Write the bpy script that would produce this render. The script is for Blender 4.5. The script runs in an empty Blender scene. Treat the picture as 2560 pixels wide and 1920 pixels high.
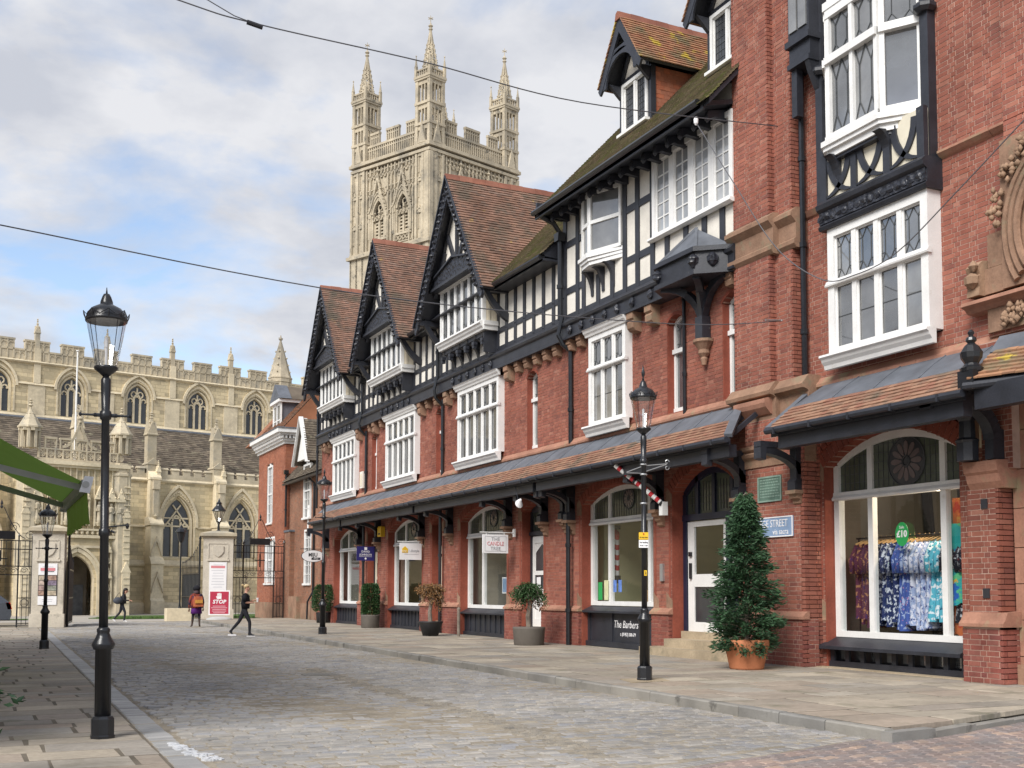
import bpy, bmesh, math, random
import numpy as np
from mathutils import Vector, Matrix
random.seed(7)
R = math.radians
S = bpy.context.scene
COL = S.collection

# ------------------------------------------------------------------ camera
CAM = Vector((0.0, 0.0, 1.5))
def make_camera():
    yaw, pit, rol, f, py = 0.44445071, 0.0664121, 0.0022959669, 2790.0, 1294.0
    s, c = math.sin(yaw), math.cos(yaw)
    F = Vector((s*math.cos(pit), c*math.cos(pit), math.sin(pit)))
    Rt = Vector((c, -s, 0.0)); U = Rt.cross(F)
    R2 = math.cos(rol)*Rt + math.sin(rol)*U
    U2 = -math.sin(rol)*Rt + math.cos(rol)*U
    cd = bpy.data.cameras.new('camera')
    cd.sensor_width = 36.0; cd.sensor_fit = 'HORIZONTAL'
    cd.lens = f*36.0/2560.0
    cd.shift_y = (py-960.0)/2560.0
    cd.clip_start = 0.1; cd.clip_end = 6000.0
    co = bpy.data.objects.new('camera', cd); COL.objects.link(co)
    m = Matrix.Identity(4)
    for i in range(3):
        m[i][0] = R2[i]; m[i][1] = U2[i]; m[i][2] = -F[i]; m[i][3] = CAM[i]
    co.matrix_world = m
    S.camera = co
make_camera()

# ------------------------------------------------------------------ sky, sun, exposure
SUN_EL, SUN_AZ = 42.0, 236.0     # azimuth clockwise from +Y: behind the camera, to the left
def make_world():
    w = bpy.data.worlds.new('World'); S.world = w; w.use_nodes = True
    nt = w.node_tree; N = nt.nodes; L = nt.links
    for n in list(N): N.remove(n)
    out = N.new('ShaderNodeOutputWorld')
    sky = N.new('ShaderNodeTexSky'); sky.sky_type = 'NISHITA'; sky.sun_disc = False
    sky.sun_elevation = R(SUN_EL); sky.sun_rotation = R(SUN_AZ)
    sky.air_density = 1.0; sky.dust_density = 1.0; sky.ozone_density = 1.5
    bg1 = N.new('ShaderNodeBackground'); bg1.inputs[1].default_value = 0.085
    hs = N.new('ShaderNodeHueSaturation'); hs.inputs['Saturation'].default_value = 0.9; hs.inputs['Value'].default_value = 1.35
    L.new(sky.outputs[0], hs.inputs['Color']); L.new(hs.outputs[0], bg1.inputs[0])
    # cloud deck: direction projected on a flat layer far overhead
    tc = N.new('ShaderNodeTexCoord'); sep = N.new('ShaderNodeSeparateXYZ')
    L.new(tc.outputs['Generated'], sep.inputs[0])
    mx = N.new('ShaderNodeMath'); mx.operation = 'MAXIMUM'; mx.inputs[1].default_value = 0.0
    L.new(sep.outputs['Z'], mx.inputs[0])
    ad = N.new('ShaderNodeMath'); ad.operation = 'ADD'; ad.inputs[1].default_value = 0.22
    L.new(mx.outputs[0], ad.inputs[0])
    dx = N.new('ShaderNodeMath'); dx.operation = 'DIVIDE'; L.new(sep.outputs['X'], dx.inputs[0]); L.new(ad.outputs[0], dx.inputs[1])
    dy = N.new('ShaderNodeMath'); dy.operation = 'DIVIDE'; L.new(sep.outputs['Y'], dy.inputs[0]); L.new(ad.outputs[0], dy.inputs[1])
    cmb = N.new('ShaderNodeCombineXYZ'); L.new(dx.outputs[0], cmb.inputs[0]); L.new(dy.outputs[0], cmb.inputs[1])
    cmb.inputs[2].default_value = 4.3
    n1 = N.new('ShaderNodeTexNoise'); n1.inputs['Scale'].default_value = 2.3; n1.inputs['Detail'].default_value = 7; n1.inputs['Roughness'].default_value = 0.55
    n1.inputs['Distortion'].default_value = 0.25
    L.new(cmb.outputs[0], n1.inputs['Vector'])
    rp = N.new('ShaderNodeValToRGB'); rp.color_ramp.elements[0].position = 0.36; rp.color_ramp.elements[1].position = 0.53
    L.new(n1.outputs[0], rp.inputs[0])
    n2 = N.new('ShaderNodeTexNoise'); n2.inputs['Scale'].default_value = 4.2; n2.inputs['Detail'].default_value = 6; n2.inputs['Roughness'].default_value = 0.55
    mp = N.new('ShaderNodeVectorMath'); mp.operation = 'ADD'; mp.inputs[1].default_value = (3.1, 1.7, 0.4)
    L.new(cmb.outputs[0], mp.inputs[0]); L.new(mp.outputs[0], n2.inputs['Vector'])
    cr = N.new('ShaderNodeValToRGB')
    cr.color_ramp.elements[0].position = 0.36; cr.color_ramp.elements[0].color = (0.66, 0.69, 0.77, 1)
    cr.color_ramp.elements[1].position = 0.62; cr.color_ramp.elements[1].color = (0.90, 0.91, 0.95, 1)
    L.new(n2.outputs[0], cr.inputs[0])
    bg2 = N.new('ShaderNodeBackground'); bg2.inputs[1].default_value = CLOUD
    L.new(cr.outputs[0], bg2.inputs[0])
    ms = N.new('ShaderNodeMixShader')
    L.new(rp.outputs[0], ms.inputs[0]); L.new(bg1.outputs[0], ms.inputs[1]); L.new(bg2.outputs[0], ms.inputs[2])
    L.new(ms.outputs[0], out.inputs[0])
CLOUD = 0.47
make_world()
sd = bpy.data.lights.new('sun', 'SUN'); sd.energy = 2.4; sd.angle = R(30); sd.color = (1.0, 0.97, 0.92)
so = bpy.data.objects.new('sun', sd); COL.objects.link(so)
so.rotation_euler = (R(90-SUN_EL), 0, R(180-SUN_AZ))
S.view_settings.view_transform = 'Standard'; S.view_settings.look = 'None'
S.view_settings.gamma = 1.0; S.view_settings.use_curve_mapping = False
S.view_settings.exposure = 0.95
S.cycles.max_bounces = 8; S.cycles.diffuse_bounces = 4; S.cycles.transparent_max_bounces = 12

# ------------------------------------------------------------------ mesh helpers
ORG = {}
class MB:
    def __init__(s): s.v = []; s.f = []; s.m = []; s.cur = 0
    def add(s, vs, fs):
        o = len(s.v); s.v.extend([tuple(p) for p in vs]); s.f.extend([tuple(i+o for i in f) for f in fs]); s.m.extend([s.cur]*len(fs)); return s
    def box(s, x0, x1, y0, y1, z0, z1):
        return s.add([(x0,y0,z0),(x1,y0,z0),(x1,y1,z0),(x0,y1,z0),(x0,y0,z1),(x1,y0,z1),(x1,y1,z1),(x0,y1,z1)],
              [(0,3,2,1),(4,5,6,7),(0,1,5,4),(1,2,6,5),(2,3,7,6),(3,0,4,7)])
    def hexa(s, p):
        return s.add(p, [(0,3,2,1),(4,5,6,7),(0,1,5,4),(1,2,6,5),(2,3,7,6),(3,0,4,7)])
    def prism(s, pts, a0, a1, ax='x'):
        n = len(pts)
        def P(p, a):
            return (a,p[0],p[1]) if ax == 'x' else ((p[0],a,p[1]) if ax == 'y' else (p[0],p[1],a))
        vs = [P(p,a0) for p in pts]+[P(p,a1) for p in pts]
        fs = [tuple(range(n-1,-1,-1)), tuple(range(n,2*n))]+[(i,(i+1)%n,n+(i+1)%n,n+i) for i in range(n)]
        return s.add(vs, fs)
    def beam(s, p, q, w, h, up=(0,0,1)):
        p = Vector(p); q = Vector(q); d = (q-p); d.normalize()
        u = Vector(up); a = d.cross(u)
        if a.length < 1e-4: a = d.cross(Vector((1,0,0)))
        a.normalize(); b = a.cross(d)
        a *= w/2; b *= h/2
        return s.hexa([p-a-b, p+a-b, q+a-b, q-a-b, p-a+b, p+a+b, q+a+b, q-a+b])
    def tube(s, pts, r, n=8, cap=True):
        pts = [Vector(p) for p in pts]; k = len(pts)
        rr = r if isinstance(r, (list, tuple)) else [r]*k
        vs = []; prev = None
        for i, p in enumerate(pts):
            d = (pts[min(i+1,k-1)]-pts[max(i-1,0)])
            if d.length < 1e-9: d = Vector((0,0,1))
            d.normalize()
            a = prev if prev is not None else (Vector((0,0,1)) if abs(d.z) < 0.9 else Vector((1,0,0)))
            a = a-d*a.dot(d)
            if a.length < 1e-5: a = d.orthogonal()
            a.normalize(); prev = a; b = d.cross(a)
            for j in range(n):
                t = 2*math.pi*j/n
                vs.append(p+(a*math.cos(t)+b*math.sin(t))*rr[i])
        fs = []
        for i in range(k-1):
            for j in range(n):
                fs.append((i*n+j, i*n+(j+1)%n, (i+1)*n+(j+1)%n, (i+1)*n+j))
        if cap:
            fs.append(tuple(range(n-1,-1,-1))); fs.append(tuple((k-1)*n+j for j in range(n)))
        return s.add(vs, fs)
    def lathe(s, prof, c=(0,0,0), n=16, sq=0.0):
        vs = []; k = len(prof)
        for r, z in prof:
            for j in range(n):
                t = 2*math.pi*(j+0.5)/n
                vs.append((c[0]+r*math.cos(t), c[1]+r*math.sin(t), c[2]+z))
        fs = [(i*n+j, i*n+(j+1)%n, (i+1)*n+(j+1)%n, (i+1)*n+j) for i in range(k-1) for j in range(n)]
        fs.append(tuple(range(n-1,-1,-1))); fs.append(tuple((k-1)*n+j for j in range(n)))
        return s.add(vs, fs)
    def xform(s, fn): s.v = [tuple(fn(p)) for p in s.v]; return s
    def build(s, name, mat, parent=None, smooth=False, kind=None, label=None):
        me = bpy.data.meshes.new(name)
        o = ORG.get(parent, Vector((0,0,0))) if parent else Vector((0,0,0))
        vs = s.v if o.length == 0 else [(p[0]-o.x,p[1]-o.y,p[2]-o.z) for p in s.v]
        me.from_pydata(vs, [], s.f)
        mats = mat if isinstance(mat, (list, tuple)) else [mat]
        for m in mats: me.materials.append(m)
        if len(mats) > 1: me.polygons.foreach_set('material_index', s.m)
        if smooth: me.polygons.foreach_set('use_smooth', [True]*len(me.polygons))
        me.update()
        ob = bpy.data.objects.new(name, me); COL.objects.link(ob)
        if parent: ob.parent = parent; ORG[ob] = o
        if kind: ob['kind'] = kind
        if label: ob['label'] = label
        return ob

def thing(name, label, cat, loc=(0,0,0), rotz=0.0, group=None, local=False):
    o = bpy.data.objects.new(name, None); COL.objects.link(o); o.empty_display_size = 0.2
    o.location = loc; o.rotation_euler = (0,0,rotz)
    o['label'] = label; o['category'] = cat
    if group: o['group'] = group
    ORG[o] = Vector((0,0,0)) if local else Vector(loc)
    return o
def tag(o, label, cat, group=None):
    o['label'] = label; o['category'] = cat
    if group: o['group'] = group
    return o
def struct(o):
    o['kind'] = 'structure'; return o

UNIT = {}
def unit_box(mat):
    if mat.name in UNIT: return UNIT[mat.name]
    me = bpy.data.meshes.new('piece')
    me.from_pydata([(0,0,0),(1,0,0),(1,1,0),(0,1,0),(0,0,1),(1,0,1),(1,1,1),(0,1,1)], [], [(0,3,2,1),(4,5,6,7),(0,1,5,4),(1,2,6,5),(2,3,7,6),(3,0,4,7)])
    me.materials.append(mat); UNIT[mat.name] = me
    return me
def pieces(parent, name, lst, mat, limit=300, stuff_name=None):
    """lst of (origin, ex, ey, ez): boxes; the nearest become objects sharing one mesh, the rest one joined part."""
    if not lst: return
    o = ORG.get(parent, Vector((0,0,0)))
    mw = Matrix.Identity(4) if o.length else Matrix.LocRotScale(parent.location, parent.rotation_euler, None) if parent else Matrix.Identity(4)
    arr = sorted(lst, key=lambda p: ((mw @ Vector(p[0]))-CAM).length)
    me = unit_box(mat)
    for p in arr[:limit]:
        ob = bpy.data.objects.new(name, me)
        m = Matrix.Identity(4)
        for i in range(3):
            m[i][0] = p[1][i]; m[i][1] = p[2][i]; m[i][2] = p[3][i]; m[i][3] = p[0][i]-o[i]
        COL.objects.link(ob)
        if parent: ob.parent = parent
        ob.matrix_local = m
    rest = arr[limit:]
    if rest:
        A = np.array([[tuple(x) for x in p] for p in rest], float)   # n,4,3
        c = np.array([[0,0,0],[1,0,0],[1,1,0],[0,1,0],[0,0,1],[1,0,1],[1,1,1],[0,1,1]], float)
        V = A[:,None,0,:] + c[None,:,0,None]*A[:,None,1,:] + c[None,:,1,None]*A[:,None,2,:] + c[None,:,2,None]*A[:,None,3,:]
        V = V.reshape(-1,3)-np.array(o)
        quad_mesh(stuff_name or (name+'work'), V, len(rest), mat, parent)
QF = np.array([[0,3,2,1],[4,5,6,7],[0,1,5,4],[1,2,6,5],[2,3,7,6],[3,0,4,7]])
def quad_mesh(name, V, n, mat, parent=None, faces=QF, nv=8):
    F = (faces[None,:,:]+(np.arange(n)*nv)[:,None,None]).reshape(-1,4)
    me = bpy.data.meshes.new(name)
    me.vertices.add(len(V)); me.vertices.foreach_set('co', V.astype(np.float32).ravel())
    me.loops.add(F.size); me.loops.foreach_set('vertex_index', F.astype(np.int32).ravel())
    me.polygons.add(len(F)); me.polygons.foreach_set('loop_start', np.arange(0, F.size, 4, dtype=np.int32))
    me.polygons.foreach_set('loop_total', np.full(len(F), 4, dtype=np.int32))
    me.polygons.foreach_set('use_smooth', np.zeros(len(F), dtype=bool)); me.materials.append(mat); me.update(calc_edges=True)
    ob = bpy.data.objects.new(name, me); COL.objects.link(ob); ob['kind'] = 'stuff'
    if parent: ob.parent = parent
    return ob

# ------------------------------------------------------------------ materials
def mat(name, cols, rough=0.7, amt=0.25, scale=3.0, bump=0.0, bscale=40.0, spec=0.3, metal=0.0, patch=None, fine=0.0, voro=0.0):
    m = bpy.data.materials.new(name); m.use_nodes = True
    nt = m.node_tree; N = nt.nodes; L = nt.links
    b = N['Principled BSDF']
    b.inputs['Roughness'].default_value = rough; b.inputs['Specular IOR Level'].default_value = spec; b.inputs['Metallic'].default_value = metal
    geo = N.new('ShaderNodeNewGeometry')
    if isinstance(cols[0], (int, float)): cols = [cols]
    if len(cols) > 1:
        oi = N.new('ShaderNodeObjectInfo'); a = N.new('ShaderNodeMath'); a.operation = 'ADD'
        L.new(oi.outputs['Random'], a.inputs[0]); L.new(geo.outputs['Random Per Island'], a.inputs[1])
        fr = N.new('ShaderNodeMath'); fr.operation = 'FRACT'; L.new(a.outputs[0], fr.inputs[0])
        rp = N.new('ShaderNodeValToRGB'); e = rp.color_ramp.elements
        while len(e) < len(cols): e.new(0.5)
        for i, c in enumerate(cols): e[i].position = i/(len(cols)-1); e[i].color = (*c, 1)
        L.new(fr.outputs[0], rp.inputs[0]); col = rp.outputs[0]
    else:
        rgb = N.new('ShaderNodeRGB'); rgb.outputs[0].default_value = (*cols[0], 1); col = rgb.outputs[0]
    def noise(sc, det=5):
        n = N.new('ShaderNodeTexNoise'); n.inputs['Scale'].default_value = sc; n.inputs['Detail'].default_value = det; n.inputs['Roughness'].default_value = 0.6
        L.new(geo.outputs['Position'], n.inputs['Vector']); return n.outputs[0]
    def mult(col, src, lo, hi, a0=0.3, a1=0.7):
        mr = N.new('ShaderNodeMapRange'); mr.inputs[1].default_value = a0; mr.inputs[2].default_value = a1; mr.inputs[3].default_value = lo; mr.inputs[4].default_value = hi
        L.new(src, mr.inputs[0])
        x = N.new('ShaderNodeVectorMath'); x.operation = 'SCALE'; L.new(col, x.inputs[0]); L.new(mr.outputs[0], x.inputs['Scale']); return x.outputs[0]
    if amt: col = mult(col, noise(scale), 1-amt, 1+amt)
    if fine: col = mult(col, noise(scale*14, 3), 1-fine, 1+fine)
    for p in (patch or []):       # (colour, noise scale, threshold, softness)
        n = noise(p[1], 6); mr = N.new('ShaderNodeMapRange'); mr.inputs[1].default_value = p[2]; mr.inputs[2].default_value = p[2]+p[3]
        L.new(n, mr.inputs[0])
        mx = N.new('ShaderNodeMix'); mx.data_type = 'RGBA'; L.new(mr.outputs[0], mx.inputs[0]); L.new(col, mx.inputs[6]); mx.inputs[7].default_value = (*p[0], 1)
        col = mx.outputs[2]
    L.new(col, b.inputs['Base Color'])
    if bump or voro:
        bp = N.new('ShaderNodeBump'); bp.inputs['Strength'].default_value = max(bump, voro); bp.inputs['Distance'].default_value = 0.02 if not voro else 0.05
        if voro:
            v = N.new('ShaderNodeTexVoronoi'); v.inputs['Scale'].default_value = bscale; L.new(geo.outputs['Position'], v.inputs['Vector']); L.new(v.outputs[0], bp.inputs['Height'])
        else: L.new(noise(bscale, 4), bp.inputs['Height'])
        L.new(bp.outputs[0], b.inputs['Normal'])
    return m
def emit(name, col, st):
    m = bpy.data.materials.new(name); m.use_nodes = True; b = m.node_tree.nodes['Principled BSDF']
    b.inputs['Base Color'].default_value = (*col,1); b.inputs['Emission Color'].default_value = (*col,1); b.inputs['Emission Strength'].default_value = st
    return m
def thin_glass(name, tint=(0.92,0.95,0.95), refl=0.14):
    m = bpy.data.materials.new(name); m.use_nodes = True; nt = m.node_tree; N = nt.nodes; L = nt.links
    for n in list(N):
        if n.type != 'OUTPUT_MATERIAL': N.remove(n)
    out = [n for n in N if n.type == 'OUTPUT_MATERIAL'][0]
    t = N.new('ShaderNodeBsdfTransparent'); t.inputs[0].default_value = (*tint,1)
    g = N.new('ShaderNodeBsdfGlossy'); g.inputs['Roughness'].default_value = 0.02
    geo = N.new('ShaderNodeNewGeometry'); dt = N.new('ShaderNodeVectorMath'); dt.operation = 'DOT_PRODUCT'; L.new(geo.outputs['Normal'], dt.inputs[0]); L.new(geo.outputs['Incoming'], dt.inputs[1])
    ab = N.new('ShaderNodeMath'); ab.operation = 'ABSOLUTE'; L.new(dt.outputs['Value'], ab.inputs[0])
    iv = N.new('ShaderNodeMath'); iv.operation = 'SUBTRACT'; iv.inputs[0].default_value = 1.0; L.new(ab.outputs[0], iv.inputs[1])
    pw = N.new('ShaderNodeMath'); pw.operation = 'POWER'; pw.inputs[1].default_value = 5.0; L.new(iv.outputs[0], pw.inputs[0])
    ad = N.new('ShaderNodeMath'); ad.operation = 'MULTIPLY_ADD'; ad.inputs[1].default_value = 0.92; ad.inputs[2].default_value = refl*0.5
    L.new(pw.outputs[0], ad.inputs[0])
    mx = N.new('ShaderNodeMixShader'); L.new(ad.outputs[0], mx.inputs[0]); L.new(t.outputs[0], mx.inputs[1]); L.new(g.outputs[0], mx.inputs[2]); L.new(mx.outputs[0], out.inputs[0])
    return m

M = {}
M['brick'] = mat('red_brick', [(0.22,0.078,0.056),(0.28,0.102,0.072),(0.245,0.09,0.066),(0.295,0.112,0.078),(0.195,0.074,0.058),(0.27,0.093,0.062),(0.325,0.145,0.105)], 0.8, 0.25, 0.45, 0.2, 60, 0.2, patch=[((0.15,0.062,0.05),0.7,0.60,0.16),((0.36,0.20,0.155),1.9,0.67,0.10)], fine=0.12)
M['brickd'] = mat('plinth_brick', [(0.19,0.058,0.046),(0.24,0.076,0.056),(0.21,0.078,0.062),(0.265,0.095,0.07),(0.17,0.055,0.048)], 0.75, 0.25, 1.8, 0.25, 60, 0.25, fine=0.12)
M['mortar'] = mat('brick_mortar', [(0.44,0.31,0.25)], 0.9, 0.25, 3, 0.2, 80)
M['mortarr'] = mat('red_mortar', [(0.32,0.175,0.13)], 0.9, 0.25, 3, 0.2, 80)
M['rub'] = mat('rubbed_red_brick', [(0.245,0.068,0.044)], 0.75, 0.2, 1.5, 0.15, 50, 0.2, fine=0.12)
M['obrick'] = mat('orange_brick', [(0.34,0.13,0.075),(0.30,0.105,0.06),(0.37,0.15,0.09),(0.26,0.10,0.065)], 0.85, 0.2, 0.8, 0.2, 50)
M['bbrick'] = mat('brown_brick', [(0.24,0.125,0.08),(0.28,0.15,0.095),(0.20,0.11,0.075),(0.30,0.13,0.075)], 0.85, 0.22, 0.8, 0.2, 50)
M['sand'] = mat('brown_sandstone', [(0.27,0.165,0.112)], 0.85, 0.3, 1.6, 0.3, 40, 0.2, patch=[((0.22,0.18,0.12),2.4,0.56,0.12)], fine=0.12)
M['sandp'] = mat('pink_sandstone', [(0.34,0.175,0.122)], 0.85, 0.28, 1.6, 0.25, 40, 0.2, patch=[((0.30,0.24,0.15),2.0,0.56,0.12)], fine=0.1)
M['lime'] = mat('pale_limestone', [(0.61,0.525,0.375)], 0.9, 0.18, 0.35, 0.4, 6, 0.15, patch=[((0.43,0.37,0.27),0.5,0.54,0.14)], fine=0.1)
M['limeg'] = mat('weathered_limestone', [(0.47,0.405,0.295)], 0.9, 0.22, 0.4, 0.4, 6, 0.15, patch=[((0.33,0.30,0.24),0.6,0.52,0.14)], fine=0.1)
M['limew'] = mat('tower_limestone', [(0.43,0.37,0.275)], 0.9, 0.22, 0.3, 0.5, 5, 0.15, patch=[((0.27,0.24,0.19),0.35,0.50,0.16),((0.20,0.18,0.145),0.9,0.60,0.08)], fine=0.14)
M['limep'] = mat('pillar_limestone', [(0.52,0.47,0.39)], 0.9, 0.14, 1.2, 0.25, 30, 0.15, patch=[((0.36,0.33,0.27),2.2,0.58,0.1)], fine=0.08)
M['slate'] = mat('stone_roof_slate', [(0.105,0.085,0.066),(0.14,0.115,0.088),(0.082,0.068,0.055),(0.17,0.14,0.105),(0.12,0.096,0.074)], 0.9, 0.35, 0.9, 0.3, 14, 0.2, patch=[((0.22,0.20,0.14),1.3,0.60,0.08)])
M['white'] = mat('white_paint', [(0.73,0.725,0.71)], 0.5, 0.07, 2.5, 0.08, 30, 0.35, patch=[((0.60,0.575,0.52),4.0,0.64,0.09)], fine=0.04)
M['cream'] = mat('cream_render', [(0.70,0.66,0.59)], 0.85, 0.10, 1.4, 0.12, 50, 0.2, fine=0.05)
M['creamp'] = mat('cream_paint', [(0.64,0.58,0.46)], 0.6, 0.08, 2, 0.05, 30)
M['black'] = mat('black_timber_paint', [(0.024,0.026,0.034)], 0.45, 0.3, 2.5, 0.15, 30, 0.5, patch=[((0.07,0.07,0.07),7.0,0.68,0.05)], fine=0.15)
M['carve'] = mat('carved_black_timber', [(0.024,0.026,0.035)], 0.4, 0.3, 3, 0, 9, 0.5, voro=1.0)
M['iron'] = mat('black_gloss_iron', [(0.014,0.015,0.018)], 0.28, 0.3, 4, 0.08, 60, 0.5)
M['lead'] = mat('grey_lead', [(0.115,0.125,0.145)], 0.6, 0.25, 2.2, 0.2, 12, 0.35)
M['leadd'] = mat('lead_came', [(0.07,0.075,0.08)], 0.6, 0.1, 3)
M['tile'] = mat('red_clay_tile', [(0.205,0.118,0.085),(0.235,0.138,0.10),(0.175,0.105,0.08),(0.265,0.152,0.112),(0.15,0.098,0.076),(0.225,0.15,0.118)], 0.85, 0.3, 0.9, 0.2, 40, 0.15, patch=[((0.12,0.098,0.075),0.8,0.48,0.16),((0.36,0.25,0.09),2.6,0.66,0.06)])
M['ctile'] = mat('canopy_clay_tile', [(0.30,0.17,0.115),(0.34,0.20,0.135),(0.25,0.145,0.10),(0.28,0.135,0.095),(0.20,0.125,0.09)], 0.85, 0.22, 1.5, 0.2, 40, 0.15, patch=[((0.15,0.115,0.085),1.5,0.52,0.14)])
M['ltile'] = mat('lichen_clay_tile', [(0.30,0.17,0.10),(0.36,0.19,0.11),(0.25,0.14,0.09),(0.33,0.15,0.09)], 0.85, 0.22, 1.5, 0.2, 40, 0.15, patch=[((0.20,0.16,0.10),1.6,0.50,0.14),((0.48,0.36,0.07),2.2,0.58,0.06)])
M['moss'] = mat('mossy_clay_tile', [(0.18,0.15,0.10),(0.155,0.14,0.08),(0.21,0.16,0.11),(0.135,0.12,0.07)], 0.95, 0.3, 1.4, 0.6, 25, 0.1, patch=[((0.14,0.145,0.055),2.0,0.50,0.14),((0.19,0.195,0.07),5.0,0.62,0.07)])
M['ridge'] = mat('ridge_tile_clay', [(0.25,0.10,0.065),(0.21,0.085,0.06),(0.28,0.12,0.08)], 0.85, 0.25, 2, 0.2, 40)
M['otile'] = mat('orange_old_tile', [(0.34,0.13,0.06),(0.16,0.11,0.08),(0.28,0.12,0.065),(0.19,0.12,0.085),(0.14,0.10,0.075)], 0.9, 0.3, 0.7, 0.2, 20, 0.15)
M['sett'] = mat('granite_sett', [(0.267,0.249,0.226),(0.313,0.290,0.261),(0.220,0.215,0.209),(0.290,0.261,0.220),(0.244,0.244,0.255),(0.348,0.319,0.278)], 0.55, 0.2, 0.35, 0.35, 55, 0.4, patch=[((0.29,0.25,0.20),0.45,0.60,0.14),((0.17,0.17,0.175),0.8,0.60,0.1)], fine=0.15)
M['grout'] = mat('road_joint', [(0.27,0.235,0.185)], 0.95, 0.3, 1.5, 0.3, 60, 0.1, fine=0.2)
M['flag'] = mat('york_flagstone', [(0.29,0.255,0.205),(0.36,0.31,0.245),(0.245,0.22,0.185),(0.32,0.26,0.205),(0.27,0.25,0.22),(0.40,0.345,0.27)], 0.75, 0.2, 0.9, 0.25, 30, 0.25, patch=[((0.18,0.165,0.12),1.1,0.58,0.14)], fine=0.12)
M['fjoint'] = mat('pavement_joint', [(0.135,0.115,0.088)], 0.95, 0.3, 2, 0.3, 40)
M['kerb'] = mat('grey_kerbstone', [(0.231,0.220,0.198),(0.270,0.253,0.226),(0.204,0.198,0.187)], 0.7, 0.25, 1.2, 0.3, 40, 0.3, patch=[((0.10,0.095,0.085),2.5,0.58,0.1)])
M['gutter'] = mat('pale_gutter_stone', [(0.25,0.245,0.24),(0.30,0.295,0.285),(0.23,0.225,0.22),(0.33,0.32,0.31)], 0.5, 0.2, 1.2, 0.25, 40, 0.4)
M['paver'] = mat('brindle_paver', [(0.20,0.17,0.16),(0.235,0.185,0.168),(0.18,0.162,0.16),(0.27,0.20,0.17),(0.20,0.178,0.17),(0.36,0.26,0.20)], 0.75, 0.2, 1.2, 0.2, 60, 0.3, fine=0.12)
M['asph'] = mat('pale_path', [(0.33,0.30,0.26)], 0.9, 0.15, 0.3, 0.1, 20)
M['grass'] = mat('lawn_grass', [(0.055,0.105,0.025),(0.075,0.13,0.03),(0.05,0.09,0.022)], 0.9, 0.3, 1.0, 0.3, 30)
M['pane'] = mat('window_pane', [(0.06,0.065,0.07),(0.12,0.125,0.13),(0.09,0.095,0.10),(0.22,0.22,0.215)], 0.05, 0.45, 1.1, 0.02, 3, 0.9)
M['pane'].node_tree.nodes['Principled BSDF'].inputs['IOR'].default_value = 2.0
M['panew'] = mat('blind_behind_pane', [(0.30,0.31,0.32),(0.40,0.41,0.42),(0.24,0.25,0.26)], 0.06, 0.3, 1.3, 0.02, 3, 0.9)
M['paned'] = mat('leaded_dark_pane', [(0.035,0.037,0.042),(0.05,0.052,0.058),(0.043,0.046,0.052)], 0.18, 0.25, 1.2, 0.25, 5, 0.6)
M['paneg'] = mat('green_leaded_pane', [(0.085,0.10,0.075),(0.10,0.115,0.085)], 0.15, 0.25, 2.0, 0.08, 8, 0.6)
M['glass'] = thin_glass('shop_glass')
M['lglass'] = thin_glass('lamp_glass', (0.93,0.94,0.95), 0.3)
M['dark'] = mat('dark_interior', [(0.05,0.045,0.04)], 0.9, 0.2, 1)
M['wallin'] = mat('cream_interior', [(0.55,0.52,0.33)], 0.9, 0.06, 1)
M['floorin'] = mat('wood_floor', [(0.22,0.14,0.08)], 0.6, 0.2, 2)
M['terra'] = mat('terracotta', [(0.48,0.185,0.09)], 0.8, 0.14, 3, 0.1, 60, 0.2, patch=[((0.50,0.27,0.17),2.5,0.60,0.14)])
M['planter'] = mat('grey_planter', [(0.12,0.105,0.09)], 0.7, 0.15, 3, 0.1, 60)
M['planterk'] = mat('black_planter', [(0.028,0.028,0.03)], 0.5, 0.15, 3)
M['soil'] = mat('soil', [(0.05,0.037,0.026)], 0.95, 0.3, 10, 0.5, 60)
M['fir'] = mat('fir_needles', [(0.018,0.05,0.022),(0.03,0.075,0.03),(0.045,0.10,0.045),(0.025,0.06,0.03),(0.06,0.115,0.06)], 0.65, 0.3, 2.5, 0, 1, 0.3)
M['box'] = mat('box_leaves', [(0.022,0.055,0.018),(0.035,0.08,0.025),(0.05,0.10,0.035),(0.028,0.065,0.02)], 0.6, 0.3, 3)
M['deadleaf'] = mat('dead_brown_leaves', [(0.20,0.10,0.04),(0.27,0.145,0.06),(0.15,0.075,0.035),(0.24,0.16,0.07)], 0.8, 0.3, 3)
M['bark'] = mat('grey_bark', [(0.20,0.165,0.135)], 0.9, 0.25, 8, 0.4, 30)
M['awn'] = mat('green_awning_cloth', [(0.14,0.24,0.055)], 0.85, 0.12, 1.5, 0.05, 60, 0.2)
def translucent(m, col, f):
    nt = m.node_tree; N = nt.nodes; L = nt.links; out = [n for n in N if n.type == 'OUTPUT_MATERIAL'][0]; b = N['Principled BSDF']
    t = N.new('ShaderNodeBsdfTranslucent'); t.inputs[0].default_value = (*col,1); x = N.new('ShaderNodeMixShader'); x.inputs[0].default_value = f
    L.new(b.outputs[0], x.inputs[1]); L.new(t.outputs[0], x.inputs[2]); L.new(x.outputs[0], out.inputs[0])
translucent(M['awn'], (0.22,0.36,0.07), 0.5)
M['alum'] = mat('grey_aluminium', [(0.42,0.43,0.42)], 0.45, 0.08, 3, 0, 1, 0.4)
M['alumw'] = mat('white_end_cap', [(0.72,0.73,0.75)], 0.4, 0.05, 3)
M['signw'] = mat('white_sign', [(0.78,0.77,0.78)], 0.5, 0.04, 2)
M['signblue'] = mat('navy_sign', [(0.025,0.022,0.13)], 0.5, 0.06, 2)
M['streetblue'] = mat('faded_blue_sign', [(0.22,0.31,0.46)], 0.55, 0.15, 4)
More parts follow.
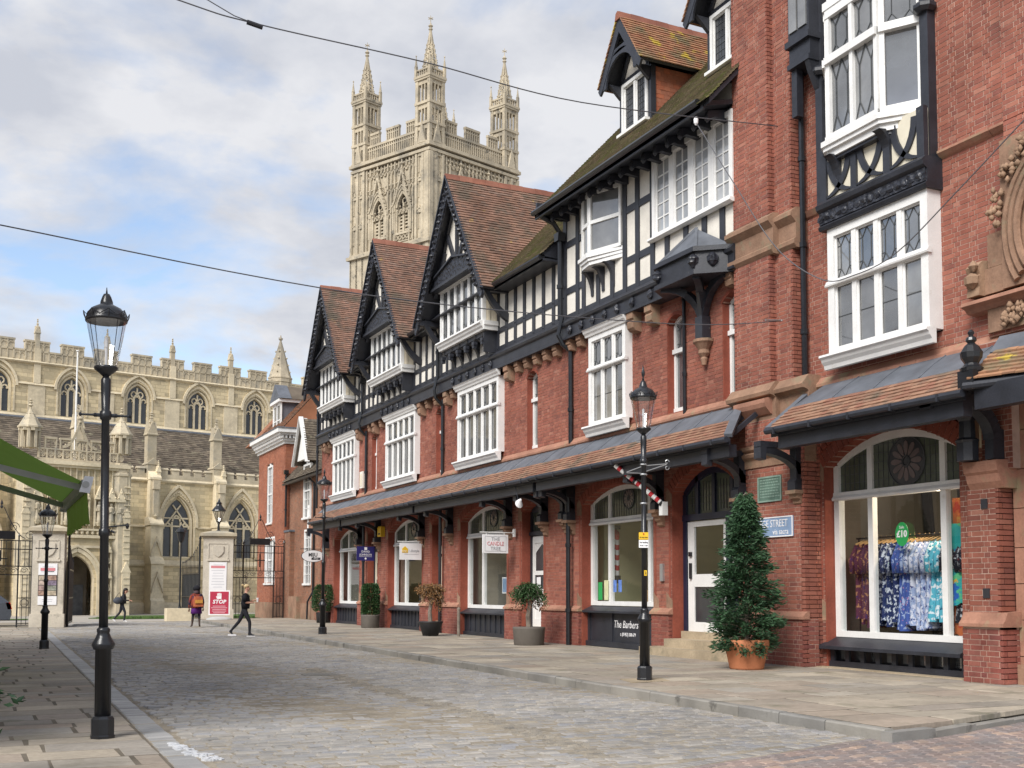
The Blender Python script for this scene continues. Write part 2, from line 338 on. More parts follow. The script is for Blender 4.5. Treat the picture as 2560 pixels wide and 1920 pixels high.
M['bronze'] = mat('verdigris_bronze', [(0.13,0.21,0.17)], 0.6, 0.25, 5, 0.1, 30, metal=0.3)
M['yellow'] = mat('yellow_plate', [(0.72,0.45,0.03)], 0.5, 0.08, 3)
M['red'] = mat('red_paint', [(0.48,0.03,0.04)], 0.45, 0.08, 3)
M['ink'] = mat('black_ink', [(0.03,0.03,0.035)], 0.6, 0.0)
M['inkg'] = mat('grey_ink', [(0.36,0.36,0.38)], 0.6, 0.0)
M['inkr'] = mat('red_ink', [(0.62,0.22,0.24)], 0.6, 0.0)
M['green'] = mat('green_sticker', [(0.03,0.33,0.09)], 0.4, 0.05, 3)
M['steel'] = mat('galvanised_steel', [(0.45,0.46,0.47)], 0.35, 0.1, 4, metal=0.7)
M['wood'] = mat('light_wood', [(0.45,0.28,0.13)], 0.6, 0.15, 4)
M['navy'] = mat('navy_door_paint', [(0.014,0.018,0.042)], 0.35, 0.2, 3, 0.05, 30, 0.5)
M['steps'] = mat('worn_stone_step', [(0.36,0.29,0.20)], 0.85, 0.25, 1.6, 0.25, 30, patch=[((0.22,0.19,0.13),2.2,0.56,0.14)], fine=0.1)
# ------------------------------------------------------------------ ground, road, pavements
def left_edge(y): return 1.38+0.0165*y                      # flush edge of the left pavement
def kerb_x(y): return 8.32+0.0265*(y-8.69)                  # kerb line of the right pavement
def paver_y(x): return 8.24+(x-5.53)*0.297                  # road setts end, brick pavers begin
def ground():
    mb = MB()
    ys = [-60, 20, 57.9, 64, 72, 84, 100, 3000]; zs = [-0.06, -0.06, -0.06, -0.12, -0.25, -0.45, -0.5, -0.5]
    vs = []; fs = []
    for y, z in zip(ys, zs): vs += [(-1500, y, z), (1500, y, z)]
    for i in range(len(ys)-1): fs.append((2*i, 2*i+1, 2*i+3, 2*i+2))
    mb.add(vs, fs); struct(mb.build('ground', M['asph']))
ground()
road = MB(); road.add([(1.0,5,-0.008),(12.5,5,-0.008),(11.5,58.2,-0.008),(0.6,58.2,-0.008)], [(0,1,2,3)])
road = struct(road.build('road', M['grout']))

def frustums(items, mat_, name, parent, limit=300):
    """items: (x0,x1,y0,y1,z,ang,bev) stones with softened top edges"""
    items.sort(key=lambda p: (p[0]-CAM.x)**2+(p[2]-CAM.y)**2)
    me = bpy.data.meshes.new('stone'); b = 0.07
    def ring(s, z): return [(-.5+s,-.5+s*1.6,z),(.5-s,-.5+s*1.6,z),(.5-s,.5-s*1.6,z),(-.5+s,.5-s*1.6,z)]
    V0 = np.array(ring(0.0,-1)+ring(0.0,-0.28)+ring(b,0.0))
    F0 = [(0,1,5,4),(1,2,6,5),(2,3,7,6),(3,0,4,7),(4,5,9,8),(5,6,10,9),(6,7,11,10),(7,4,8,11),(8,9,10,11)]
    me.from_pydata([tuple(v) for v in V0], [], F0); me.materials.append(mat_)
    for it in items[:limit]:
        x0,x1,y0,y1,z,a = it
        ob = bpy.data.objects.new(name, me); COL.objects.link(ob); ob.parent = parent
        ob.location = ((x0+x1)/2,(y0+y1)/2,z); ob.scale = (x1-x0,y1-y0,0.05)
        ob.rotation_euler = (random.uniform(-.03,.03),random.uniform(-.03,.03),a)
    rest = items[limit:]
    if rest:
        A = np.array(rest)
        V = np.repeat(V0[None], len(rest), 0)
        sx = A[:,1]-A[:,0]; sy = A[:,3]-A[:,2]
        X = V[:,:,0]*sx[:,None]; Y = V[:,:,1]*sy[:,None]
        ca, sa = np.cos(A[:,5])[:,None], np.sin(A[:,5])[:,None]
        rng = np.random.default_rng(3)
        tx = rng.uniform(-.03,.03,(len(rest),1)); ty = rng.uniform(-.03,.03,(len(rest),1))
        out = np.stack([X*ca-Y*sa+(A[:,0:1]+A[:,1:2])/2, X*sa+Y*ca+(A[:,2:3]+A[:,3:4])/2, V[:,:,2]*0.05+A[:,4:5]+tx*X+ty*Y], 2).reshape(-1,3)
        quad_mesh(name+'_field', out, len(rest), mat_, parent, np.array(F0), 12)

STRIP = [(5.9,21.5),(5.62,17.2),(5.58,15.3),(5.55,12.4),(5.35,10.3),(5.2,9.0)]
def strip_d(x, y):
    best = 9
    for a, b in zip(STRIP[:-1], STRIP[1:]):
        A, B = Vector(a), Vector(b); p = Vector((x,y)); t = max(0, min(1, (p-A).dot(B-A)/(B-A).length_squared)); best = min(best, (p-A-(B-A)*t).length)
    return best
def setts():
    L = []; y = 7.0
    rnd = random.Random(11)
    while y < 57.5:
        d = rnd.uniform(0.09, 0.135) if y < 40 else rnd.uniform(0.11,0.15)
        x = left_edge(y)+0.30+rnd.uniform(0,0.1); xe = kerb_x(max(y,8.7))-0.01
        if y < 9.3: x = max(x, 1.2)
        wob = 0.03*math.sin(y*1.7)
        while x < xe-0.05:
            w = rnd.uniform(0.14, 0.27)
            if y > 40: w *= 1.3
            if x+w > xe-0.06: w = xe-x
            if strip_d(x+w/2, y+d/2) < .19: x += w; continue
            if w > 0.07 and y > paver_y(x+w/2)+0.10 and not (x > 8.25 and y < 8.8):
                zz = rnd.gauss(0, 0.0055) - 0.012*math.sin(x*1.3+0.4*y)*math.sin(y*0.35)
                j = rnd.uniform(-.012,.012)+wob+0.02*math.sin(x*2.3)
                g = rnd.uniform(0.014, 0.028)
                L.append((x, x+w-g, y+j, y+j+d-g*0.9, zz, rnd.uniform(-.03,.03)))
            x += w
        y += d
    # the worn strip of loose small setts running down the road
    frustums(L, M['sett'], 'sett', road)
    B = []; y = 8.3
    while y < 21.4:
        d = rnd.uniform(.05,.08); x = 4.9
        while x < 6.3:
            w = rnd.uniform(.05,.12)
            if strip_d(x+w/2, y+d/2) < .19 and y > paver_y(x)+.15: B.append((x, x+w-.012, y, y+d-.012, rnd.gauss(-.004,.006), rnd.uniform(-.2,.2)))
            x += w
        y += d
    frustums(B, M['brokens'], 'small_sett', road)
    E = []
    x = 4.0
    while x < 8.5:
        w = rnd.uniform(0.10,0.14); yy = paver_y(x+w/2)
        E.append((x, x+w-0.015, yy-0.10, yy+0.085, rnd.gauss(0,0.003), 0.29)); x += w
    frustums(E, M['sett'], 'edge_sett', road)
    # gutter course beside the left pavement
    G = []; y = 8.0
    while y < 48:
        d = rnd.uniform(0.22,0.36)
        for k, wd in ((0, 0.27),):
            x = left_edge(y)+0.012+k*0.178
            G.append((x, x+wd, y+rnd.uniform(-.02,.02), y+d-0.015, rnd.gauss(0.002,0.003), 0.0))
        y += d
    frustums(G, M['gutter'], 'gutter_stone', road)
M['brokens'] = mat('brown_small_sett', [(0.27,0.24,0.20),(0.22,0.20,0.17),(0.30,0.265,0.215),(0.19,0.175,0.155)], 0.85, 0.25, 2, 0.3, 50)
setts()

def flag_mesh(pts, z, th, name, parent, mat_):
    mb = MB(); n = len(pts); c = Vector((sum(p[0] for p in pts)/n, sum(p[1] for p in pts)/n, 0))
    top = []; low = []
    for p in pts:
        v = Vector((p[0],p[1],0)); d = (c-v); L_ = max(d.length, .01); q = v+d*(0.010/L_)
        top.append((q.x,q.y,z)); low.append((v.x,v.y,z-0.006))
    bot = [(p[0],p[1],z-th) for p in pts]
    mb.add(bot+low+top, [(i,(i+1)%n,n+(i+1)%n,n+i) for i in range(n)]+[(n+i,n+(i+1)%n,2*n+(i+1)%n,2*n+i) for i in range(n)]+[tuple(range(2*n,3*n))])
    return mb
def clip_poly(P, f):
    out = []
    for i in range(len(P)):
        a, b = P[i], P[(i+1)%len(P)]; fa, fb = f(a), f(b)
        if fa >= 0: out.append(a)
        if fa*fb < 0: t = fa/(fa-fb); out.append((a[0]+(b[0]-a[0])*t, a[1]+(b[1]-a[1])*t))
    return out
def flags(parent, xl, xr, y0, y1, z, rnd, dmin, dmax, wmin, wmax, nlim=300, clip=None):
    L = []; y = y0
    while y < y1:
        d = rnd.uniform(dmin, dmax); x = xl(y); xe = xr(y)
        sk = rnd.uniform(-.015,.015)
        while x < xe-0.02:
            w = rnd.uniform(wmin, wmax)
            if x+w > xe-0.25: w = xe-x
            j = lambda: rnd.uniform(-.008,.008)
            g = rnd.uniform(0.022,0.05)
            yb = max(y, y0)
            L.append(([(x+g/2+j(),yb+g/2+j()),(x+w-g/2+j(),yb+g/2+sk+j()),(x+w-g/2+j(),y+d-g/2+sk+j()),(x+g/2+j(),y+d-g/2+j())], z+max(0,rnd.gauss(0.0005,0.002))))
            x += w
        y += d
    if clip: L = [q for q in ((clip_poly(p, clip), z_) for p, z_ in L) if len(q[0]) > 2]
    L.sort(key=lambda p: (p[0][0][0])**2+(p[0][0][1])**2)
    rest = MB()
    for i, (p, zz) in enumerate(L):
        mb = flag_mesh(p, zz, 0.06, 'flagstone', parent, M['flag'])
        if i < nlim: mb.build('flagstone', M['flag'], parent)
        else: rest.add(mb.v, mb.f)
    if rest.v: rest.build('flagstone_field', M['flag'], parent, kind='stuff')
def pavements():
    rnd = random.Random(5)
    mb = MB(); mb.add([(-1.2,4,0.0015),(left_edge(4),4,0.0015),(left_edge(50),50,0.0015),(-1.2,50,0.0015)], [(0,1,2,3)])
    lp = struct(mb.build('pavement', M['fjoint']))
    flags(lp, lambda y: -1.1, lambda y: left_edge(y), 7.5, 49.5, 0.004, rnd, 0.34, 0.62, 0.5, 1.15)
    mb = MB(); xs = lambda y: kerb_x(y)+0.14
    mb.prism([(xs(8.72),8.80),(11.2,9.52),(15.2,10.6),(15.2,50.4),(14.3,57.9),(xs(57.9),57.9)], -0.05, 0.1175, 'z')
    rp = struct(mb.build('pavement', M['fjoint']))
    def xr(y): return 14.35 if y < 50.3 else 14.6
    flags(rp, lambda y: xs(y)+ (0 if y > 9 else 0.0), xr, 8.6, 57.6, 0.12, rnd, 0.45, 0.78, 0.55, 1.25, clip=lambda p: p[1]-8.83-.303*(p[0]-9.0) if p[0] > 9 else p[1]-8.81)
    # kerb stones
    y = 8.69; K = []
    i = 0
    while y < 57.5:
        d = rnd.uniform(0.7, 1.15); o = rnd.uniform(-.006,.006)
        x0, x1 = kerb_x(y)+o, kerb_x(y+d)+o
        z = 0.122+rnd.gauss(0,0.004); e = 0.018; w = 0.13
        mb = MB()
        pr = [(0,-0.05),(w,-0.05),(w,z),(e,z),(0,z-e)]
        vs = [(x0+p[0], y+0.006, p[1]) for p in pr]+[(x1+p[0], y+d-0.006, p[1]) for p in pr]
        n = 5
        mb.add(vs, [tuple(range(n)), tuple(range(2*n-1,n-1,-1))]+[(i_,n+i_,n+(i_+1)%n,(i_+1)%n) for i_ in range(n)])
        mb.build('kerbstone', M['kerb'], rp); y += d
    # corner and the return kerb, nearly flush
    for (a, b, z) in (((8.30,8.56),(9.0,8.66),0.10),((9.0,8.66),(9.9,8.95),0.07),((9.9,8.95),(10.8,9.22),0.05),((10.8,9.22),(11.8,9.52),0.04),((11.8,9.52),(13.0,9.86),0.04)):
        mb = MB(); d = Vector((b[0]-a[0], b[1]-a[1])).normalized(); nn = Vector((-d.y, d.x))*0.14
        mb.prism([(a[0],a[1]),(b[0]-d.x*.01,b[1]-d.y*.01),(b[0]+nn.x,b[1]+nn.y),(a[0]+nn.x,a[1]+nn.y)], -0.05, z, 'z'); mb.build('kerbstone', M['kerb'], rp)
    # brick pavers at the crossing
    P = []
    d = Vector((0.9586, 0.2847)); n_ = Vector((-d.y, d.x))
    o = Vector((5.53, 8.24))-n_*0.12
    for r in range(0, 46):
        off = 0.105*(r%2)
        for c in range(-26, 46):
            q = o+d*(c*0.21+off)-n_*((r+1)*0.105)
            if q.y < 4.6 or q.x < 0.2: continue
            if q.x > 8.2 and (q-o).dot(n_) > -0.3 and False: continue
            P.append((q.x, q.x+0.2, q.y, q.y+0.098, 0.003+rnd.gauss(0,0.0018), math.atan2(d.y,d.x)))
    # beyond the kerb corner the pavers run up to the flush kerb
    for r in range(0, 6):
        for c in range(14, 40):
            q = o+d*(c*0.21+0.105*(r%2))+n_*(r*0.105)
            if q.x > 9.0 and q.y < 8.6+(q.x-9.0)*0.31-0.05: P.append((q.x, q.x+0.2, q.y, q.y+0.098, 0.003, math.atan2(d.y,d.x)))
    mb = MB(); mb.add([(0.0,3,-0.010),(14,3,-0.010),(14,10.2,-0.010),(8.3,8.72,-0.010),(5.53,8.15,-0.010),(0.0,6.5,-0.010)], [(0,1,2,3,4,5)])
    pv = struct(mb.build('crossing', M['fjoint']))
    frustums(P, M['paver'], 'paver', pv)
    # manhole cover and matte white flecks painting sky glint on wet gutter stones
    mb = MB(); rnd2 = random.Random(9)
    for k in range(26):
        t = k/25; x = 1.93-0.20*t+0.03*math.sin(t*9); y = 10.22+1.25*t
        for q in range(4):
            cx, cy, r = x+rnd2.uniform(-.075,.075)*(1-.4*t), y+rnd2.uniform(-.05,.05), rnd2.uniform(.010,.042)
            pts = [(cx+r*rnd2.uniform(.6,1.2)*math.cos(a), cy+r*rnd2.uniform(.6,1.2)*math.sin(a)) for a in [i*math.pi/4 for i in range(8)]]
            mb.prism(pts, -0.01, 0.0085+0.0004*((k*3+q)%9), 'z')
    tag(mb.build('white_spill', mat('white_spill',[(0.52,0.53,0.55)],0.6,0.1,8,0.2,40)), 'white flecks painted for the sky glinting on wet gutter stones beside the left pavement', 'spill')
    for (x, y) in ((6.9,12.6),(5.6,19.8)):
        mb = MB(); mb.box(x-.3,x+.3,y-.22,y+.22,-0.01,0.012)
        for a in range(5): mb.box(x-.26,x+.26,y-.19+a*.085,y-.15+a*.085,0.012,0.017)
        tag(mb.build('manhole_cover', M['kerb']), 'small iron cover set in the road setts '+('near the kerb and the barber lamp' if y<15 else 'in the middle of the street'), 'manhole cover', 'covers in the road')
pavements()
# lawn beside the cathedral
def lawn():
    # (the ground falls gently beyond the gate)
    pts = [(7.6,74.0),(20.0,78.0),(26,84),(24,97),(10.0,92.5),(7.0,84)]
    mb = MB()
    def gz(y): return np.interp(y, [57.9,64,72,84,100],[-0.06,-0.12,-0.25,-0.45,-0.5])
    mb.add([(x,y,gz(y)+0.05) for x,y in pts]+[(x,y,gz(y)-0.2) for x,y in pts], [tuple(range(6))]+[(i,6+i,6+(i+1)%6,(i+1)%6) for i in range(6)])
    lw = struct(mb.build('lawn', M['grass']))
    pts2 = [(-6,70.0),(2.6,72.0),(3.0,80),(-6,84)]
    mb = MB(); mb.add([(x,y,gz(y)+0.05) for x,y in pts2], [(0,1,2,3)]); l2 = struct(mb.build('lawn', M['grass']))
    rnd = random.Random(3); B = MB()
    for i in range(2600):
        x, y = rnd.uniform(7.4,24), rnd.uniform(74,84)
        if y < 73.4+(x-7.6)*0.33: continue
        a = rnd.uniform(0,3.14); w = 0.05; h = rnd.uniform(.06,.12); z = gz(y)+0.045
        B.add([(x-w*math.cos(a),y-w*math.sin(a),z),(x+w*math.cos(a),y+w*math.sin(a),z),(x+rnd.uniform(-.04,.04),y,z+h)], [(0,1,2)])
    g = B.build('grass', M['grass'], None, kind='stuff'); g['label'] = 'short green grass of the lawn below the cathedral wall'
lawn()
# ------------------------------------------------------------------ walls of real bricks
def arc_half(a, r, z, spring):
    """half width of a segmental arch (half span a, rise r) at height z"""
    RR = (a*a+r*r)/(2*r); zc = spring+r-RR
    q = RR*RR-(z-zc)**2
    return math.sqrt(q) if q > 0 else 0.0
class Op:     # opening in a wall, in (s, z) of that wall; rise > 0 gives a segmental head above z1
    def __init__(o, s0, s1, z0, z1, rise=0.0): o.s0, o.s1, o.z0, o.z1, o.rise = s0, s1, z0, z1, rise
    def at(o, z):
        if z < o.z0 or z > o.z1+o.rise: return None
        if z <= o.z1: return (o.s0, o.s1)
        a = (o.s1-o.s0)/2; h = arc_half(a, o.rise, z, o.z1); c = (o.s0+o.s1)/2
        return (c-h, c+h)
def free(s0, s1, ops, z):
    cuts = sorted(c for c in (o.at(z) for o in ops) if c)
    out = []; s = s0
    for a, b in cuts:
        if a > s: out.append((s, min(a, s1)))
        s = max(s, b)
    if s < s1: out.append((s, s1))
    return [(a,b) for a,b in out if b-a > 0.01]
COURSE = 0.083
class Wall:
    """brick facade: collects a backing and bricks, in a vertical plane with origin o, along u, facing n"""
    def __init__(w, parent): w.parent = parent; w.bricks = []; w.plinth = []; w.back = MB(); w.rnd = random.Random(sum(map(ord, parent.name))+4)
    def face(w, o, u, n, s0, s1, z0, z1, ops=(), thick=0.3, dark_below=0.0, proud=0.006, slope=None):
        o, u, n = Vector(o), Vector(u), Vector(n); up = Vector((0,0,1)); r = w.rnd
        k = 0; z = z0
        while z < z1-0.005:
            zt = min(z+COURSE, z1); zm = (z+zt)/2
            a0, a1 = s0, s1
            if slope: a0, a1 = slope(zm)
            for a, b in free(a0, a1, ops, zm):
                P = lambda s, d, zz: o+u*s+n*d+up*zz
                w.back.hexa([P(a,-thick,z),P(b,-thick,z),P(b,0,z),P(a,0,z),P(a,-thick,zt),P(b,-thick,zt),P(b,0,zt),P(a,0,zt)])
                if zt-z < 0.04: continue
                s = -50.0+(0.17 if k%2 else 0.0); hdr = k%2 == 0
                s += math.floor((a-s)/0.354-1)*0.354; J = [a]
                while s < b:
                    s += 0.118 if hdr else 0.236; hdr = not hdr
                    if a+0.045 < s < b-0.045: J.append(s)
                J.append(b)
                for i in range(len(J)-1):
                    x0 = J[i]+(0.0065 if i else (-proud if a == s0 else 0)); x1 = J[i+1]-(0.0065 if i < len(J)-2 else (-proud if b == s1 else 0))
                    d = proud+r.uniform(-0.0025,0.0025); g = 0.0062
                    (w.plinth if zm < dark_below else w.bricks).append((P(x0,-0.012,z+g), u*(x1-x0), n*(d+0.012), up*(zt-z-2*g)))
            z = zt; k += 1
    def done(w, back_mat, mat_='brick', matp='brickd'):
        if w.back.v: w.back.build('wall', back_mat, w.parent)
        pieces(w.parent, 'brick', w.bricks, M[mat_], 300, 'brickwork')
        pieces(w.parent, 'plinth_brick', w.plinth, M[matp], 300, 'plinth_brickwork')
UX, UY, UZ = Vector((1,0,0)), Vector((0,1,0)), Vector((0,0,1))

def arch_ring(mb, X0, X1, y0, y1, spring, rise, t, n=18, kx=None):
    """segmental arch band of thickness t (outside the opening) between x planes"""
    a = (y1-y0)/2; c = (y0+y1)/2; RR = (a*a+rise*rise)/(2*rise); zc = spring+rise-RR
    th = math.asin(min(1, a/RR)); pin = []; pout = []
    for i in range(n+1):
        q = -th+2*th*i/n
        pin.append((c+RR*math.sin(q), zc+RR*math.cos(q))); pout.append((c+(RR+t)*math.sin(q), zc+(RR+t)*math.cos(q)))
    for i in range(n):
        mb.prism([pin[i], pin[i+1], pout[i+1], pout[i]], X0, X1, 'x')
    return pin, pout
def voussoirs(parent, X, y0, y1, spring, rise, mat_, n=22, t=0.23, proud=0.016):
    a = (y1-y0)/2; c = (y0+y1)/2; RR = (a*a+rise*rise)/(2*rise); zc = spring+rise-RR; th = math.asin(min(1, a/RR))
    for i in range(n):
        g = 0.08*2*th/n
        q0, q1 = -th+2*th*i/n+g, -th+2*th*(i+1)/n-g
        f = lambda q, r: (c+r*math.sin(q), zc+r*math.cos(q))
        mb = MB(); mb.prism([f(q0,RR),f(q1,RR),f(q1,RR+t),f(q0,RR+t)], X-proud, X+0.05, 'x'); mb.build('arch_brick', mat_, parent)

def pane(parent, mat_, X, y0, y1, z0, z1, t=0.012):
    mb = MB()
    if mat_.name == 'shop_glass': mb.add([(X,y0,z0),(X,y0,z1),(X,y1,z1),(X,y1,z0)], [(0,1,2,3)])
    else: mb.box(X, X+t, y0, y1, z0, z1)
    return mb.build('pane', mat_, parent)

def leads(parent, X, y0, y1, z0, z1, kind):
    mb = MB(); w, h = y1-y0, z1-z0
    P = lambda a, b: (X-0.004, y0+a*w, z0+b*h)
    if kind == 'hex':
        n = max(1, round(h/(w*2.1)))
        for k in range(n):
            b0, b1 = k/n, (k+1)/n; m = lambda t: b0+(b1-b0)*t
            pts = [(.5,m(0)),(.22,m(.22)),(.22,m(.78)),(.5,m(1)),(.78,m(.78)),(.78,m(.22))]
            for i in range(6): mb.beam(P(*pts[i]), P(*pts[(i+1)%6]), .011, .011)
            for s, (a, b) in ((0,(.22,m(.22))),(0,(.22,m(.78))),(1,(.78,m(.22))),(1,(.78,m(.78)))): mb.beam(P(a,b), P(s,b), .011, .011)
            for s, q in ((0,(.22,m(.22))),(1,(.78,m(.22)))): mb.beam(P(*q), P(s, m(0)), .011, .011)
            for s, q in ((0,(.22,m(.78))),(1,(.78,m(.78)))): mb.beam(P(*q), P(s, m(1)), .011, .011)
    elif kind == 'grid':
        n = max(2, round(w/.11)); k = max(2, round(h/.16))
        for i in range(1, n): mb.beam(P(i/n,0), P(i/n,1), .01, .01)
        for i in range(1, k): mb.beam(P(0,i/k), P(1,i/k), .01, .01)
    elif kind == 'bar':
        mb.beam(P(0,.5), P(1,.5), .012, .012)
    elif kind == 'white':
        mb2 = MB(); n = 2; k = max(3, round(h/.34))
        for i in range(1, n): mb2.beam(P(i/n,0), P(i/n,1), .025, .03)
        for i in range(1, k): mb2.beam(P(0,i/k), P(1,i/k), .025, .03)
        return mb2.build('glazing_bar', M['white'], parent)
    mb.build('lead_came', M['leadd'], parent)

def mullion_window(house, X, y0, y1, z0, z1, cols, tr, depth=0.16, head=0.0, sill=True, top='hex', low=None, pm='pane', fw=0.14, mw=0.085, pmt=None):
    """white timber window facing -X in plane X: frame, mullions, transom, one object per pane"""
    f = MB()
    f.box(X, X+depth, y0, y0+fw, z0, z1); f.box(X, X+depth, y1-fw, y1, z0, z1)
    f.box(X, X+depth, y0+fw, y1-fw, z1-fw, z1); f.box(X, X+depth, y0+fw, y1-fw, z0, z0+fw*.6)
    iy0, iy1, iz0, iz1 = y0+fw, y1-fw, z0+fw*.6, z1-fw
    w = (iy1-iy0-(cols-1)*mw)/cols
    ws = [(iy0+i*(w+mw), iy0+i*(w+mw)+w) for i in range(cols)]
    for i in range(1, cols): f.box(X+0.02, X+depth-0.02, iy0+i*w+(i-1)*mw, iy0+i*(w+mw), iz0, iz1)
    zs = [(iz0, iz1)]
    if tr:
        f.prism([(X-0.05,tr),(X-0.06,tr+.03),(X-0.03,tr+.06),(X-0.02,tr+.10),(X+0.05,tr+.10),(X+0.05,tr)], y0-.03, y1+.03, 'y')
        f.box(X+0.05, X+depth-.01, iy0, iy1, tr+.01, tr+.095)
        zs = [(iz0, tr), (tr+.10, iz1)]
    o = f.build('window', M['white'], house)
    bd = MB()
    for (a, b) in ws:
        for q, (c, d) in enumerate(zs):
            for e in (.03,):
                bd.box(X+.05, X+.075, a, a+e, c, d); bd.box(X+.05, X+.075, b-e, b, c, d); bd.box(X+.05, X+.075, a+e, b-e, d-e, d); bd.box(X+.05, X+.075, a+e, b-e, c, c+e)
            pane(o, M[pm], X+.085, a+.03, b-.03, c+.03, d-.03)
            kd = top if (q == 1 or not tr) else low
            if kd: leads(o, X+.083, a+.03, b-.03, c+.03, d-.03, kd)
    bd.build('sash', M['white'], o)
    if head:
        h = MB(); h.prism([(X+.02,z1),(X-.04,z1),(X-.06,z1+.05),(X-.10,z1+.09),(X-.13,z1+.16),(X-.16,z1+head),(X+.02,z1+head)], y0-.10, y1+.10, 'y'); h.build('cornice', M['white'], o)
    if sill:
        s = MB(); s.prism([(X+.05,z0),(X-.16,z0-.02),(X-.17,z0-.06),(X-.12,z0-.09),(X-.10,z0-.14),(X-.05,z0-.20),(X-.03,z0-.27),(X+.05,z0-.27)], y0-.09, y1+.09, 'y'); s.build('sill', M['white'], o)
    return o

def arch_pts(y0, y1, spring, rise, n=16):
    a = (y1-y0)/2; c = (y0+y1)/2; RR = (a*a+rise*rise)/(2*rise); zc = spring+rise-RR; th = math.asin(min(1,a/RR))
    return [(c+RR*math.sin(-th+2*th*i/n), zc+RR*math.cos(-th+2*th*i/n)) for i in range(n+1)]
def arch_fill(y0, y1, zb, Y0, Y1, spring, rise, n=8):
    """polygon under a segmental arch (Y0..Y1) between y0 and y1 above zb"""
    a = (Y1-Y0)/2; c = (Y0+Y1)/2; RR = (a*a+rise*rise)/(2*rise); zc = spring+rise-RR
    z = lambda y: zc+math.sqrt(max(0, RR*RR-(y-c)**2))
    return [(y0,zb),(y1,zb)]+[(y1+(y0-y1)*i/n, z(y1+(y0-y1)*i/n)) for i in range(n+1)]

def shop_window(house, X, y0, y1, z0, spring, rise, tr, mulls, glass='glass', fan='paneg', flower=None, frame='white', name='shop_window', fw=0.13):
    """arched shop window facing -X"""
    f = MB(); D = 0.14
    f.box(X, X+D, y0, y0+fw, z0, spring); f.box(X, X+D, y1-fw, y1, z0, spring); f.box(X, X+D, y0+fw, y1-fw, z0, z0+.11)
    arch_ring(f, X, X+D, y0+fw, y1-fw, spring-.02, rise-.09, fw+.02)
    f.prism([(X-0.05,tr),(X-0.06,tr+.04),(X-0.02,tr+.09),(X-0.02,tr+.15),(X+0.06,tr+.15),(X+0.06,tr)], y0-.04, y1+.04, 'y')
    f.box(X+.06, X+D-.01, y0+fw, y1-fw, tr+.005, tr+.145)
    A0, A1, sp, ri = y0+fw, y1-fw, spring-.02, rise-.09
    a_ = (A1-A0)/2; c_ = (A0+A1)/2; RR = (a_*a_+ri*ri)/(2*ri); zc = sp+ri-RR
    top = lambda y: zc+math.sqrt(max(0, RR*RR-(y-c_)**2))
    mw = 0.12
    for m in mulls:
        f.box(X+.01, X+D-.015, m-mw/2, m+mw/2, z0+.11, tr+.005); f.box(X+.01, X+D-.015, m-mw/2, m+mw/2, tr+.145, top(m)+.01)
    o = f.build(name, M[frame], house)
    eds = [A0]+[v for m in sorted(mulls) for v in (m-mw/2, m+mw/2)]+[A1]
    for i in range(0, len(eds), 2):
        a, b = eds[i], eds[i+1]
        pane(o, M[glass], X+.06, a, b, z0+.11, tr, .006)
        g = MB(); g.prism(arch_fill(a, b, tr+.15, A0, A1, sp, ri), X+.06, X+.07, 'x'); g.build('fanlight', M[fan], o)
        l = MB(); n = max(2, round((b-a)/.12)); zb = tr+.15
        for k in range(1, n):
            yy = a+(b-a)*k/n; l.beam((X+.056, yy, zb), (X+.056, yy, top(yy)-.01), .009, .009)
        zz = zb+.16
        while zz < max(top(a), top(b), top((a+b)/2))-.03:
            ya = a; yb = b
            while ya < b and top(ya) < zz: ya += .01
            while yb > a and top(yb) < zz: yb -= .01
            if yb-ya > .03: l.beam((X+.056, ya, zz), (X+.056, yb, zz), .009, .009)
            zz += .16
        if flower and a < flower[0] < b:
            cy, cz, r = flower
            d = MB(); pts = [(cy+r*math.cos(2*math.pi*k/28), cz+r*math.sin(2*math.pi*k/28)) for k in range(28)]
            d.prism(pts, X+.040, X+.05, 'x'); d.build('roundel', M['paned'], o)
            for k in range(12):
                t0 = 2*math.pi*k/12; pe = MB(); pt = []
                for q in range(10):
                    s = 2*math.pi*q/10; rr = r*(.54+.30*math.cos(s)); wd = r*.115*math.sin(s)*(1+.35*math.cos(s))
                    pt.append((cy+rr*math.cos(t0)-wd*math.sin(t0), cz+rr*math.sin(t0)+wd*math.cos(t0)))
                pe.prism(pt, X+.032, X+.040, 'x'); pe.build('petal', M['pinkglass'], o)
            l.tube([(X+.034, cy+r*math.cos(2*math.pi*k/24), cz+r*math.sin(2*math.pi*k/24)) for k in range(25)], .012, 5)
            l.tube([(X+.030, cy+r*.2*math.cos(2*math.pi*k/12), cz+r*.2*math.sin(2*math.pi*k/12)) for k in range(13)], .010, 5)
        l.build('lead_came', M['leadd'], o)
    return o
M['pinkglass'] = mat('mauve_glass', [(0.16,0.12,0.115),(0.13,0.10,0.10)], 0.2, 0.2, 5, 0, 1, 0.6)

def stall(house, X, y0, y1, zt, slats=True, name='stall_riser'):
    """black timber stall riser under a shop window with a sloping sill board"""
    b = MB(); b.prism([(X-.20,zt-.17),(X-.20,zt-.13),(X+.08,zt),(X+.08,zt-.17)], y0-.08, y1+.08, 'y')
    b.box(X-.02, X+.1, y0, y1, .14, zt-.17); b.box(X-.10, X-.02, y0, y1, .13, .24)
    o = b.build(name, M['black'], house)
    n = max(3, round((y1-y0)/.38))
    for i in range(n+1):
        y = y0+.04+(y1-y0-.08)*i/n; p = MB(); p.box(X-.05, X-.02, y-.04, y+.04, .24, zt-.17); p.build('slat', M['black'], o)
    return o

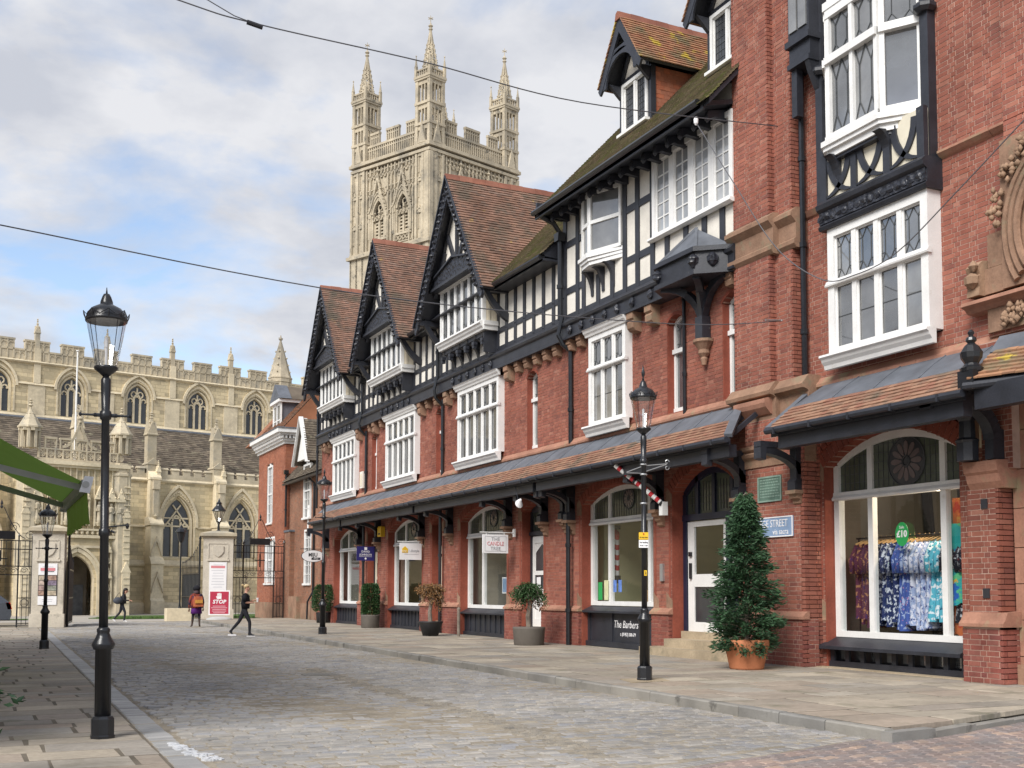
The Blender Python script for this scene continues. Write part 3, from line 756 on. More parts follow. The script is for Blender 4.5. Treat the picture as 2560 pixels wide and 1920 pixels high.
def canopy_bracket(house, X, y, zt, zb, reach=1.0, w=0.16):
    """black curved timber bracket standing on a small stone corbel"""
    b = MB(); b.box(X-.22, X, y-w/2, y+w/2, zb, zt)
    pts = []
    for i in range(11):
        t = i/10; pts.append((X-.18-(reach-.18)*(1-math.cos(t*math.pi/2)), zb+.30+(zt-.12-zb-.30)*math.sin(t*math.pi/2)))
    pts2 = [(p[0]+.02+.16*(1-i/10), p[1]+.16*i/10) for i, p in enumerate(pts)]
    for i in range(10): b.prism([pts[i], pts[i+1], pts2[i+1], pts2[i]], y-w/2, y+w/2, 'y')
    b.box(X-reach, X, y-w/2-.01, y+w/2+.01, zt-.01, zt+.10)
    b.prism([(X-reach,zt-.22),(X-reach+.12,zt-.25),(X-reach+.15,zt),(X-reach,zt)], y-w/2-.012, y+w/2+.012, 'y')
    b.prism([(X-.27,zb),(X-.27,zb+.16),(X-.22,zb+.22),(X-.01,zb+.22),(X-.01,zb)], y-w/2-.02, y+w/2+.02, 'y')
    o = b.build('bracket', M['black'], house)
    c = MB(); c.box(X-.30, X+.02, y-.15, y+.15, zb-.07, zb-.001)
    c.prism([(X+.02,zb-.07),(X-.24,zb-.07),(X-.22,zb-.15),(X-.15,zb-.17),(X-.14,zb-.24),(X-.08,zb-.28),(X-.07,zb-.35),(X+.02,zb-.40)], y-.11, y+.11, 'y')
    c.build('corbel', M['sand'], o)
    return o

def tile_slope(house, name, o, u, v, n, poly, course, mat_, width=0.165, th=0.026, limit=300, lift=0.034, rnd=None, jit=0.004, parent=None):
    """rows of plain tiles on a slope: o origin, u along the courses, v up the slope, n out; poly in (s,t) clips the rows"""
    o, u, v, n = Vector(o), Vector(u).normalized(), Vector(v).normalized(), Vector(n).normalized()
    r = rnd or random.Random(2); L = []
    t0 = min(p[1] for p in poly); t1 = max(p[1] for p in poly); k = 0; t = t0
    tilt = math.atan2(lift, course*1.25)
    ev = (v*math.cos(tilt)-n*math.sin(tilt)); en = (n*math.cos(tilt)+v*math.sin(tilt))
    while t < t1-0.01:
        tm = min(t+course*.5, t1-1e-4); xs = []
        for i in range(len(poly)):
            a, b = poly[i], poly[(i+1)%len(poly)]
            if (a[1]-tm)*(b[1]-tm) < 0: xs.append(a[0]+(b[0]-a[0])*(tm-a[1])/(b[1]-a[1]))
        xs.sort()
        for a, b in zip(xs[::2], xs[1::2]):
            s = math.floor(a/width)*width+(width/2 if k%2 else 0)-width
            while s < b:
                x0, x1 = max(s+.002, a), min(s+width-.002, b); s += width
                if x1-x0 < .02: continue
                L.append((o+u*x0+v*(t-course*.25+r.uniform(-jit,jit))+n*(lift+r.uniform(-.003,.004)), u*(x1-x0), ev*(course*1.25), en*th))
        t += course; k += 1
    pieces(parent or house, name, L, mat_, limit, name+'_courses')
# ------------------------------------------------------------------ the half-timbered row
W = 14.1           # brick face of the row
PV = 0.12          # pavement level
def canopy(house, ya, yb, endL=False, endR=False, seed=1, tmat='ctile', X0=12.9, zt=4.48, lead_top=5.36, Xw=14.06, guttermat='black'):
    """tiled pentice over the shop fronts; L is the far end, R the near end"""
    sl = Vector((0.55, 0, 0.42)); T = sl.length; v = sl.normalized(); n = Vector((-0.42,0,0.55)).normalized()
    xl = X0+0.55; zl = zt+0.42; k = (lead_top-zl)/(Xw-xl)
    hipR = 1.1 if endR else 0; hipL = 1.5 if endL else 0
    def yR(x): return ya+(hipR*(x-X0)/(Xw-X0))
    def yL(x): return yb-(hipL*(Xw-x)/(Xw-X0)) if endL else yb
    b = MB()
    def slab(x0, z0, x1, z1, dz, mb):
        mb.hexa([(x0,yR(x0),z0-dz),(x1,yR(x1),z1-dz),(x1,yL(x1),z1-dz),(x0,yL(x0),z0-dz),(x0,yR(x0),z0),(x1,yR(x1),z1),(x1,yL(x1),z1),(x0,yL(x0),z0)])
    slab(X0+.02, zt-.02, Xw, lead_top-.04, .05, b)
    b.box(X0+.02, X0+.06, yR(X0), yL(X0), zt-.14, zt-.02)                                  # fascia
    b.box(X0+.10, X0+.28, yR(X0)+.1, yL(X0)-.1, zt-.36, zt-.12)                             # plate beam
    yy = yR(X0)+.3
    while yy < yL(X0)-.2:
        b.beam((X0+.06,yy,zt-.09),(Xw,yy,lead_top-.14),.06,.09); yy += .45
    c = b.build('canopy', M['black'], house)
    poly = [(yR(X0)-ya,0),(yL(X0)-ya,0),(yL(xl)-ya,T),(yR(xl)-ya,T)]
    tile_slope(house, 'canopy_tile', (X0-.03, ya, zt+.0), UY, v, n, poly, 0.122, M[tmat], width=.17, th=.016, limit=300, lift=.022, rnd=random.Random(seed), jit=.005, parent=c)
    l = MB(); slab(xl-.02, zl+.035, Xw, lead_top+.02, .03, l)
    s = yR(xl)+.5
    while s < yL(xl)-.3:
        l.beam((xl-.01, s-.12, zl+.045), ((xl+Xw)/2, s, (zl+lead_top)/2+.032), .018, .02); l.beam(((xl+Xw)/2, s, (zl+lead_top)/2+.032), (Xw, s, lead_top+.03), .018, .02); s += 1.0
    if endR:
        l.beam((X0,yR(X0)-.01,zt+.03),(Xw,yR(Xw)-.01,lead_top+.04),.16,.07)
    l.build('lead_flashing', M['lead'], c)
    g = MB(); g.tube([(X0-.06,yR(X0)-.04,zt-.055),(X0-.06,yL(X0)+.04,zt-.035)], .062, 8)
    yy = yR(X0)+.4
    while yy < yL(X0): g.box(X0-.125, X0-.0, yy-.02, yy+.02, zt-.12, zt-.01); yy += .95
    g.build('gutter', M[guttermat], c)
    return c
def string_course(house, ya, yb, X=W, z=5.36, m='sandp'):
    y = ya
    while y < yb-.05:
        e = min(y+1.3, yb); s = MB()
        s.prism([(X+.02,z+.19),(X-.005,z+.19),(X-.13,z+.06),(X-.13,z+.01),(X-.10,z-.02),(X+.02,z-.02)], y+.004, e-.004, 'y'); s.build('string_stone', M[m], house); y = e
def reveal(house, X, y0, y1, z0, spring, rise, d=0.28, m='rub'):
    r = MB(); r.box(X+.004, X+d+.15, y1-.03, y1+.004, z0, spring); r.box(X+.004, X+d+.15, y0-.004, y0+.03, z0, spring)
    arch_ring(r, X+.004, X+d+.15, y0+.03, y1-.03, spring, rise-.03, .05)
    # moulded brick nosing and stop blocks
    r.box(X-.012, X+.05, y1+.05, y1+.11, z0+1.2, spring-.1); r.box(X-.012, X+.05, y0-.11, y0-.05, z0+1.2, spring-.1)
    r.build('reveal', M[m], house)
    for (a, b) in ((y1-.01, y1+.22), (y0-.22, y0+.01)):
        for q in ([(a,spring-.26),(b,spring-.26),(b,spring+.06),((a+b)/2,spring+.16),(a,spring+.06)], [(a,.98),(b,.98),(b,1.50),(a,1.32)]):
            s = MB(); s.prism(q, X-.014, X+.10, 'x'); s.build('springer', M['sand'], house)
def plinth(w, house, X, y0, y1, z1=1.0, ret=True, proj=.08):
    w.face((X-proj,0,0), UY, -UX, y0, y1, PV, z1, thick=proj+.05, dark_below=9)
    w.face((X-proj,y0,0), UX, -UY, 0, proj+.28, PV, z1, thick=.04, dark_below=9, proud=.006)
    c = MB(); c.prism([(X+.05,z1),(X-proj-.045,z1),(X-proj-.045,z1+.05),(X-.0,z1+.15),(X+.05,z1+.15)], y0-.03, y1+.03, 'y'); c.build('plinth_cap', M['sandp'], house)
def corbels(house, ys, big=()):
    for i, y in enumerate(ys):
        c = MB(); b = i in big; x = W
        if b: c.prism([(x,8.17),(x-.27,8.17),(x-.27,8.02),(x-.22,7.98),(x-.25,7.93),(x-.24,7.80),(x-.18,7.73),(x,7.70)], y-.14, y+.14, 'y')
        else: c.prism([(x,8.17),(x-.22,8.17),(x-.22,8.06),(x-.18,8.03),(x-.20,7.99),(x-.17,7.90),(x,7.87)], y-.11, y+.11, 'y')
        c.build('corbel_stone', M['sand'], house)
def bressummer(house, ya, yb, bosses=()):
    b = MB(); b.prism([(13.80,8.17),(13.80,8.22),(13.84,8.25),(13.84,8.50),(13.78,8.54),(13.76,8.60),(13.80,8.64),(13.84,8.70),(14.25,8.70),(14.25,8.17)], ya, yb, 'y')
    o = b.build('bressummer', M['black'], house)
    for y in bosses:
        c = MB(); c.lathe([(.02,-.02),(.085,0),(.10,.05),(.07,.09),(.03,.12)], (0,0,0), 8)
        c.xform(lambda p: (13.84-p[2]*0.8, y+p[0], 8.38+p[1]*1.25)); c.build('boss', M['carve'], o)
def timber(house, name, X, y0, y1, z0, z1, proud=.035):
    t = MB(); t.box(X-proud, X+.05, y0, y1, z0, z1); return t.build(name, M['black'], house)
def frame_wall(house, y0, y1, z0, z1, studs, rails, X=13.95, sw=.16):
    p = MB(); p.box(X, X+.3, y0, y1, z0, z1); p.build('render_panel', M['cream'], house)
    for y in studs: timber(house, 'timber_stud', X, y-sw/2, y+sw/2, z0, z1, .036)
    for z in rails: timber(house, 'timber_rail', X, y0, y1, z-.08, z+.08, .028)
    for y in studs:
        for z in rails:
            q = MB(); q.lathe([(.018,0),(.018,.03)], (0,0,0), 6); q.xform(lambda p: (X-.03-p[2], y+p[0], z+p[1])); q.build('peg', M['black'], house)
def downpipe(house, y, z1, z0, X=W, hopper=True, offset=None, r=.055):
    d = MB(); x = X-.09
    pts = [(x,y,z0),(x,y,z1)]
    if offset: pts += offset
    d.tube(pts, r, 8)
    z = z0+.9
    while z < z1: d.tube([(x,y,z-.05),(x,y,z+.05)], r*1.35, 8); z += 1.7
    if hopper: d.prism([(y-.14,z1),(y+.14,z1),(y+.10,z1-.22),(y-.10,z1-.22)], x-.12, x+.10, 'x')
    return d.build('downpipe', M['iron'], house)
def slit(house, w, y0, y1, z0=5.55, zs=7.62, rise=.18, X=W):
    r = MB(); r.box(X+.004, X+.32, y1-.02, y1+.004, z0, zs); arch_ring(r, X-.014, X+.30, y0, y1, zs, rise, .07)
    r.prism([(X-.014,z0),(X+.3,z0+.06),(X+.3,z0-.05),(X-.014,z0-.05)], y0, y1, 'y'); r.build('slit_surround', M['rub'], house)
    f = MB(); xx = X+.17
    f.box(xx, xx+.08, y0+.02, y0+.09, z0+.02, zs); f.box(xx, xx+.08, y1-.09, y1-.02, z0+.02, zs); f.box(xx-.02, xx+.08, y0+.02, y1-.02, z0+.02, z0+.14)
    arch_ring(f, xx, xx+.08, y0+.09, y1-.09, zs, rise-.08, .09, 10)
    f.box(xx-.05, xx+.08, y0+.02, y1-.02, 6.95, 7.05)
    o = f.build('narrow_window', M['white'], house); pane(o, M['pane'], xx+.05, y0+.09, y1-.09, z0+.14, 6.95)
    g = MB(); g.prism(arch_fill(y0+.09, y1-.09, 7.05, y0+.09, y1-.09, zs, rise-.08), xx+.05, xx+.06, 'x'); g.build('pane', M['pane'], o)
    leads(o, xx+.048, y0+.09, y1-.09, 7.05, zs, 'hex')
def gable(house, yc, seed, main_eave=10.62, kk=.984, zf=10.43, za=14.6, hw=2.7, Xf=12.95):
    k = (za-zf)/hw; ang = math.atan(k); T = (za-zf)/math.sin(ang); Xr = 13.42+(za-main_eave)/kk; Xe = 13.42+(zf-main_eave)/kk
    for sg in (-1, 1):
        v = Vector((0, -sg*math.cos(ang), math.sin(ang))); n = Vector((0, sg*math.sin(ang), math.cos(ang)))
        o = Vector((Xf, yc+sg*hw, zf))
        b = MB(); P = lambda s, t, d: o+UX*s+v*t+n*d
        b.hexa([P(0,0,-.09),P(Xe-Xf+.4,0,-.09),P(Xr-Xf+.4,T,-.09),P(0,T,-.09),P(0,0,0),P(Xe-Xf+.4,0,0),P(Xr-Xf+.4,T,0),P(0,T,0)])
        r = b.build('gable_roof', M['black'], house)
        tile_slope(house, 'roof_tile', o, UX, v, n, [(-.05,-.03),(Xe-Xf+.05,-.03),(Xr-Xf+.05,T),(-.05,T)], .118, M['tile'], limit=300 if sg < 0 else 0, rnd=random.Random(seed+sg), parent=r)
        # carved bargeboard
        bb = MB(); q = 0.36/math.cos(ang)
        y0, y1 = yc+sg*(hw+.10), yc
        bb.prism([(y0,zf-.20),(yc,za-.04),(yc,za-.04-q),(yc+sg*(hw-.12),zf-.28),(yc+sg*(hw+.02),zf-.38)], Xf-.01, Xf+.07, 'x')
        bo = bb.build('bargeboard', M['carve'], house)
        m = MB()
        for t in np.arange(.25, T-.3, .22):
            p = o+v*t-n*.20; m.lathe([(.02,-.07),(.085,-.02),(.085,.02),(.02,.07)], (p.x-.02,p.y,p.z), 6)
        m.build('carving', M['carve'], bo)
        e = MB(); e.beam((Xf-.03,yc+sg*(hw+.10),zf-.10),(Xf-.03,yc,za+.02),.10,.05,(0,sg*math.sin(ang),math.cos(ang))); e.build('moulding', M['black'], bo)
    x = Xf-.06; i = 0; rnd = random.Random(seed)
    while x < Xr+.1:
        t = MB(); d = .01*(i%2)
        t.prism([(yc-.15,za-.13),(yc-.09,za+.06+d),(yc,za+.10+d),(yc+.09,za+.06+d),(yc+.15,za-.13),(yc+.11,za-.13),(yc,za+.04),(yc-.11,za-.13)], x, min(x+.445,Xr+.2), 'x'); t.build('ridge_tile', M['ridge'], house); x += .45; i += 1
    # gable wall: panel, king post, struts, carved collar
    g = MB(); g.prism([(yc-1.62,11.5),(yc+1.62,11.5),(yc+.12,14.15),(yc-.12,14.15)], 13.36, 13.7, 'x'); g.build('render_panel', M['cream'], house)
    for (a, b) in (((yc,11.75),(yc,14.1)),((yc-.12,11.9),(yc-.78,12.95)),((yc+.12,11.9),(yc+.78,12.95)),((yc-1.35,11.75),(yc-1.0,12.45)),((yc+1.35,11.75),(yc+1.0,12.45)),((yc-1.9,11.2),(yc-.05,14.25)),((yc+1.9,11.2),(yc+.05,14.25))):
        t = MB(); t.beam((13.33,a[0],a[1]),(13.33,b[0],b[1]),.14,.12,(1,0,0)); t.build('timber_strut', M['black'], house)
    c = MB(); c.prism([(yc-1.95,11.38),(yc+1.95,11.38),(yc+1.78,11.68),(yc+.2,12.02),(yc-.2,12.02),(yc-1.78,11.68)], 13.18, 13.36, 'x')
    co = c.build('collar_beam', M['carve'], house)
    m = MB(); m.beam((13.15,yc-1.85,11.66),(13.15,yc,12.06),.09,.06); m.beam((13.15,yc+1.85,11.66),(13.15,yc,12.06),.09,.06); m.box(13.12,13.5,yc-1.95,yc+1.95,11.32,11.41); m.build('moulding', M['black'], co)
    s = MB()   # soffit boards between barge and panel
    for sg in (-1, 1):
        s.beam((13.2,yc+sg*2.5,10.55),(13.2,yc+sg*.1,14.3),.5,.05,(0,sg*math.sin(ang),math.cos(ang)))
    s.build('soffit', M['black'], house)
def gutter_run(house, ya, yb, X, z, name='gutter'):
    g = MB(); g.tube([(X,ya,z),(X,yb,z)], .075, 8); g.box(X+.06, X+.12, ya, yb, z-.12, z+.07); return g.build(name, M['iron'], house)
def oriel(house, y0, y1, X=13.44):
    o = mullion_window(house, X, y0, y1, 9.65, 11.42, 6, None, depth=.12, head=0, sill=False, top='hex', fw=.11, mw=.07)
    h = MB(); h.prism([(X+.1,11.30),(X-.05,11.30),(X-.07,11.36),(X-.10,11.42),(X+.1,11.42)], y0-.05, y1+.05, 'y'); h.build('cornice', M['white'], o)
    s = MB(); pr = [(0,9.66),(-.13,9.63),(-.14,9.58),(-.09,9.55),(-.07,9.49),(-.02,9.44),(0,9.38)]
    s.prism([(X+.1+p[0]-.0,p[1]) for p in [(0,9.38),(0,9.66)]]+[(X+p[0],p[1]) for p in pr[1:]], y0-.08, y1+.08, 'y')
    s.box(X, 13.96, y0-.10, y0, 9.38, 9.66); s.box(X, 13.96, y0-.14, y0-.10, 9.52, 9.65); s.build('sill', M['white'], o)
    c = MB(); c.box(X+.12, 13.96, y0, y0+.06, 9.6, 11.4); c.box(X+.12, 13.96, y1-.06, y1, 9.6, 11.4)
    for x in (X+.18, X+.42): c.box(x, x+.07, y0-.02, y0, 9.66, 11.3)
    c.box(X+.3,13.96,y0+.06,y1-.06,11.3,11.4); c.build('cheek', M['creamp'], o)
    b = MB(); b.box(X+.16, 13.99, y0+.02, y1-.02, 9.28, 9.39); b.box(X+.10, X+.2, y0, y1, 9.24, 9.42); b.box(13.5,13.96,y0+.005,y0+.06,8.72,9.3); b.build('jetty_board', M['black'], house)
    n = 6
    for i in range(n):
        y = y0+.12+(y1-y0-.24)*i/(n-1); m = MB(); pts = []
        for t in np.linspace(0, 1, 8):
            a = t*math.pi/2; pts.append((13.93-.40*(1-math.cos(a)), 8.70+.55*math.sin(a)))
        m.prism([(13.96,8.70)]+pts+[(13.50,9.33),(13.96,9.33)], y-.07, y+.07, 'y'); m.box(13.45,13.58,y-.085,y+.085,9.06,9.16); m.box(13.46,13.57,y-.06,y+.06,8.96,9.06); m.build('jetty_bracket', M['black'], house)
    return o

def interior(house, y0, y1, back=17.0, m='wallin', z0=.45, z1=4.35, X=14.40):
    b = MB()
    b.cur = 0; b.add([(back,y0,z0),(back,y1,z0),(back,y1,z1),(back,y0,z1)], [(0,1,2,3)])
    for y in (y0, y1): b.add([(X,y,z0),(back,y,z0),(back,y,z1),(X,y,z1)], [(0,1,2,3)])
    b.add([(X,y0,z1),(back,y0,z1),(back,y1,z1),(X,y1,z1)], [(0,1,2,3)])
    b.cur = 1; b.add([(X,y0,z0),(back,y0,z0),(back,y1,z0),(X,y1,z0)], [(0,1,2,3)])
    return b.build('interior', [M[m], M['floorin']], house)

def gabled_house(yc, y0, y1, label, shop, doors, win, slits, seed):
    h = thing('gabled_house', label, 'house', (14.1, yc, PV), group='gabled half-timbered houses of the row')
    w = Wall(h)
    s0, s1 = shop
    ops = [Op(s0, s1, PV, 3.75, .46)]+[Op(a, b, PV, 3.80, .24) for a, b in doors]
    w.face((W,0,0), UY, -UX, y0, y1, PV, 5.4, ops, thick=.3)
    ops2 = [Op(a, b, 5.55, 7.62, .18) for a, b in slits]+[Op(win[0]+.02, win[1]-.02, 5.72, 8.1)]
    w.face((W,0,0), UY, -UX, y0, y1, 5.4, 8.2, ops2, thick=.3)
    ys = sorted([y0, s0, s1, y1]+[v for d in doors for v in d])
    for a, b in zip(ys[::2], ys[1::2]):
        if b-a > .15: plinth(w, h, W, a+(.01 if a != y0 else 0), b-.01)
    w.done(M['mortarr'])
    for (a, b, sp, ri) in [(s0, s1, 3.75, .46)]+[(a, b, 3.80, .24) for a, b in doors]:
        reveal(h, W, a, b, PV, sp, ri); voussoirs(h, W, a, b, sp, ri, M['rub'], 22 if b-a > 2 else 9)
    string_course(h, y0, y1)
    m1 = s0+.62*(s1-s0)
    shop_window(h, W+.26, s0+.02, s1-.02, .98, 3.80, .38, 3.22, [s0+.14*(s1-s0), s0+.66*(s1-s0)], flower=(s0+.45*(s1-s0), 3.80, .27))
    stall(h, W+.2, s0+.02, s1-.02, .97)
    mullion_window(h, 13.89, win[0], win[1], 5.70, 8.0, 5, 7.10, depth=.22, head=.17)
    for a, b in slits: slit(h, w, a, b)
    oriel(h, yc-1.72, yc+1.72)
    bressummer(h, y0, y1, [yc-1.5+.6*i for i in range(6)])
    # frame wall each side of the oriel
    for a, b in ((y0, yc-1.70), (yc+1.70, y1)):
        if b-a < .3: continue
        n = max(2, round((b-a)/.62)); st = [a+.09+(b-a-.18)*i/n for i in range(n+1)]
        frame_wall(h, a, b, 8.70, 10.5, st, [9.36, 8.80])
    frame_wall(h, yc-1.70, yc+1.70, 8.70, 9.38, [yc-1.6+.32*i for i in range(11) if i%2 == 0], [8.76], sw=.1)
    gable(h, yc, seed)
    for sg in (-1, 1):      # curved braces below the gable feet
        yy = yc+sg*2.45; c = MB(); pts = []
        for t in np.linspace(0, 1, 7): pts.append((13.92-.78*t, 9.52+.84*t-.13*math.sin(t*math.pi)))
        pts2 = [(p[0]+.04, p[1]+.22) for p in pts]
        for i in range(6): c.prism([pts[i], pts[i+1], pts2[i+1], pts2[i]], yy-.07, yy+.07, 'y')
        c.box(12.98, 13.94, yy-.075, yy+.075, 10.36, 10.52); c.build('brace', M['black'], h)
    return h
# main roof slabs behind the gables
def main_roof(h, ya, yb, tile=None, seed=4):
    k = .984; b = MB(); z = lambda x: 10.62+k*(x-13.42)
    b.prism([(13.36,z(13.36)-.02),(17.46,z(17.46)-.02),(21.6,10.6),(13.9,10.5)], ya, yb, 'y')
    r = b.build('roof', M['black'], h)
    if tile:
        v = Vector((1,0,k)).normalized(); n = Vector((-k,0,1)).normalized(); T = (17.46-13.36)*math.sqrt(1+k*k)
        tile_slope(h, 'roof_tile', (13.36, 0, z(13.36)), UY, v, n, tile(T), .115, M['moss'], limit=150, rnd=random.Random(seed), jit=.014, lift=.026, parent=r)
    return r

YA, YB, YC = 46.36, 39.26, 32.05
hC = gabled_house(YC, 25.95, 34.95, 'gabled half-timbered house over The Candle Tree, nearest of the three gables', (29.95,33.52), [(27.56,28.95)], (30.14,33.32), [(27.92,28.60)], 21)
hB = gabled_house(YB, 34.95, 43.3, 'middle one of the three gabled half-timbered houses, behind the Lifestyle sign', (37.0,40.66), [(35.1,36.06),(41.88,43.15)], (37.26,40.47), [(35.16,35.72),(42.1,42.72)], 31)
hA = gabled_house(YA, 43.3, 50.0, 'farthest of the three gabled half-timbered houses, behind the navy David Johnson sign', (44.2,47.84), [], (44.38,47.56), [], 41)
# right-hand bays
main_roof(hC, 26.3, 34.95, lambda T: [(26.25,0),(29.5,0),(32.05,T),(26.25,T)], 5)
main_roof(hB, 34.95, 43.3); main_roof(hA, 43.3, 49.9)
gutter_run(hC, 26.3, 29.5, 13.36, 10.50); gutter_run(hC, 34.6, 36.6, 13.36, 10.50); gutter_run(hB, 41.7, 43.8, 13.36, 10.50)
s_ = MB(); s_.box(13.42, 14.0, 26.25, 29.6, 10.40, 10.46); s_.build('soffit', M['black'], hC)
canopy(hC, 25.95, 34.95, seed=2); canopy(hB, 34.95, 43.3, seed=3); canopy(hA, 43.3, 49.0, endL=True, seed=4)
corbels(hC, [29.55, 28.95, 28.35, 27.75, 27.15, 26.55, 34.35, 33.9], (0,6)); corbels(hB, [36.8, 36.2, 35.4, 42.6, 41.9, 41.2], (0,4)); corbels(hA, [44.0, 49.4, 48.8, 48.3], (0,2))
for h_, ys_ in ((hC,(26.12,27.36,29.66,34.2)),(hB,(36.81,41.6)),(hA,(43.9,48.7))):
    for y_ in ys_: canopy_bracket(h_, W, y_, 4.20, 3.42)
for h_, y_ in ((hC,34.92),(hB,43.22)):
    downpipe(h_, y_, 8.0, 5.42, hopper=False); downpipe(h_, y_-.05, 4.25, PV, X=14.02, hopper=False)
    downpipe(h_, y_, 10.15, 8.7, X=13.9, hopper=True, offset=[(13.75,y_+.05,10.35),(13.42,y_+.3,10.46)])
    d_ = MB(); d_.tube([(13.80,y_,8.75),(13.70,y_,8.3),(13.75,y_,8.05),(14.01,y_,7.8)], .055, 8); d_.build('pipe_bend', M['iron'], h_)
# far end wall of the row and its corner post
def end_wall():
    w = Wall(hA); w.face((W,50.0,0), UX, UY, 0, 6, PV, 8.2); w.done(M['mortarr'])
    b = MB(); b.box(13.95,20,49.7,50.0,8.7,11.0); b.build('render_panel', M['cream'], hA)
    timber(hA, 'corner_post', 13.95, 49.75, 50.02, 8.7, 10.5)
    downpipe(hA, 49.95, 10.2, 5.3, X=13.95, hopper=False)
end_wall()
# doors of the three houses
def plain_door(house, y0, y1, leaf, X=W+.26, open_=False, arch=False):
    f = MB(); f.box(X, X+.12, y0, y0+.10, PV, 3.8); f.box(X, X+.12, y1-.10, y1, PV, 3.8); f.box(X, X+.12, y0+.10, y1-.10, 3.10, 3.24); f.box(X, X+.12, y0+.1, y1-.1, 3.78, 4.0)
    f.box(X-.04, X, y0, y1, 3.12, 3.22)
    o = f.build('door_frame', M['black'], house); pane(o, M['paneg'], X+.06, y0+.10, y1-.10, 3.24, 3.78); leads(o, X+.058, y0+.1, y1-.1, 3.24, 3.78, 'grid')
    s = MB(); s.box(X-.12, X+.2, y0, y1, PV, .50); s.build('doorstep', M['steps'], house)
    d = MB(); a, b = y0+.11, y1-.11; st = .13
    d.box(X+.03, X+.08, a, a+st, .50, 3.09); d.box(X+.03, X+.08, b-st, b, .50, 3.09)
    for z0, z1 in ((.50,.74),(1.38,1.58),(1.98,2.10),(2.90,3.09)): d.box(X+.03, X+.08, a+st, b-st, z0, z1)
    do = d.build('door', M[leaf], house)
    g = MB(); c = (a+b)/2
    g.box(X+.05, X+.06, a+st, b-st, 1.58, 1.98); g.prism([(a+st+.05,2.10),(b-st-.05,2.10),(b-st-.05,2.62),(c,2.86),(a+st+.05,2.62)], X+.045, X+.055, 'x'); g.build('pane', M['paned'], do)
    p = MB(); p.box(X+.05, X+.065, a+st, b-st, .74, 1.38); p.prism([(a+st,2.10),(b-st,2.10),(b-st,2.9),(a+st,2.9)], X+.057, X+.07, 'x'); p.build('panel', M[leaf], do)
    k = MB(); k.lathe([(.03,0),(.035,.03),(.015,.05)], (0,0,0), 8); k.xform(lambda p: (X+.02-p[2], a+.07+p[0], 1.50+p[1])); k.build('handle', M['brass'], do)
M['brass'] = mat('brass', [(0.55,0.38,0.14)], 0.35, 0.1, 4, metal=0.9)
plain_door(hC, 27.58, 28.93, 'white'); plain_door(hB, 35.12, 36.04, 'creamp'); plain_door(hB, 41.9, 43.13, 'creamp')
n_ = MB(); n_.box(14.385,14.388,28.30,28.55,1.60,1.92); n_.build('door_notice', M['signw'], hC)
for h_, a_, b_, m_ in ((hC,29.7,33.7,'greyin'),(hB,36.8,40.9,'wallin2'),(hA,44.0,48.0,'greyin')):
    M.setdefault('greyin', mat('grey_interior', [(0.36,0.34,0.30)], 0.9, 0.15, 1)); M.setdefault('wallin2', mat('tan_interior', [(0.48,0.40,0.25)], 0.9, 0.2, 1.2))
    interior(h_, a_, b_, 16.2, m_)
# house back shells keep daylight out of the rooms
for h_, a_, b_ in ((hC,25.95,34.95),(hB,34.95,43.3),(hA,43.3,50.0)):
    b_m = MB(); b_m.box(20.5,20.8,a_,b_,0,10.7); b_m.box(14.4,20.5,a_+.001,b_-.001,5.0,5.1); b_m.build('rear_wall', M['brickd'], h_)
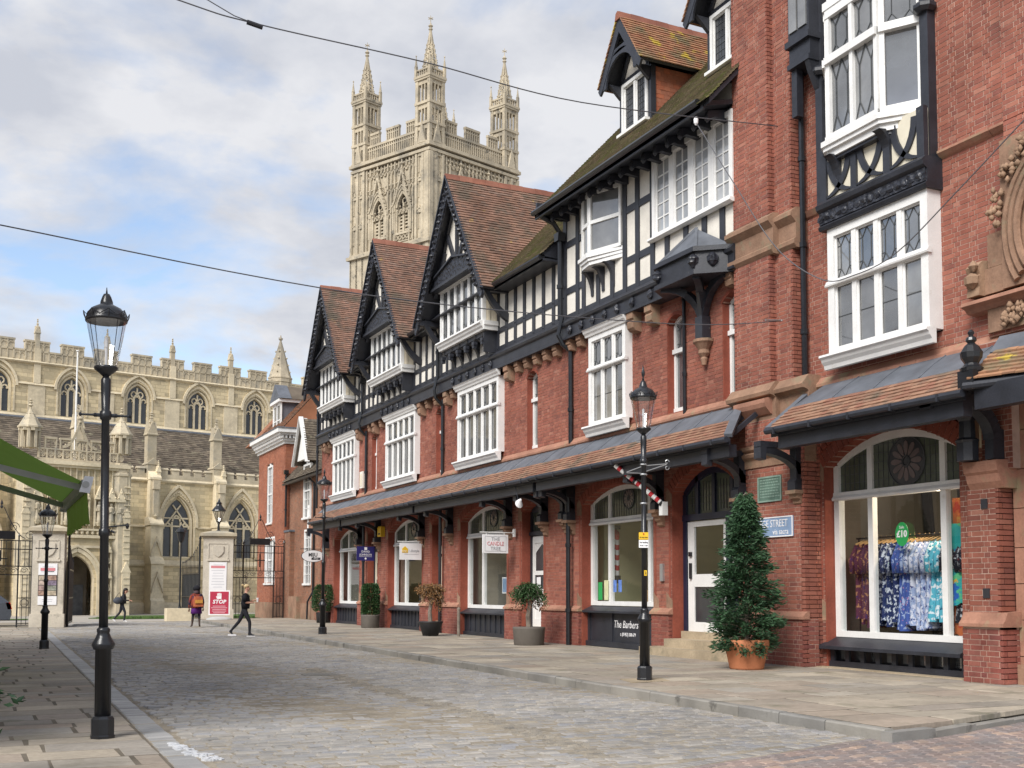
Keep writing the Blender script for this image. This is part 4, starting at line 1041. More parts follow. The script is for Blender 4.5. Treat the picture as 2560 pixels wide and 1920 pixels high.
# ------------------------------------------------------------------ the tall barber's house
hD = thing('barber_house', 'tall half-timbered house with mossy roof and dormers above the barber shop', 'house', (14.1, 22.3, PV))
def z_roof(x): return 11.68+1.058*(x-13.22)
def barber_house():
    h = hD; y0, y1 = 18.45, 25.95
    w = Wall(h)
    w.face((W,0,0), UY, -UX, y0, y1, PV, 5.4, [Op(21.95,25.40,PV,3.75,.44), Op(18.72,21.2,PV,3.72,.55)], thick=.3)
    w.face((W,0,0), UY, -UX, y0, y1, 5.4, 8.2, [Op(22.86,24.63,5.72,8.1), Op(20.62,21.33,5.55,7.62,.2), Op(18.5,19.22,5.55,7.62,.2)], thick=.3)
    plinth(w, h, W, 21.21, 21.94); plinth(w, h, W, 25.41, 25.94)
    w.done(M['mortarr'])
    for a, b, sp, ri in ((21.95,25.40,3.75,.44),(18.72,21.2,3.72,.55)):
        reveal(h, W, a, b, PV, sp, ri); voussoirs(h, W, a, b, sp, ri, M['rub'], 22)
    string_course(h, y0, y1)
    s0, s1 = 21.95, 25.40
    shop_window(h, W+.26, s0+.02, s1-.02, 1.16, 3.80, .36, 3.22, [s0+.18*(s1-s0), s0+.72*(s1-s0)], flower=(s0+.46*(s1-s0), 3.82, .26))
    # stall riser with the lettering board
    b = MB(); X = W+.2; b.prism([(X-.20,.98),(X-.20,1.03),(X+.08,1.15),(X+.08,.98)], s0-.06, s1+.06, 'y'); b.box(X-.01, X+.1, s0, s1, .14, .98); b.box(X-.10, X+.1, s0, s1, .13, .26)
    o = b.build('stall_riser', M['black'], h)
    for y in (s0+.08, s1-1.22, s1-.08):
        p = MB(); p.box(X-.04, X-.01, y-.05, y+.05, .26, .98); p.build('slat', M['black'], o)
    text('The Barbers', (X-.015, 23.52, .70), .26, M['signw'], h, shear=.2, sx=.88)
    text('t: (01452) 308 679', (X-.015, 23.42, .46), .12, M['signw'], h, sx=.8)
    mullion_window(h, 13.89, 22.84, 24.64, 5.70, 8.0, 3, 7.10, depth=.22, head=.17, low='bar')
    slit(h, w, 20.62, 21.33); slit(h, w, 18.5, 19.22)
    bressummer(h, 18.45, 25.95, [25.5, 24.9, 24.3, 23.7, 23.1, 22.4, 21.6])
    corbels(h, [25.2, 22.55, 21.75, 18.75, 25.75], (1,2))
    # framed upper storey
    X = 13.95; p = MB(); p.box(X, X+.3, 18.45, 26.05, 8.70, 12.2); p.build('render_panel', M['cream'], h)
    z0, z1 = 8.70, 11.75
    for y, a, b_ in ((25.97,z0,z1),(25.28,z0,z1),(24.95,z0,10.0),(22.90,z0,z1),(22.32,z0,z1),(21.66,z0,z1),(23.5,z0,9.55),(24.2,z0,9.55),(21.05,z0,9.62),(20.3,z0,9.62),(19.6,z0,9.62),(18.95,z0,9.62)):
        timber(h, 'timber_stud', X, y-.085, y+.085, a, b_, .038)
    for z, a, b_ in ((8.78,18.5,26.05),(9.50,21.7,22.9),(9.50,25.0,26.0),(10.76,21.7,22.9),(10.76,25.0,26.0),(11.66,18.5,26.05)):
        timber(h, 'timber_rail', X, a, b_, z-.085, z+.085, .03)
    # small canted bay
    f = MB(); pl = [(13.92,24.66),(13.66,24.5),(13.58,24.02),(13.92,23.02)]
    def panel(q, a, b_, zz0, zz1, mat_, name, par, fr=.07, bars=True):
        A, B = Vector((*a,0)), Vector((*b_,0)); d = (B-A).normalized(); m = MB()
        L_ = (B-A).length
        for s0_, s1_ in ((0,fr),(L_-fr,L_)): m.beam(A+d*((s0_+s1_)/2)+UZ*zz0, A+d*((s0_+s1_)/2)+UZ*zz1, s1_-s0_, .09, d.cross(UZ))
        for z_ in (zz0+.04, (zz0+zz1)/2, zz1-.06): m.beam(A+UZ*z_, B+UZ*z_, .08, .09)
        g = MB(); nn = Vector((-d.y, d.x, 0)); g.add([A+UZ*zz0, B+UZ*zz0, B+UZ*zz1, A+UZ*zz1], [(0,1,2,3)])
        return m, g
    o = None
    for i, (a, b_) in enumerate(zip(pl[:-1], pl[1:])):
        m, g = panel(i, a, b_, 9.95, 11.55, None, None, None)
        ob = m.build('bay_window', M['white'], h); g.build('pane', M['pane'], ob)
        o = ob
    def ring(zl, zh, e, name, mat_):
        mb = MB(); q = [(13.95,pl[0][1]+e),(13.66-e,24.5+e),(13.58-e,24.02-e*.2),(13.95,pl[3][1]-e)]; mb.prism(q, zl, zh, 'z'); return mb.build(name, mat_, o)
    ring(11.55,11.62,.02,'cornice',M['white']); ring(11.62,11.72,.06,'cornice',M['white'])
    ring(9.86,9.95,.10,'sill',M['white']); ring(9.78,9.86,.06,'sill',M['white']); ring(9.68,9.78,.02,'sill',M['white'])
    for y in (24.5, 23.95, 23.45):
        m = MB(); pts = [(13.92-.30*(1-math.cos(t*math.pi/2)), 9.05+.58*math.sin(t*math.pi/2)) for t in np.linspace(0,1,7)]
        m.prism([(13.94,9.05)]+pts+[(13.94,9.66)], y-.06, y+.06, 'y'); m.build('bay_bracket', M['black'], h)
    # broad casement window beside the brick pier
    o = mullion_window(h, 13.86, 18.5, 21.58, 9.70, 11.58, 4, None, depth=.14, head=.0, sill=False, top='white', fw=.12, mw=.20, pm='panew')
    s = MB(); s.prism([(13.9,9.70),(13.78,9.68),(13.77,9.63),(13.83,9.60),(13.9,9.60)], 18.48, 21.66, 'y'); s.build('sill', M['white'], o)
    # eaves: boarded soffit, carved modillions, gutter
    e = MB(); e.hexa([(13.16,18.5,11.50),(13.98,18.5,11.70),(13.98,26.2,11.70),(13.16,26.2,11.50),(13.16,18.5,11.60),(13.98,18.5,11.80),(13.98,26.2,11.80),(13.16,26.2,11.60)])
    e.box(13.14, 13.19, 18.5, 26.2, 11.44, 11.66); e.box(13.16,13.95,26.12,26.2,11.5,11.9); so_ = e.build('soffit', M['black'], h)
    y = 25.8
    while y > 18.7:
        m = MB(); m.prism([(13.95,11.66),(13.45,11.55),(13.42,11.45),(13.50,11.38),(13.60,11.44),(13.95,11.40)], y-.06, y+.06, 'y'); m.lathe([(.02,-.08),(.06,-.03),(.06,.03),(.02,.06)], (13.46,y,11.40), 8); m.build('modillion', M['black'], h); y -= .50
    gutter_run(h, 18.6, 26.2, 13.08, 11.60)
    downpipe(h, 26.0, 11.1, 8.75, X=13.88, hopper=True, offset=[(13.6,26.0,11.35),(13.12,26.05,11.55)], r=.07)
    d_ = MB(); d_.tube([(13.80,25.9,8.8),(13.68,25.9,8.3),(13.8,25.86,8.05),(14.0,25.82,7.9)], .06, 8); d_.build('pipe_bend', M['iron'], h)
    downpipe(h, 25.82, 7.95, 5.42, hopper=False, r=.062); downpipe(h, 25.78, 4.2, PV, X=14.0, hopper=True, r=.062); downpipe(h, 20.55, 8.1, 5.45, X=14.12, hopper=False, r=.04)
    # roof
    k = 1.058; r = MB(); xr = 17.5
    r.hexa([(13.16,18.3,z_roof(13.16)-.14),(xr,18.3,z_roof(xr)-.14),(xr,26.25,z_roof(xr)-.14),(13.16,26.25,z_roof(13.16)-.14),(13.16,18.3,z_roof(13.16)-.02),(xr,18.3,z_roof(xr)-.02),(xr,26.25,z_roof(xr)-.02),(13.16,26.25,z_roof(13.16)-.02)])
    r.hexa([(xr,18.3,z_roof(xr)-.14),(21.8,18.3,11.6),(21.8,26.25,11.6),(xr,26.25,z_roof(xr)-.14),(xr,18.3,z_roof(xr)-.02),(21.8,18.3,11.75),(21.8,26.25,11.75),(xr,26.25,z_roof(xr)-.02)])
    ro = r.build('roof', M['black'], h)
    v = Vector((1,0,k)).normalized(); n = Vector((-k,0,1)).normalized(); T = (xr-13.16)*math.sqrt(1+k*k)
    tile_slope(h, 'roof_tile', (13.10, 0, z_roof(13.10)), UY, v, n, [(18.27,0),(26.27,0),(26.27,T),(18.27,T)], .112, M['moss'], limit=300, rnd=random.Random(8), jit=.016, lift=.028, parent=ro)
    g = MB(); g.prism([(14.0,10.5),(21,10.5),(21,11.8),(17.5,16.1),(14.0,12.3)], 25.9, 26.1, 'y'); g.prism([(14.0,5.1),(20.8,5.1),(20.8,11.9),(14.3,11.9)], 18.46, 18.6, 'y'); g.box(20.6,20.8,18.5,26,0,11.7); g.box(14.45,20.6,18.5,25.9,5.0,5.1); g.build('rear_wall', M['brickd'], h)
    g = MB(); g.prism([(13.95,10.45),(20.9,10.45),(17.5,16.0)], 26.1, 26.16, 'y'); g.build('gable_cladding', M['tile'], h)
    # pentice and brackets
    canopy(h, 17.45, 25.95, endR=True, seed=6)
    for y in (25.82, 21.58): canopy_bracket(h, W, y, 4.20, 3.38)
    canopy_bracket(h, 13.95, 18.3, 4.25, 3.40, reach=1.0, w=.18)
    # lead-roofed canted hood on a braced post
    c = (13.9, 19.8); P = [(13.92,21.05),(13.35,20.55),(13.35,19.1),(13.92,18.6)]
    m = MB(); vs = [(p[0],p[1],8.72) for p in P]+[(13.90,19.85,9.42)]; m.add(vs, [(0,1,4),(1,2,4),(2,3,4)]); hd = m.build('hood', M['lead'], h)
    m = MB()
    for p in P[1:3]: m.beam((p[0],p[1],8.73),(13.9,19.85,9.43),.06,.05)
    m.build('hip_roll', M['lead'], hd)
    m = MB()
    for e_, za, zb in ((.10,8.62,8.72),(.02,8.24,8.62),(.08,8.14,8.24)):
        m.prism([(13.93,21.05+e_),(13.35-e_,20.55+e_*.4),(13.35-e_,19.1-e_*.4),(13.93,18.6-e_)], za, zb, 'z')
    m.build('fascia', M['black'], hd)
    for (x, y) in ((13.32,20.5),(13.32,19.15),(13.6,18.85)):
        b_ = MB(); b_.lathe([(.03,-.15),(.12,-.05),(.13,.05),(.04,.14)], (x,y,8.44), 8); b_.build('boss', M['carve'], hd)
    pb = MB(); pb.box(13.86,14.08,19.62,19.88,6.95,7.45)
    for q in ((13.42,20.5),(13.42,19.2),(13.9,18.8)):
        pts = []
        for t in np.linspace(0,1,8):
            a = t*math.pi/2; pts.append(Vector((13.98+(q[0]-13.98)*(1-math.cos(a)), 19.75+(q[1]-19.75)*(1-math.cos(a)), 7.3+.86*math.sin(a))))
        for i in range(7): pb.beam(pts[i], pts[i+1], .15, .16, (0,0,1) if i > 3 else (1,0,0))
    pb.build('hood_bracket', M['black'], h)
    cb = MB(); cb.lathe([(.05,-.55),(.08,-.42),(.07,-.38),(.13,-.30),(.12,-.22),(.20,-.10),(.24,-.06),(.24,0)], (14.0,19.75,6.95), 12); cb.build('corbel_stone', M['sand'], h)
    # barber's doorway
    X = W+.28; a, b_ = 18.74, 21.18; f = MB()
    f.box(X, X+.12, a, a+.12, .45, 3.7); f.box(X, X+.12, b_-.14, b_, .12, 3.7); f.box(X-.02, X+.12, a, b_, 3.10, 3.24); f.box(X, X+.12, 19.42, 19.56, .45, 3.10)
    arch_ring(f, X, X+.12, a+.12, b_-.12, 3.66, .44, .16)
    for y in (19.35, 20.0, 20.62): f.box(X, X+.1, y-.05, y+.05, 3.24, 4.10)
    fo = f.build('door_frame', M['navy'], h)
    g = MB(); g.prism(arch_fill(a+.12, b_-.12, 3.24, a+.12, b_-.12, 3.66, .44), X+.06, X+.07, 'x'); g.build('fanlight', M['paneg'], fo); leads(fo, X+.055, a+.2, b_-.2, 3.3, 3.95, 'grid')
    d = MB(); q0, q1 = 19.58, 21.02
    d.box(X+.03,X+.09,q0,q0+.10,.62,3.08); d.box(X+.03,X+.09,q1-.24,q1,.62,3.08)
    for za, zb in ((.62,.84),(1.62,1.90),(2.96,3.08)): d.box(X+.03,X+.09,q0+.1,q1-.24,za,zb)
    do = d.build('door', M['white'], h); pane(do, M['glass'], X+.055, q0+.1, q1-.24, 1.90, 2.96, .006); pane(do, M['paned'], X+.055, q0+.1, q1-.24, .84, 1.62)
    hh = MB(); hh.box(X-.02,X+.03,q1-.16,q1-.10,1.8,2.15); hh.box(X-.02,X+.03,q1-.17,q1-.08,2.3,2.4); hh.build('handle', M['iron'], do)
    sd_ = MB(); sd_.box(X+.03,X+.09,a+.12,19.42,.45,1.75); sd_.build('side_panel', M['navy'], h); sg = MB(); sg.box(X+.05,X+.06,a+.12,19.42,1.75,3.1); sg.build('side_light', M['glass'], h)
    pn = MB(); pn.box(X+.02,X+.03,18.9,19.35,1.9,2.45); pn.build('notice', M['signw'], h)
    st = MB()
    st.box(13.40,14.5,18.2,21.5,PV,.29); st.build('doorstep', M['steps'], h)
    s2 = MB(); s2.box(13.80,14.6,18.4,21.1,.285,.47); s2.build('doorstep', M['steps'], h); s3 = MB(); s3.box(W+.2,14.7,18.75,21.16,.46,.63); s3.build('doorstep', M['steps'], h)
    interior(h, 18.6, 25.6, 16.6, 'wallin', z0=.5)
    # small fixtures of the shop front
    i_ = MB(); i_.box(14.04,14.10,21.50,21.62,1.75,2.15); i_.build('door_entry_panel', M['steel'], h)
    for (ya_, yb_, za, zb, m_) in ((24.75,24.95,1.3,1.75,'green'),(24.45,24.65,1.3,1.8,'postery'),(24.05,24.2,1.5,1.8,'posterb'),(23.8,23.95,1.5,1.8,'posterb'),(22.15,22.35,1.35,2.0,'posterp'),(22.1,22.3,2.3,2.8,'signw')):
        p_ = MB(); p_.box(14.34,14.345,ya_,yb_,za,zb); p_.build('poster', M[m_], h)
M['postery'] = mat('pale_yellow_poster', [(0.62,0.62,0.38)], 0.5, 0.2, 6); M['posterb'] = mat('blue_poster', [(0.12,0.22,0.55)], 0.5, 0.4, 9); M['posterp'] = mat('purple_poster', [(0.62,0.58,0.66)], 0.5, 0.5, 6)

FONT = bpy.data.curves.new('font_probe', 'FONT').font
def text(s, loc, size, m, parent, shear=0.0, sx=1.0, face='-X', name='lettering', th=.003, bold=0.0, align='CENTER', top=False):
    cu = bpy.data.curves.new(name, 'FONT'); cu.body = s; cu.size = size; cu.shear = shear; cu.align_x = align; cu.align_y = 'CENTER'; cu.extrude = th; cu.resolution_u = 2; cu.offset = bold
    ob = bpy.data.objects.new(name, cu); COL.objects.link(ob)
    dg = bpy.context.evaluated_depsgraph_get(); me = bpy.data.meshes.new_from_object(ob.evaluated_get(dg)); me.name = name
    bpy.data.objects.remove(ob)
    me.materials.clear(); me.materials.append(m)
    o = ORG.get(parent, Vector((0,0,0))); l = Vector(loc)-o
    for v in me.vertices:
        x, y, z = v.co.x*sx, v.co.y, v.co.z
        if face == '-X': v.co = (l.x-z, l.y-x, l.z+y)
        elif face == '-Y': v.co = (l.x+x, l.y-z, l.z+y)
        else:
            u, n = face; v.co = l+Vector(u)*x+Vector((0,0,1))*y+Vector(n)*z
    if not top:
        t = bpy.data.objects.new(name, me); COL.objects.link(t); t.parent = parent; ORG[t] = o; return t
    t = bpy.data.objects.new(name, me); COL.objects.link(t); return t
barber_house()

def dormer(h, yc, seed):
    """gabled dormer standing on the mossy roof"""
    X = 14.5; hw = .66; zb = 13.12; zt = 14.42
    f = MB()
    for y in (yc-hw-.08, yc+hw-.06): f.box(X-.02, X+.12, y, y+.14, zb-.12, zt+.02)
    f.box(X-.03, X+.1, yc-hw, yc+hw, zt, zt+.12); f.box(X-.02,X+.1,yc-hw,yc+hw,zb-.2,zb-.04)
    d = f.build('dormer', M['black'], h)
    # cheeks hung with red tiles
    for sg in (-1, 1):
        y = yc+sg*(hw+.02); xe = 13.22+(zt-11.68)/1.058
        c = MB(); c.add([(X+.1,y,z_roof(X+.1)),(xe,y,zt),(X+.1,y,zt)], [(0,1,2)]); c.build('cheek', M['rub'], d)
        if sg < 0:
            L = []; z = zb-.25; r = random.Random(seed); k = 0
            while z < zt-.03:
                x = X+.12-(.09 if k%2 else 0); lim = 13.22+(z+.08-11.68)/1.058
                while x < lim:
                    x0, x1 = max(x+.003, X+.12), min(x+.175, lim); x += .178
                    if x1-x0 > .03: L.append((Vector((x0,y-.022+r.uniform(-.003,.003),z)), Vector((x1-x0,0,0)), Vector((0,.015,0)), Vector((0,.012,.128))))
                z += .11; k += 1
            pieces(d, 'hung_tile', L, M['hung'], 120)
    # window
    o = mullion_window(h, X-.06, yc-hw+.06, yc+hw-.06, zb, zt, 2, None, depth=.1, head=0, sill=False, top='grid', fw=.09, mw=.09, pm='paned')
    s = MB(); s.box(X-.16, X+.02, yc-hw-.02, yc+hw+.02, zb-.07, zb-.0); s.build('sill', M['white'], o)
    s = MB(); s.prism([(X-.14,zb-.22),(X-.05,zb-.08),(X+.02,zb-.08),(X+.02,zb-.3)], yc-hw-.1, yc+hw+.1, 'y'); s.build('lead_apron', M['lead'], d)
    # roof
    Xf, za, ze, hr = 14.02, 15.92, 14.42, .98
    k = (za-ze)/hr; ang = math.atan(k); T = (za-ze)/math.sin(ang)
    xe, xr = 13.22+(ze-11.68)/1.058, 13.22+(za-11.68)/1.058
    for sg in (-1, 1):
        v = Vector((0,-sg*math.cos(ang),math.sin(ang))); n = Vector((0,sg*math.sin(ang),math.cos(ang))); oo = Vector((Xf, yc+sg*hr, ze))
        b = MB(); P = lambda s, t, q: oo+UX*s+v*t+n*q
        b.hexa([P(0,0,-.07),P(xe-Xf+.3,0,-.07),P(xr-Xf+.3,T,-.07),P(0,T,-.07),P(0,0,0),P(xe-Xf+.3,0,0),P(xr-Xf+.3,T,0),P(0,T,0)]); r = b.build('dormer_roof', M['black'], h)
        tile_slope(h, 'roof_tile', oo, UX, v, n, [(-.04,-.02),(xe-Xf+.1,-.02),(xr-Xf+.1,T),(-.04,T)], .108, M['ltile'], limit=150 if sg < 0 else 0, rnd=random.Random(seed+sg), parent=r)
        bb = MB(); q = .22/math.cos(ang)
        bb.prism([(yc+sg*(hr+.05),ze-.08),(yc,za-.03),(yc,za-.03-q),(yc+sg*(hr-.16),ze-.12),(yc+sg*(hr-.04),ze-.22)], Xf-.01, Xf+.05, 'x'); bb.build('bargeboard', M['black'], d)
    cb = MB(); cb.prism([(yc-.62,14.98),(yc+.62,14.98),(yc+.5,15.12),(yc-.5,15.12)], Xf, Xf+.05, 'x')
    pts = [(yc+.80*math.cos(t), 14.28+.78*math.sin(t)) for t in np.linspace(0, math.pi, 13)]; pts2 = [(yc+.66*math.cos(t), 14.28+.62*math.sin(t)) for t in np.linspace(0, math.pi, 13)]
    for i in range(12): cb.prism([pts[i], pts[i+1], pts2[i+1], pts2[i]], Xf, Xf+.05, 'x')
    cb.build('arched_brace', M['black'], d)
    p = MB(); p.prism([(yc-.6,zt+.12),(yc+.6,zt+.12),(yc,15.5)], X+.02, X+.08, 'x'); p.build('render_panel', M['cream'], d)
    st = MB()
    for sg in (-1,1): st.beam((X,yc+sg*.62,zt+.12),(X,yc+sg*.02,15.5),.10,.1,(1,0,0)); st.prism([(13.95+.5,ze-.35),(14.1,ze-.02),(14.5,ze-.02)], yc+sg*(hw)-.05, yc+sg*(hw)+.05, 'y')
    st.build('strut', M['black'], d)
    x = Xf-.05; i = 0
    while x < xr+.05:
        t = MB(); dd = .008*(i%2); t.prism([(yc-.13,za-.13),(yc-.08,za+.05+dd),(yc,za+.09+dd),(yc+.08,za+.05+dd),(yc+.13,za-.13)], x, min(x+.36, xr+.1), 'x'); t.build('ridge_tile', M['ridge'], h); x += .365; i += 1
M['hung'] = mat('hung_red_tile', [(0.40,0.13,0.07),(0.34,0.11,0.06),(0.30,0.12,0.075),(0.44,0.16,0.09)], 0.8, 0.15, 2, 0.15, 40)
dormer(hD, 23.28, 51); dormer(hD, 19.45, 61)
def chimney():
    w = Wall(hD); x0, y0, y1 = 16.9, 21.2, 22.3
    w.face((x0,0,0), UY, -UX, y0, y1, 14.5, 17.6, thick=.5); w.face((x0,y0,0), UX, -UY, 0, 1.2, 14.5, 17.6, thick=.5)
    w.face((x0-.08,0,0), UY, -UX, y0-.08, y1+.08, 16.6, 16.85, thick=.5); w.done(M['mortarr'])
chimney()

# ------------------------------------------------------------------ the corner shop and its brick pier
hH = thing('corner_shop', 'red brick corner shop with a white oriel and dresses in its arched window', 'shop', (14.3, 15.0, PV))
BZ1, BZ2 = 10.67, 11.6
def corner_shop():
    h = hH; WH = 14.3; w = Wall(h)
    # pier: two stepped shafts above, one broad pier below
    XP = 13.9
    w.face((XP,0,0), UY, -UX, 17.38, 18.52, 5.5, 18.0, thick=.4); w.face((XP,17.38,0), UX, -UY, 0, .16, 5.5, 18.0, thick=.05)
    w.face((XP+.14,0,0), UY, -UX, 16.86, 17.38, 5.5, 18.0, thick=.4); w.face((XP+.14,16.86,0), UX, -UY, 0, .5, 5.5, 18.0, thick=.05)
    w.face((XP,18.52,0), UX, UY, 0, .5, 5.5, 18, thick=.05)
    w.face((XP,0,0), UY, -UX, 16.46, 18.2, PV, 4.9, thick=.4); w.face((XP,16.46,0), UX, -UY, 0, .42, PV, 4.9, thick=.1); w.face((XP,18.2,0), UX, UY, 0, .3, PV, 4.9, thick=.05)
    plinth(w, h, XP, 16.44, 18.25, 1.0)
    # main wall of the corner shop
    ops = [Op(13.12,16.38,PV,3.85,.55)]
    w.face((WH,0,0), UY, -UX, 13.0, 16.9, PV, 5.5, ops, thick=.3)
    w.face((WH,0,0), UY, -UX, 11.6, 16.9, 5.5, 8.75, [Op(13.42,15.8,5.85,8.2)], thick=.3)
    w.face((WH-.0,0,0), UY, -UX, 11.2, 16.9, 8.87, 18.0, [Op(13.6,15.9,9.6,17.9)], thick=.3)
    # shop-side pilaster
    w.face((XP+.1,0,0), UY, -UX, 12.14, 12.72, 1.05, 3.1, thick=.3); w.face((XP+.1,12.14,0), UX, -UY, 0, .3, 1.05, 3.1, thick=.05)
    w.face((WH-.02,0,0), UY, -UX, 12.5, 13.12, .98, 3.8, thick=.3)
    w.face((XP+.02,0,0), UY, -UX, 12.05, 12.80, PV, .98, thick=.3, dark_below=9); w.face((XP+.02,12.05,0), UX, -UY, 0, .35, PV, .98, thick=.05, dark_below=9)
    w.face((XP+.2,0,0), UY, -UX, 11.95, 12.5, 3.4, 5.4, thick=.2)
    # far right: projecting brickwork round the carved niche
    w.face((WH-.12,0,0), UY, -UX, 9.5, 12.0, 7.0, 18.0, thick=.3); w.face((WH-.12,0,0), UY, -UX, 9.5, 12.38, 5.5, 6.05, thick=.3)
    w.done(M['mortar'])
    reveal(h, WH, 13.12, 16.38, PV, 3.85, .55, d=.25); voussoirs(h, WH, 13.12, 16.38, 3.85, .55, M['rub'], 26, .26); voussoirs(h, WH-.03, 12.9, 16.6, 4.0, .62, M['rub'], 26, .10, .02)
    st = MB()
    st.prism([(WH-.02,5.55),(WH-.02,5.42),(WH-.12,5.42)], 11.3, 16.8, 'y'); st.build('string_stone', M['sandp'], h)
    string_course(h, 11.3, 16.8, WH, 5.36); 
    for a in np.arange(11.2, 13.35, 1.1):
        s = MB(); s.prism([(WH+.02,8.90),(WH-.02,8.88),(WH-.12,8.84),(WH-.12,8.80),(WH-.05,8.74),(WH+.02,8.70)], a, min(a+1.09,13.35), 'y'); s.build('string_stone', M['sandp'], h)
    s = MB(); s.prism([(WH+.02,8.90),(WH-.12,8.84),(WH-.05,8.74),(WH+.02,8.70)], 15.98, 16.85, 'y'); s.build('string_stone', M['sandp'], h)
    # pier caps: upper stone band and lower moulded stones
    def band(x, ya, yb, z0, z1, name='pier_stone', m='sand', prof=None):
        s = MB(); s.prism([(x+.3,z0),(x-.01,z0),(x-.07,z0+.07),(x-.07,z0+.15),(x-.02,z0+.19),(x-.02,z1-.30),(x-.14,z1-.18),(x-.14,z1-.10),(x,z1),(x+.3,z1)], ya, yb, 'y'); return s.build(name, M[m], h)
    band(XP, 17.24, 18.66, 8.16, 8.98); band(XP+.14, 16.72, 17.24, 8.16, 8.95)
    def lower(x, ya, yb):
        s = MB(); s.prism([(x+.3,4.9),(x,4.9),(x,5.30),(x-.05,5.34),(x-.14,5.36),(x-.16,5.43),(x-.0,5.62),(x+.3,5.62)], ya, yb, 'y'); return s.build('pier_stone', M['sand'], h)
    lower(XP, 17.25, 18.66); lower(XP+.10, 16.40, 17.25)
    c = MB(); c.prism([(XP+.0,4.98),(XP-.05,5.0),(XP-.16,5.12),(XP-.19,5.2),(XP-.19,5.28),(XP,5.34)], 17.35, 18.35, 'y'); c.build('pier_corbel', M['sandp'], h)
    s = MB(); s.prism([(XP+.2,3.97),(XP-.03,3.97),(XP-.03,4.12),(XP-.09,4.18),(XP-.11,4.24),(XP-.05,4.28),(XP-.10,4.33),(XP-.10,4.40),(XP+.2,4.42)], 17.0, 18.28, 'y'); s.build('pier_stone', M['sand'], h)
    s = MB(); s.prism([(XP+.3,3.97),(XP+.02,3.97),(XP+.02,4.40),(XP+.3,4.42)], 16.45, 17.0, 'y'); s.build('pier_stone', M['sand'], h)
    # pilaster caps and far-right stonework
    s = MB(); s.prism([(XP+.4,3.1),(XP+.1,3.1),(XP+.03,3.2),(XP+.0,3.32),(XP-.04,3.36),(XP-.06,3.45),(XP-.06,3.52),(XP+.4,3.54)], 12.02, 12.66, 'y'); s.build('pilaster_cap', M['sandp'], h)
    s = MB(); s.prism([(XP+.4,.98),(XP-.03,.98),(XP-.03,1.03),(XP+.02,1.08),(XP+.08,1.20),(XP+.4,1.22)], 12.0, 12.84, 'y'); s.build('pilaster_cap', M['sandp'], h)
    zz = PV
    for i, (dz) in enumerate((.42,.55,.55,.55,.6,.6,.6,.6,.6)):
        s = MB(); s.box(WH-.02, WH+.3, 10.3+.0*i, 12.1, zz+.006, zz+dz-.006); s.build('wall_stone', M['sandp'], h); zz += dz
    s = MB(); s.box(WH-.10, WH, 10.2, 12.04, PV, .42); s.build('wall_stone', M['sand'], h)
    for (a, b, z0, z1, p) in ((12.02,12.40,6.17,6.58,.05),(12.02,12.34,6.585,7.12,.04),(10.3,12.02,6.17,8.5,.10),(10.3,12.35,5.55,6.0,.06)):
        s = MB(); s.box(WH-.12-p, WH, a, b-.004, z0, z1-.004); s.build('niche_stone', M['sand'], h)
    s = MB(); s.prism([(WH,6.17),(WH-.16,6.14),(WH-.34,6.08),(WH-.36,6.02),(WH-.26,5.98),(WH-.2,5.92),(WH,5.9)], 10.3, 12.72, 'y'); s.build('niche_string', M['sandp'], h)
    s = MB(); s.prism([(WH,6.16),(WH-.30,6.16),(WH-.28,6.3),(WH-.34,6.42),(WH-.26,6.5),(WH-.32,6.62),(WH-.2,6.72),(WH,6.74)], 12.40, 12.64, 'y'); s.lathe([(.02,-.12),(.12,-.05),(.13,.06),(.04,.13)], (WH-.3,12.52,6.4), 9); s.lathe([(.02,-.08),(.08,0),(.02,.09)], (WH-.34,12.46,6.62), 8); s.build('carved_stone', M['sandc'], h)
    for r_ in (1.28, 1.14, 1.0):
        s = MB(); s.tube([(WH-.24-.05*(1.28-r_)*4,10.75+r_*math.cos(t)*.92,7.0+r_*math.sin(t)*1.05) for t in np.linspace(-.6,1.9,18)], .06, 7); s.build('niche_arch', M['sand'], h)
    s = MB(); rr = random.Random(8)
    for i in range(70):
        t = rr.uniform(.1,1.7); q = rr.uniform(1.34,1.62); s.lathe([(.01,-.05),(rr.uniform(.035,.07),0),(.01,.06)], (WH-.26-rr.uniform(0,.06),10.75+q*math.cos(t)*.92,7.0+q*math.sin(t)), 7)
    for i in range(40): s.lathe([(.01,-.05),(rr.uniform(.03,.06),0),(.01,.06)], (WH-.22-rr.uniform(0,.06),rr.uniform(11.5,12.0),rr.uniform(5.6,5.88)), 7)
    s.build('carved_foliage', M['sandc'], h, smooth=True, kind='stuff')
    # shop window with stained fanlights
    shop_window(h, WH+.22, 13.14, 16.36, .68, 3.88, .46, 3.22, [13.72, 15.42], flower=(14.55, 3.80, .43), fw=.14)
    X = WH+.16; b = MB(); b.prism([(X-.30,.46),(X-.30,.52),(X+.08,.68),(X+.08,.46)], 13.10, 16.42, 'y'); b.box(X-.12, X-.06, 13.14, 16.36, .13, .24); b.box(X+.05,X+.1,13.14,16.36,.13,.5)
    o = b.build('stall_riser', M['black'], h)
    for i in range(9):
        y = 13.2+i*.385; p = MB(); p.box(X-.10, X-.05, y-.05, y+.05, .24, .46); p.build('slat', M['black'], o)
    for i in range(8):
        y = 13.2+i*.385+.19; p = MB(); p.box(X+.035, X+.045, y-.11, y+.11, .27, .44); p.build('vent_pane', M['pane'], o)
    t = MB(); t.box(WH-.2, WH+.3, 13.0, 16.5, .105, .135); t.build('threshold', M['steps'], h)
    # lower window and oriel above
    mullion_window(h, 13.99, 13.40, 15.82, 5.86, 8.20, 4, 7.12, depth=.33, head=0, top='hex', low='bar', pm='pane', fw=.16, mw=.11)
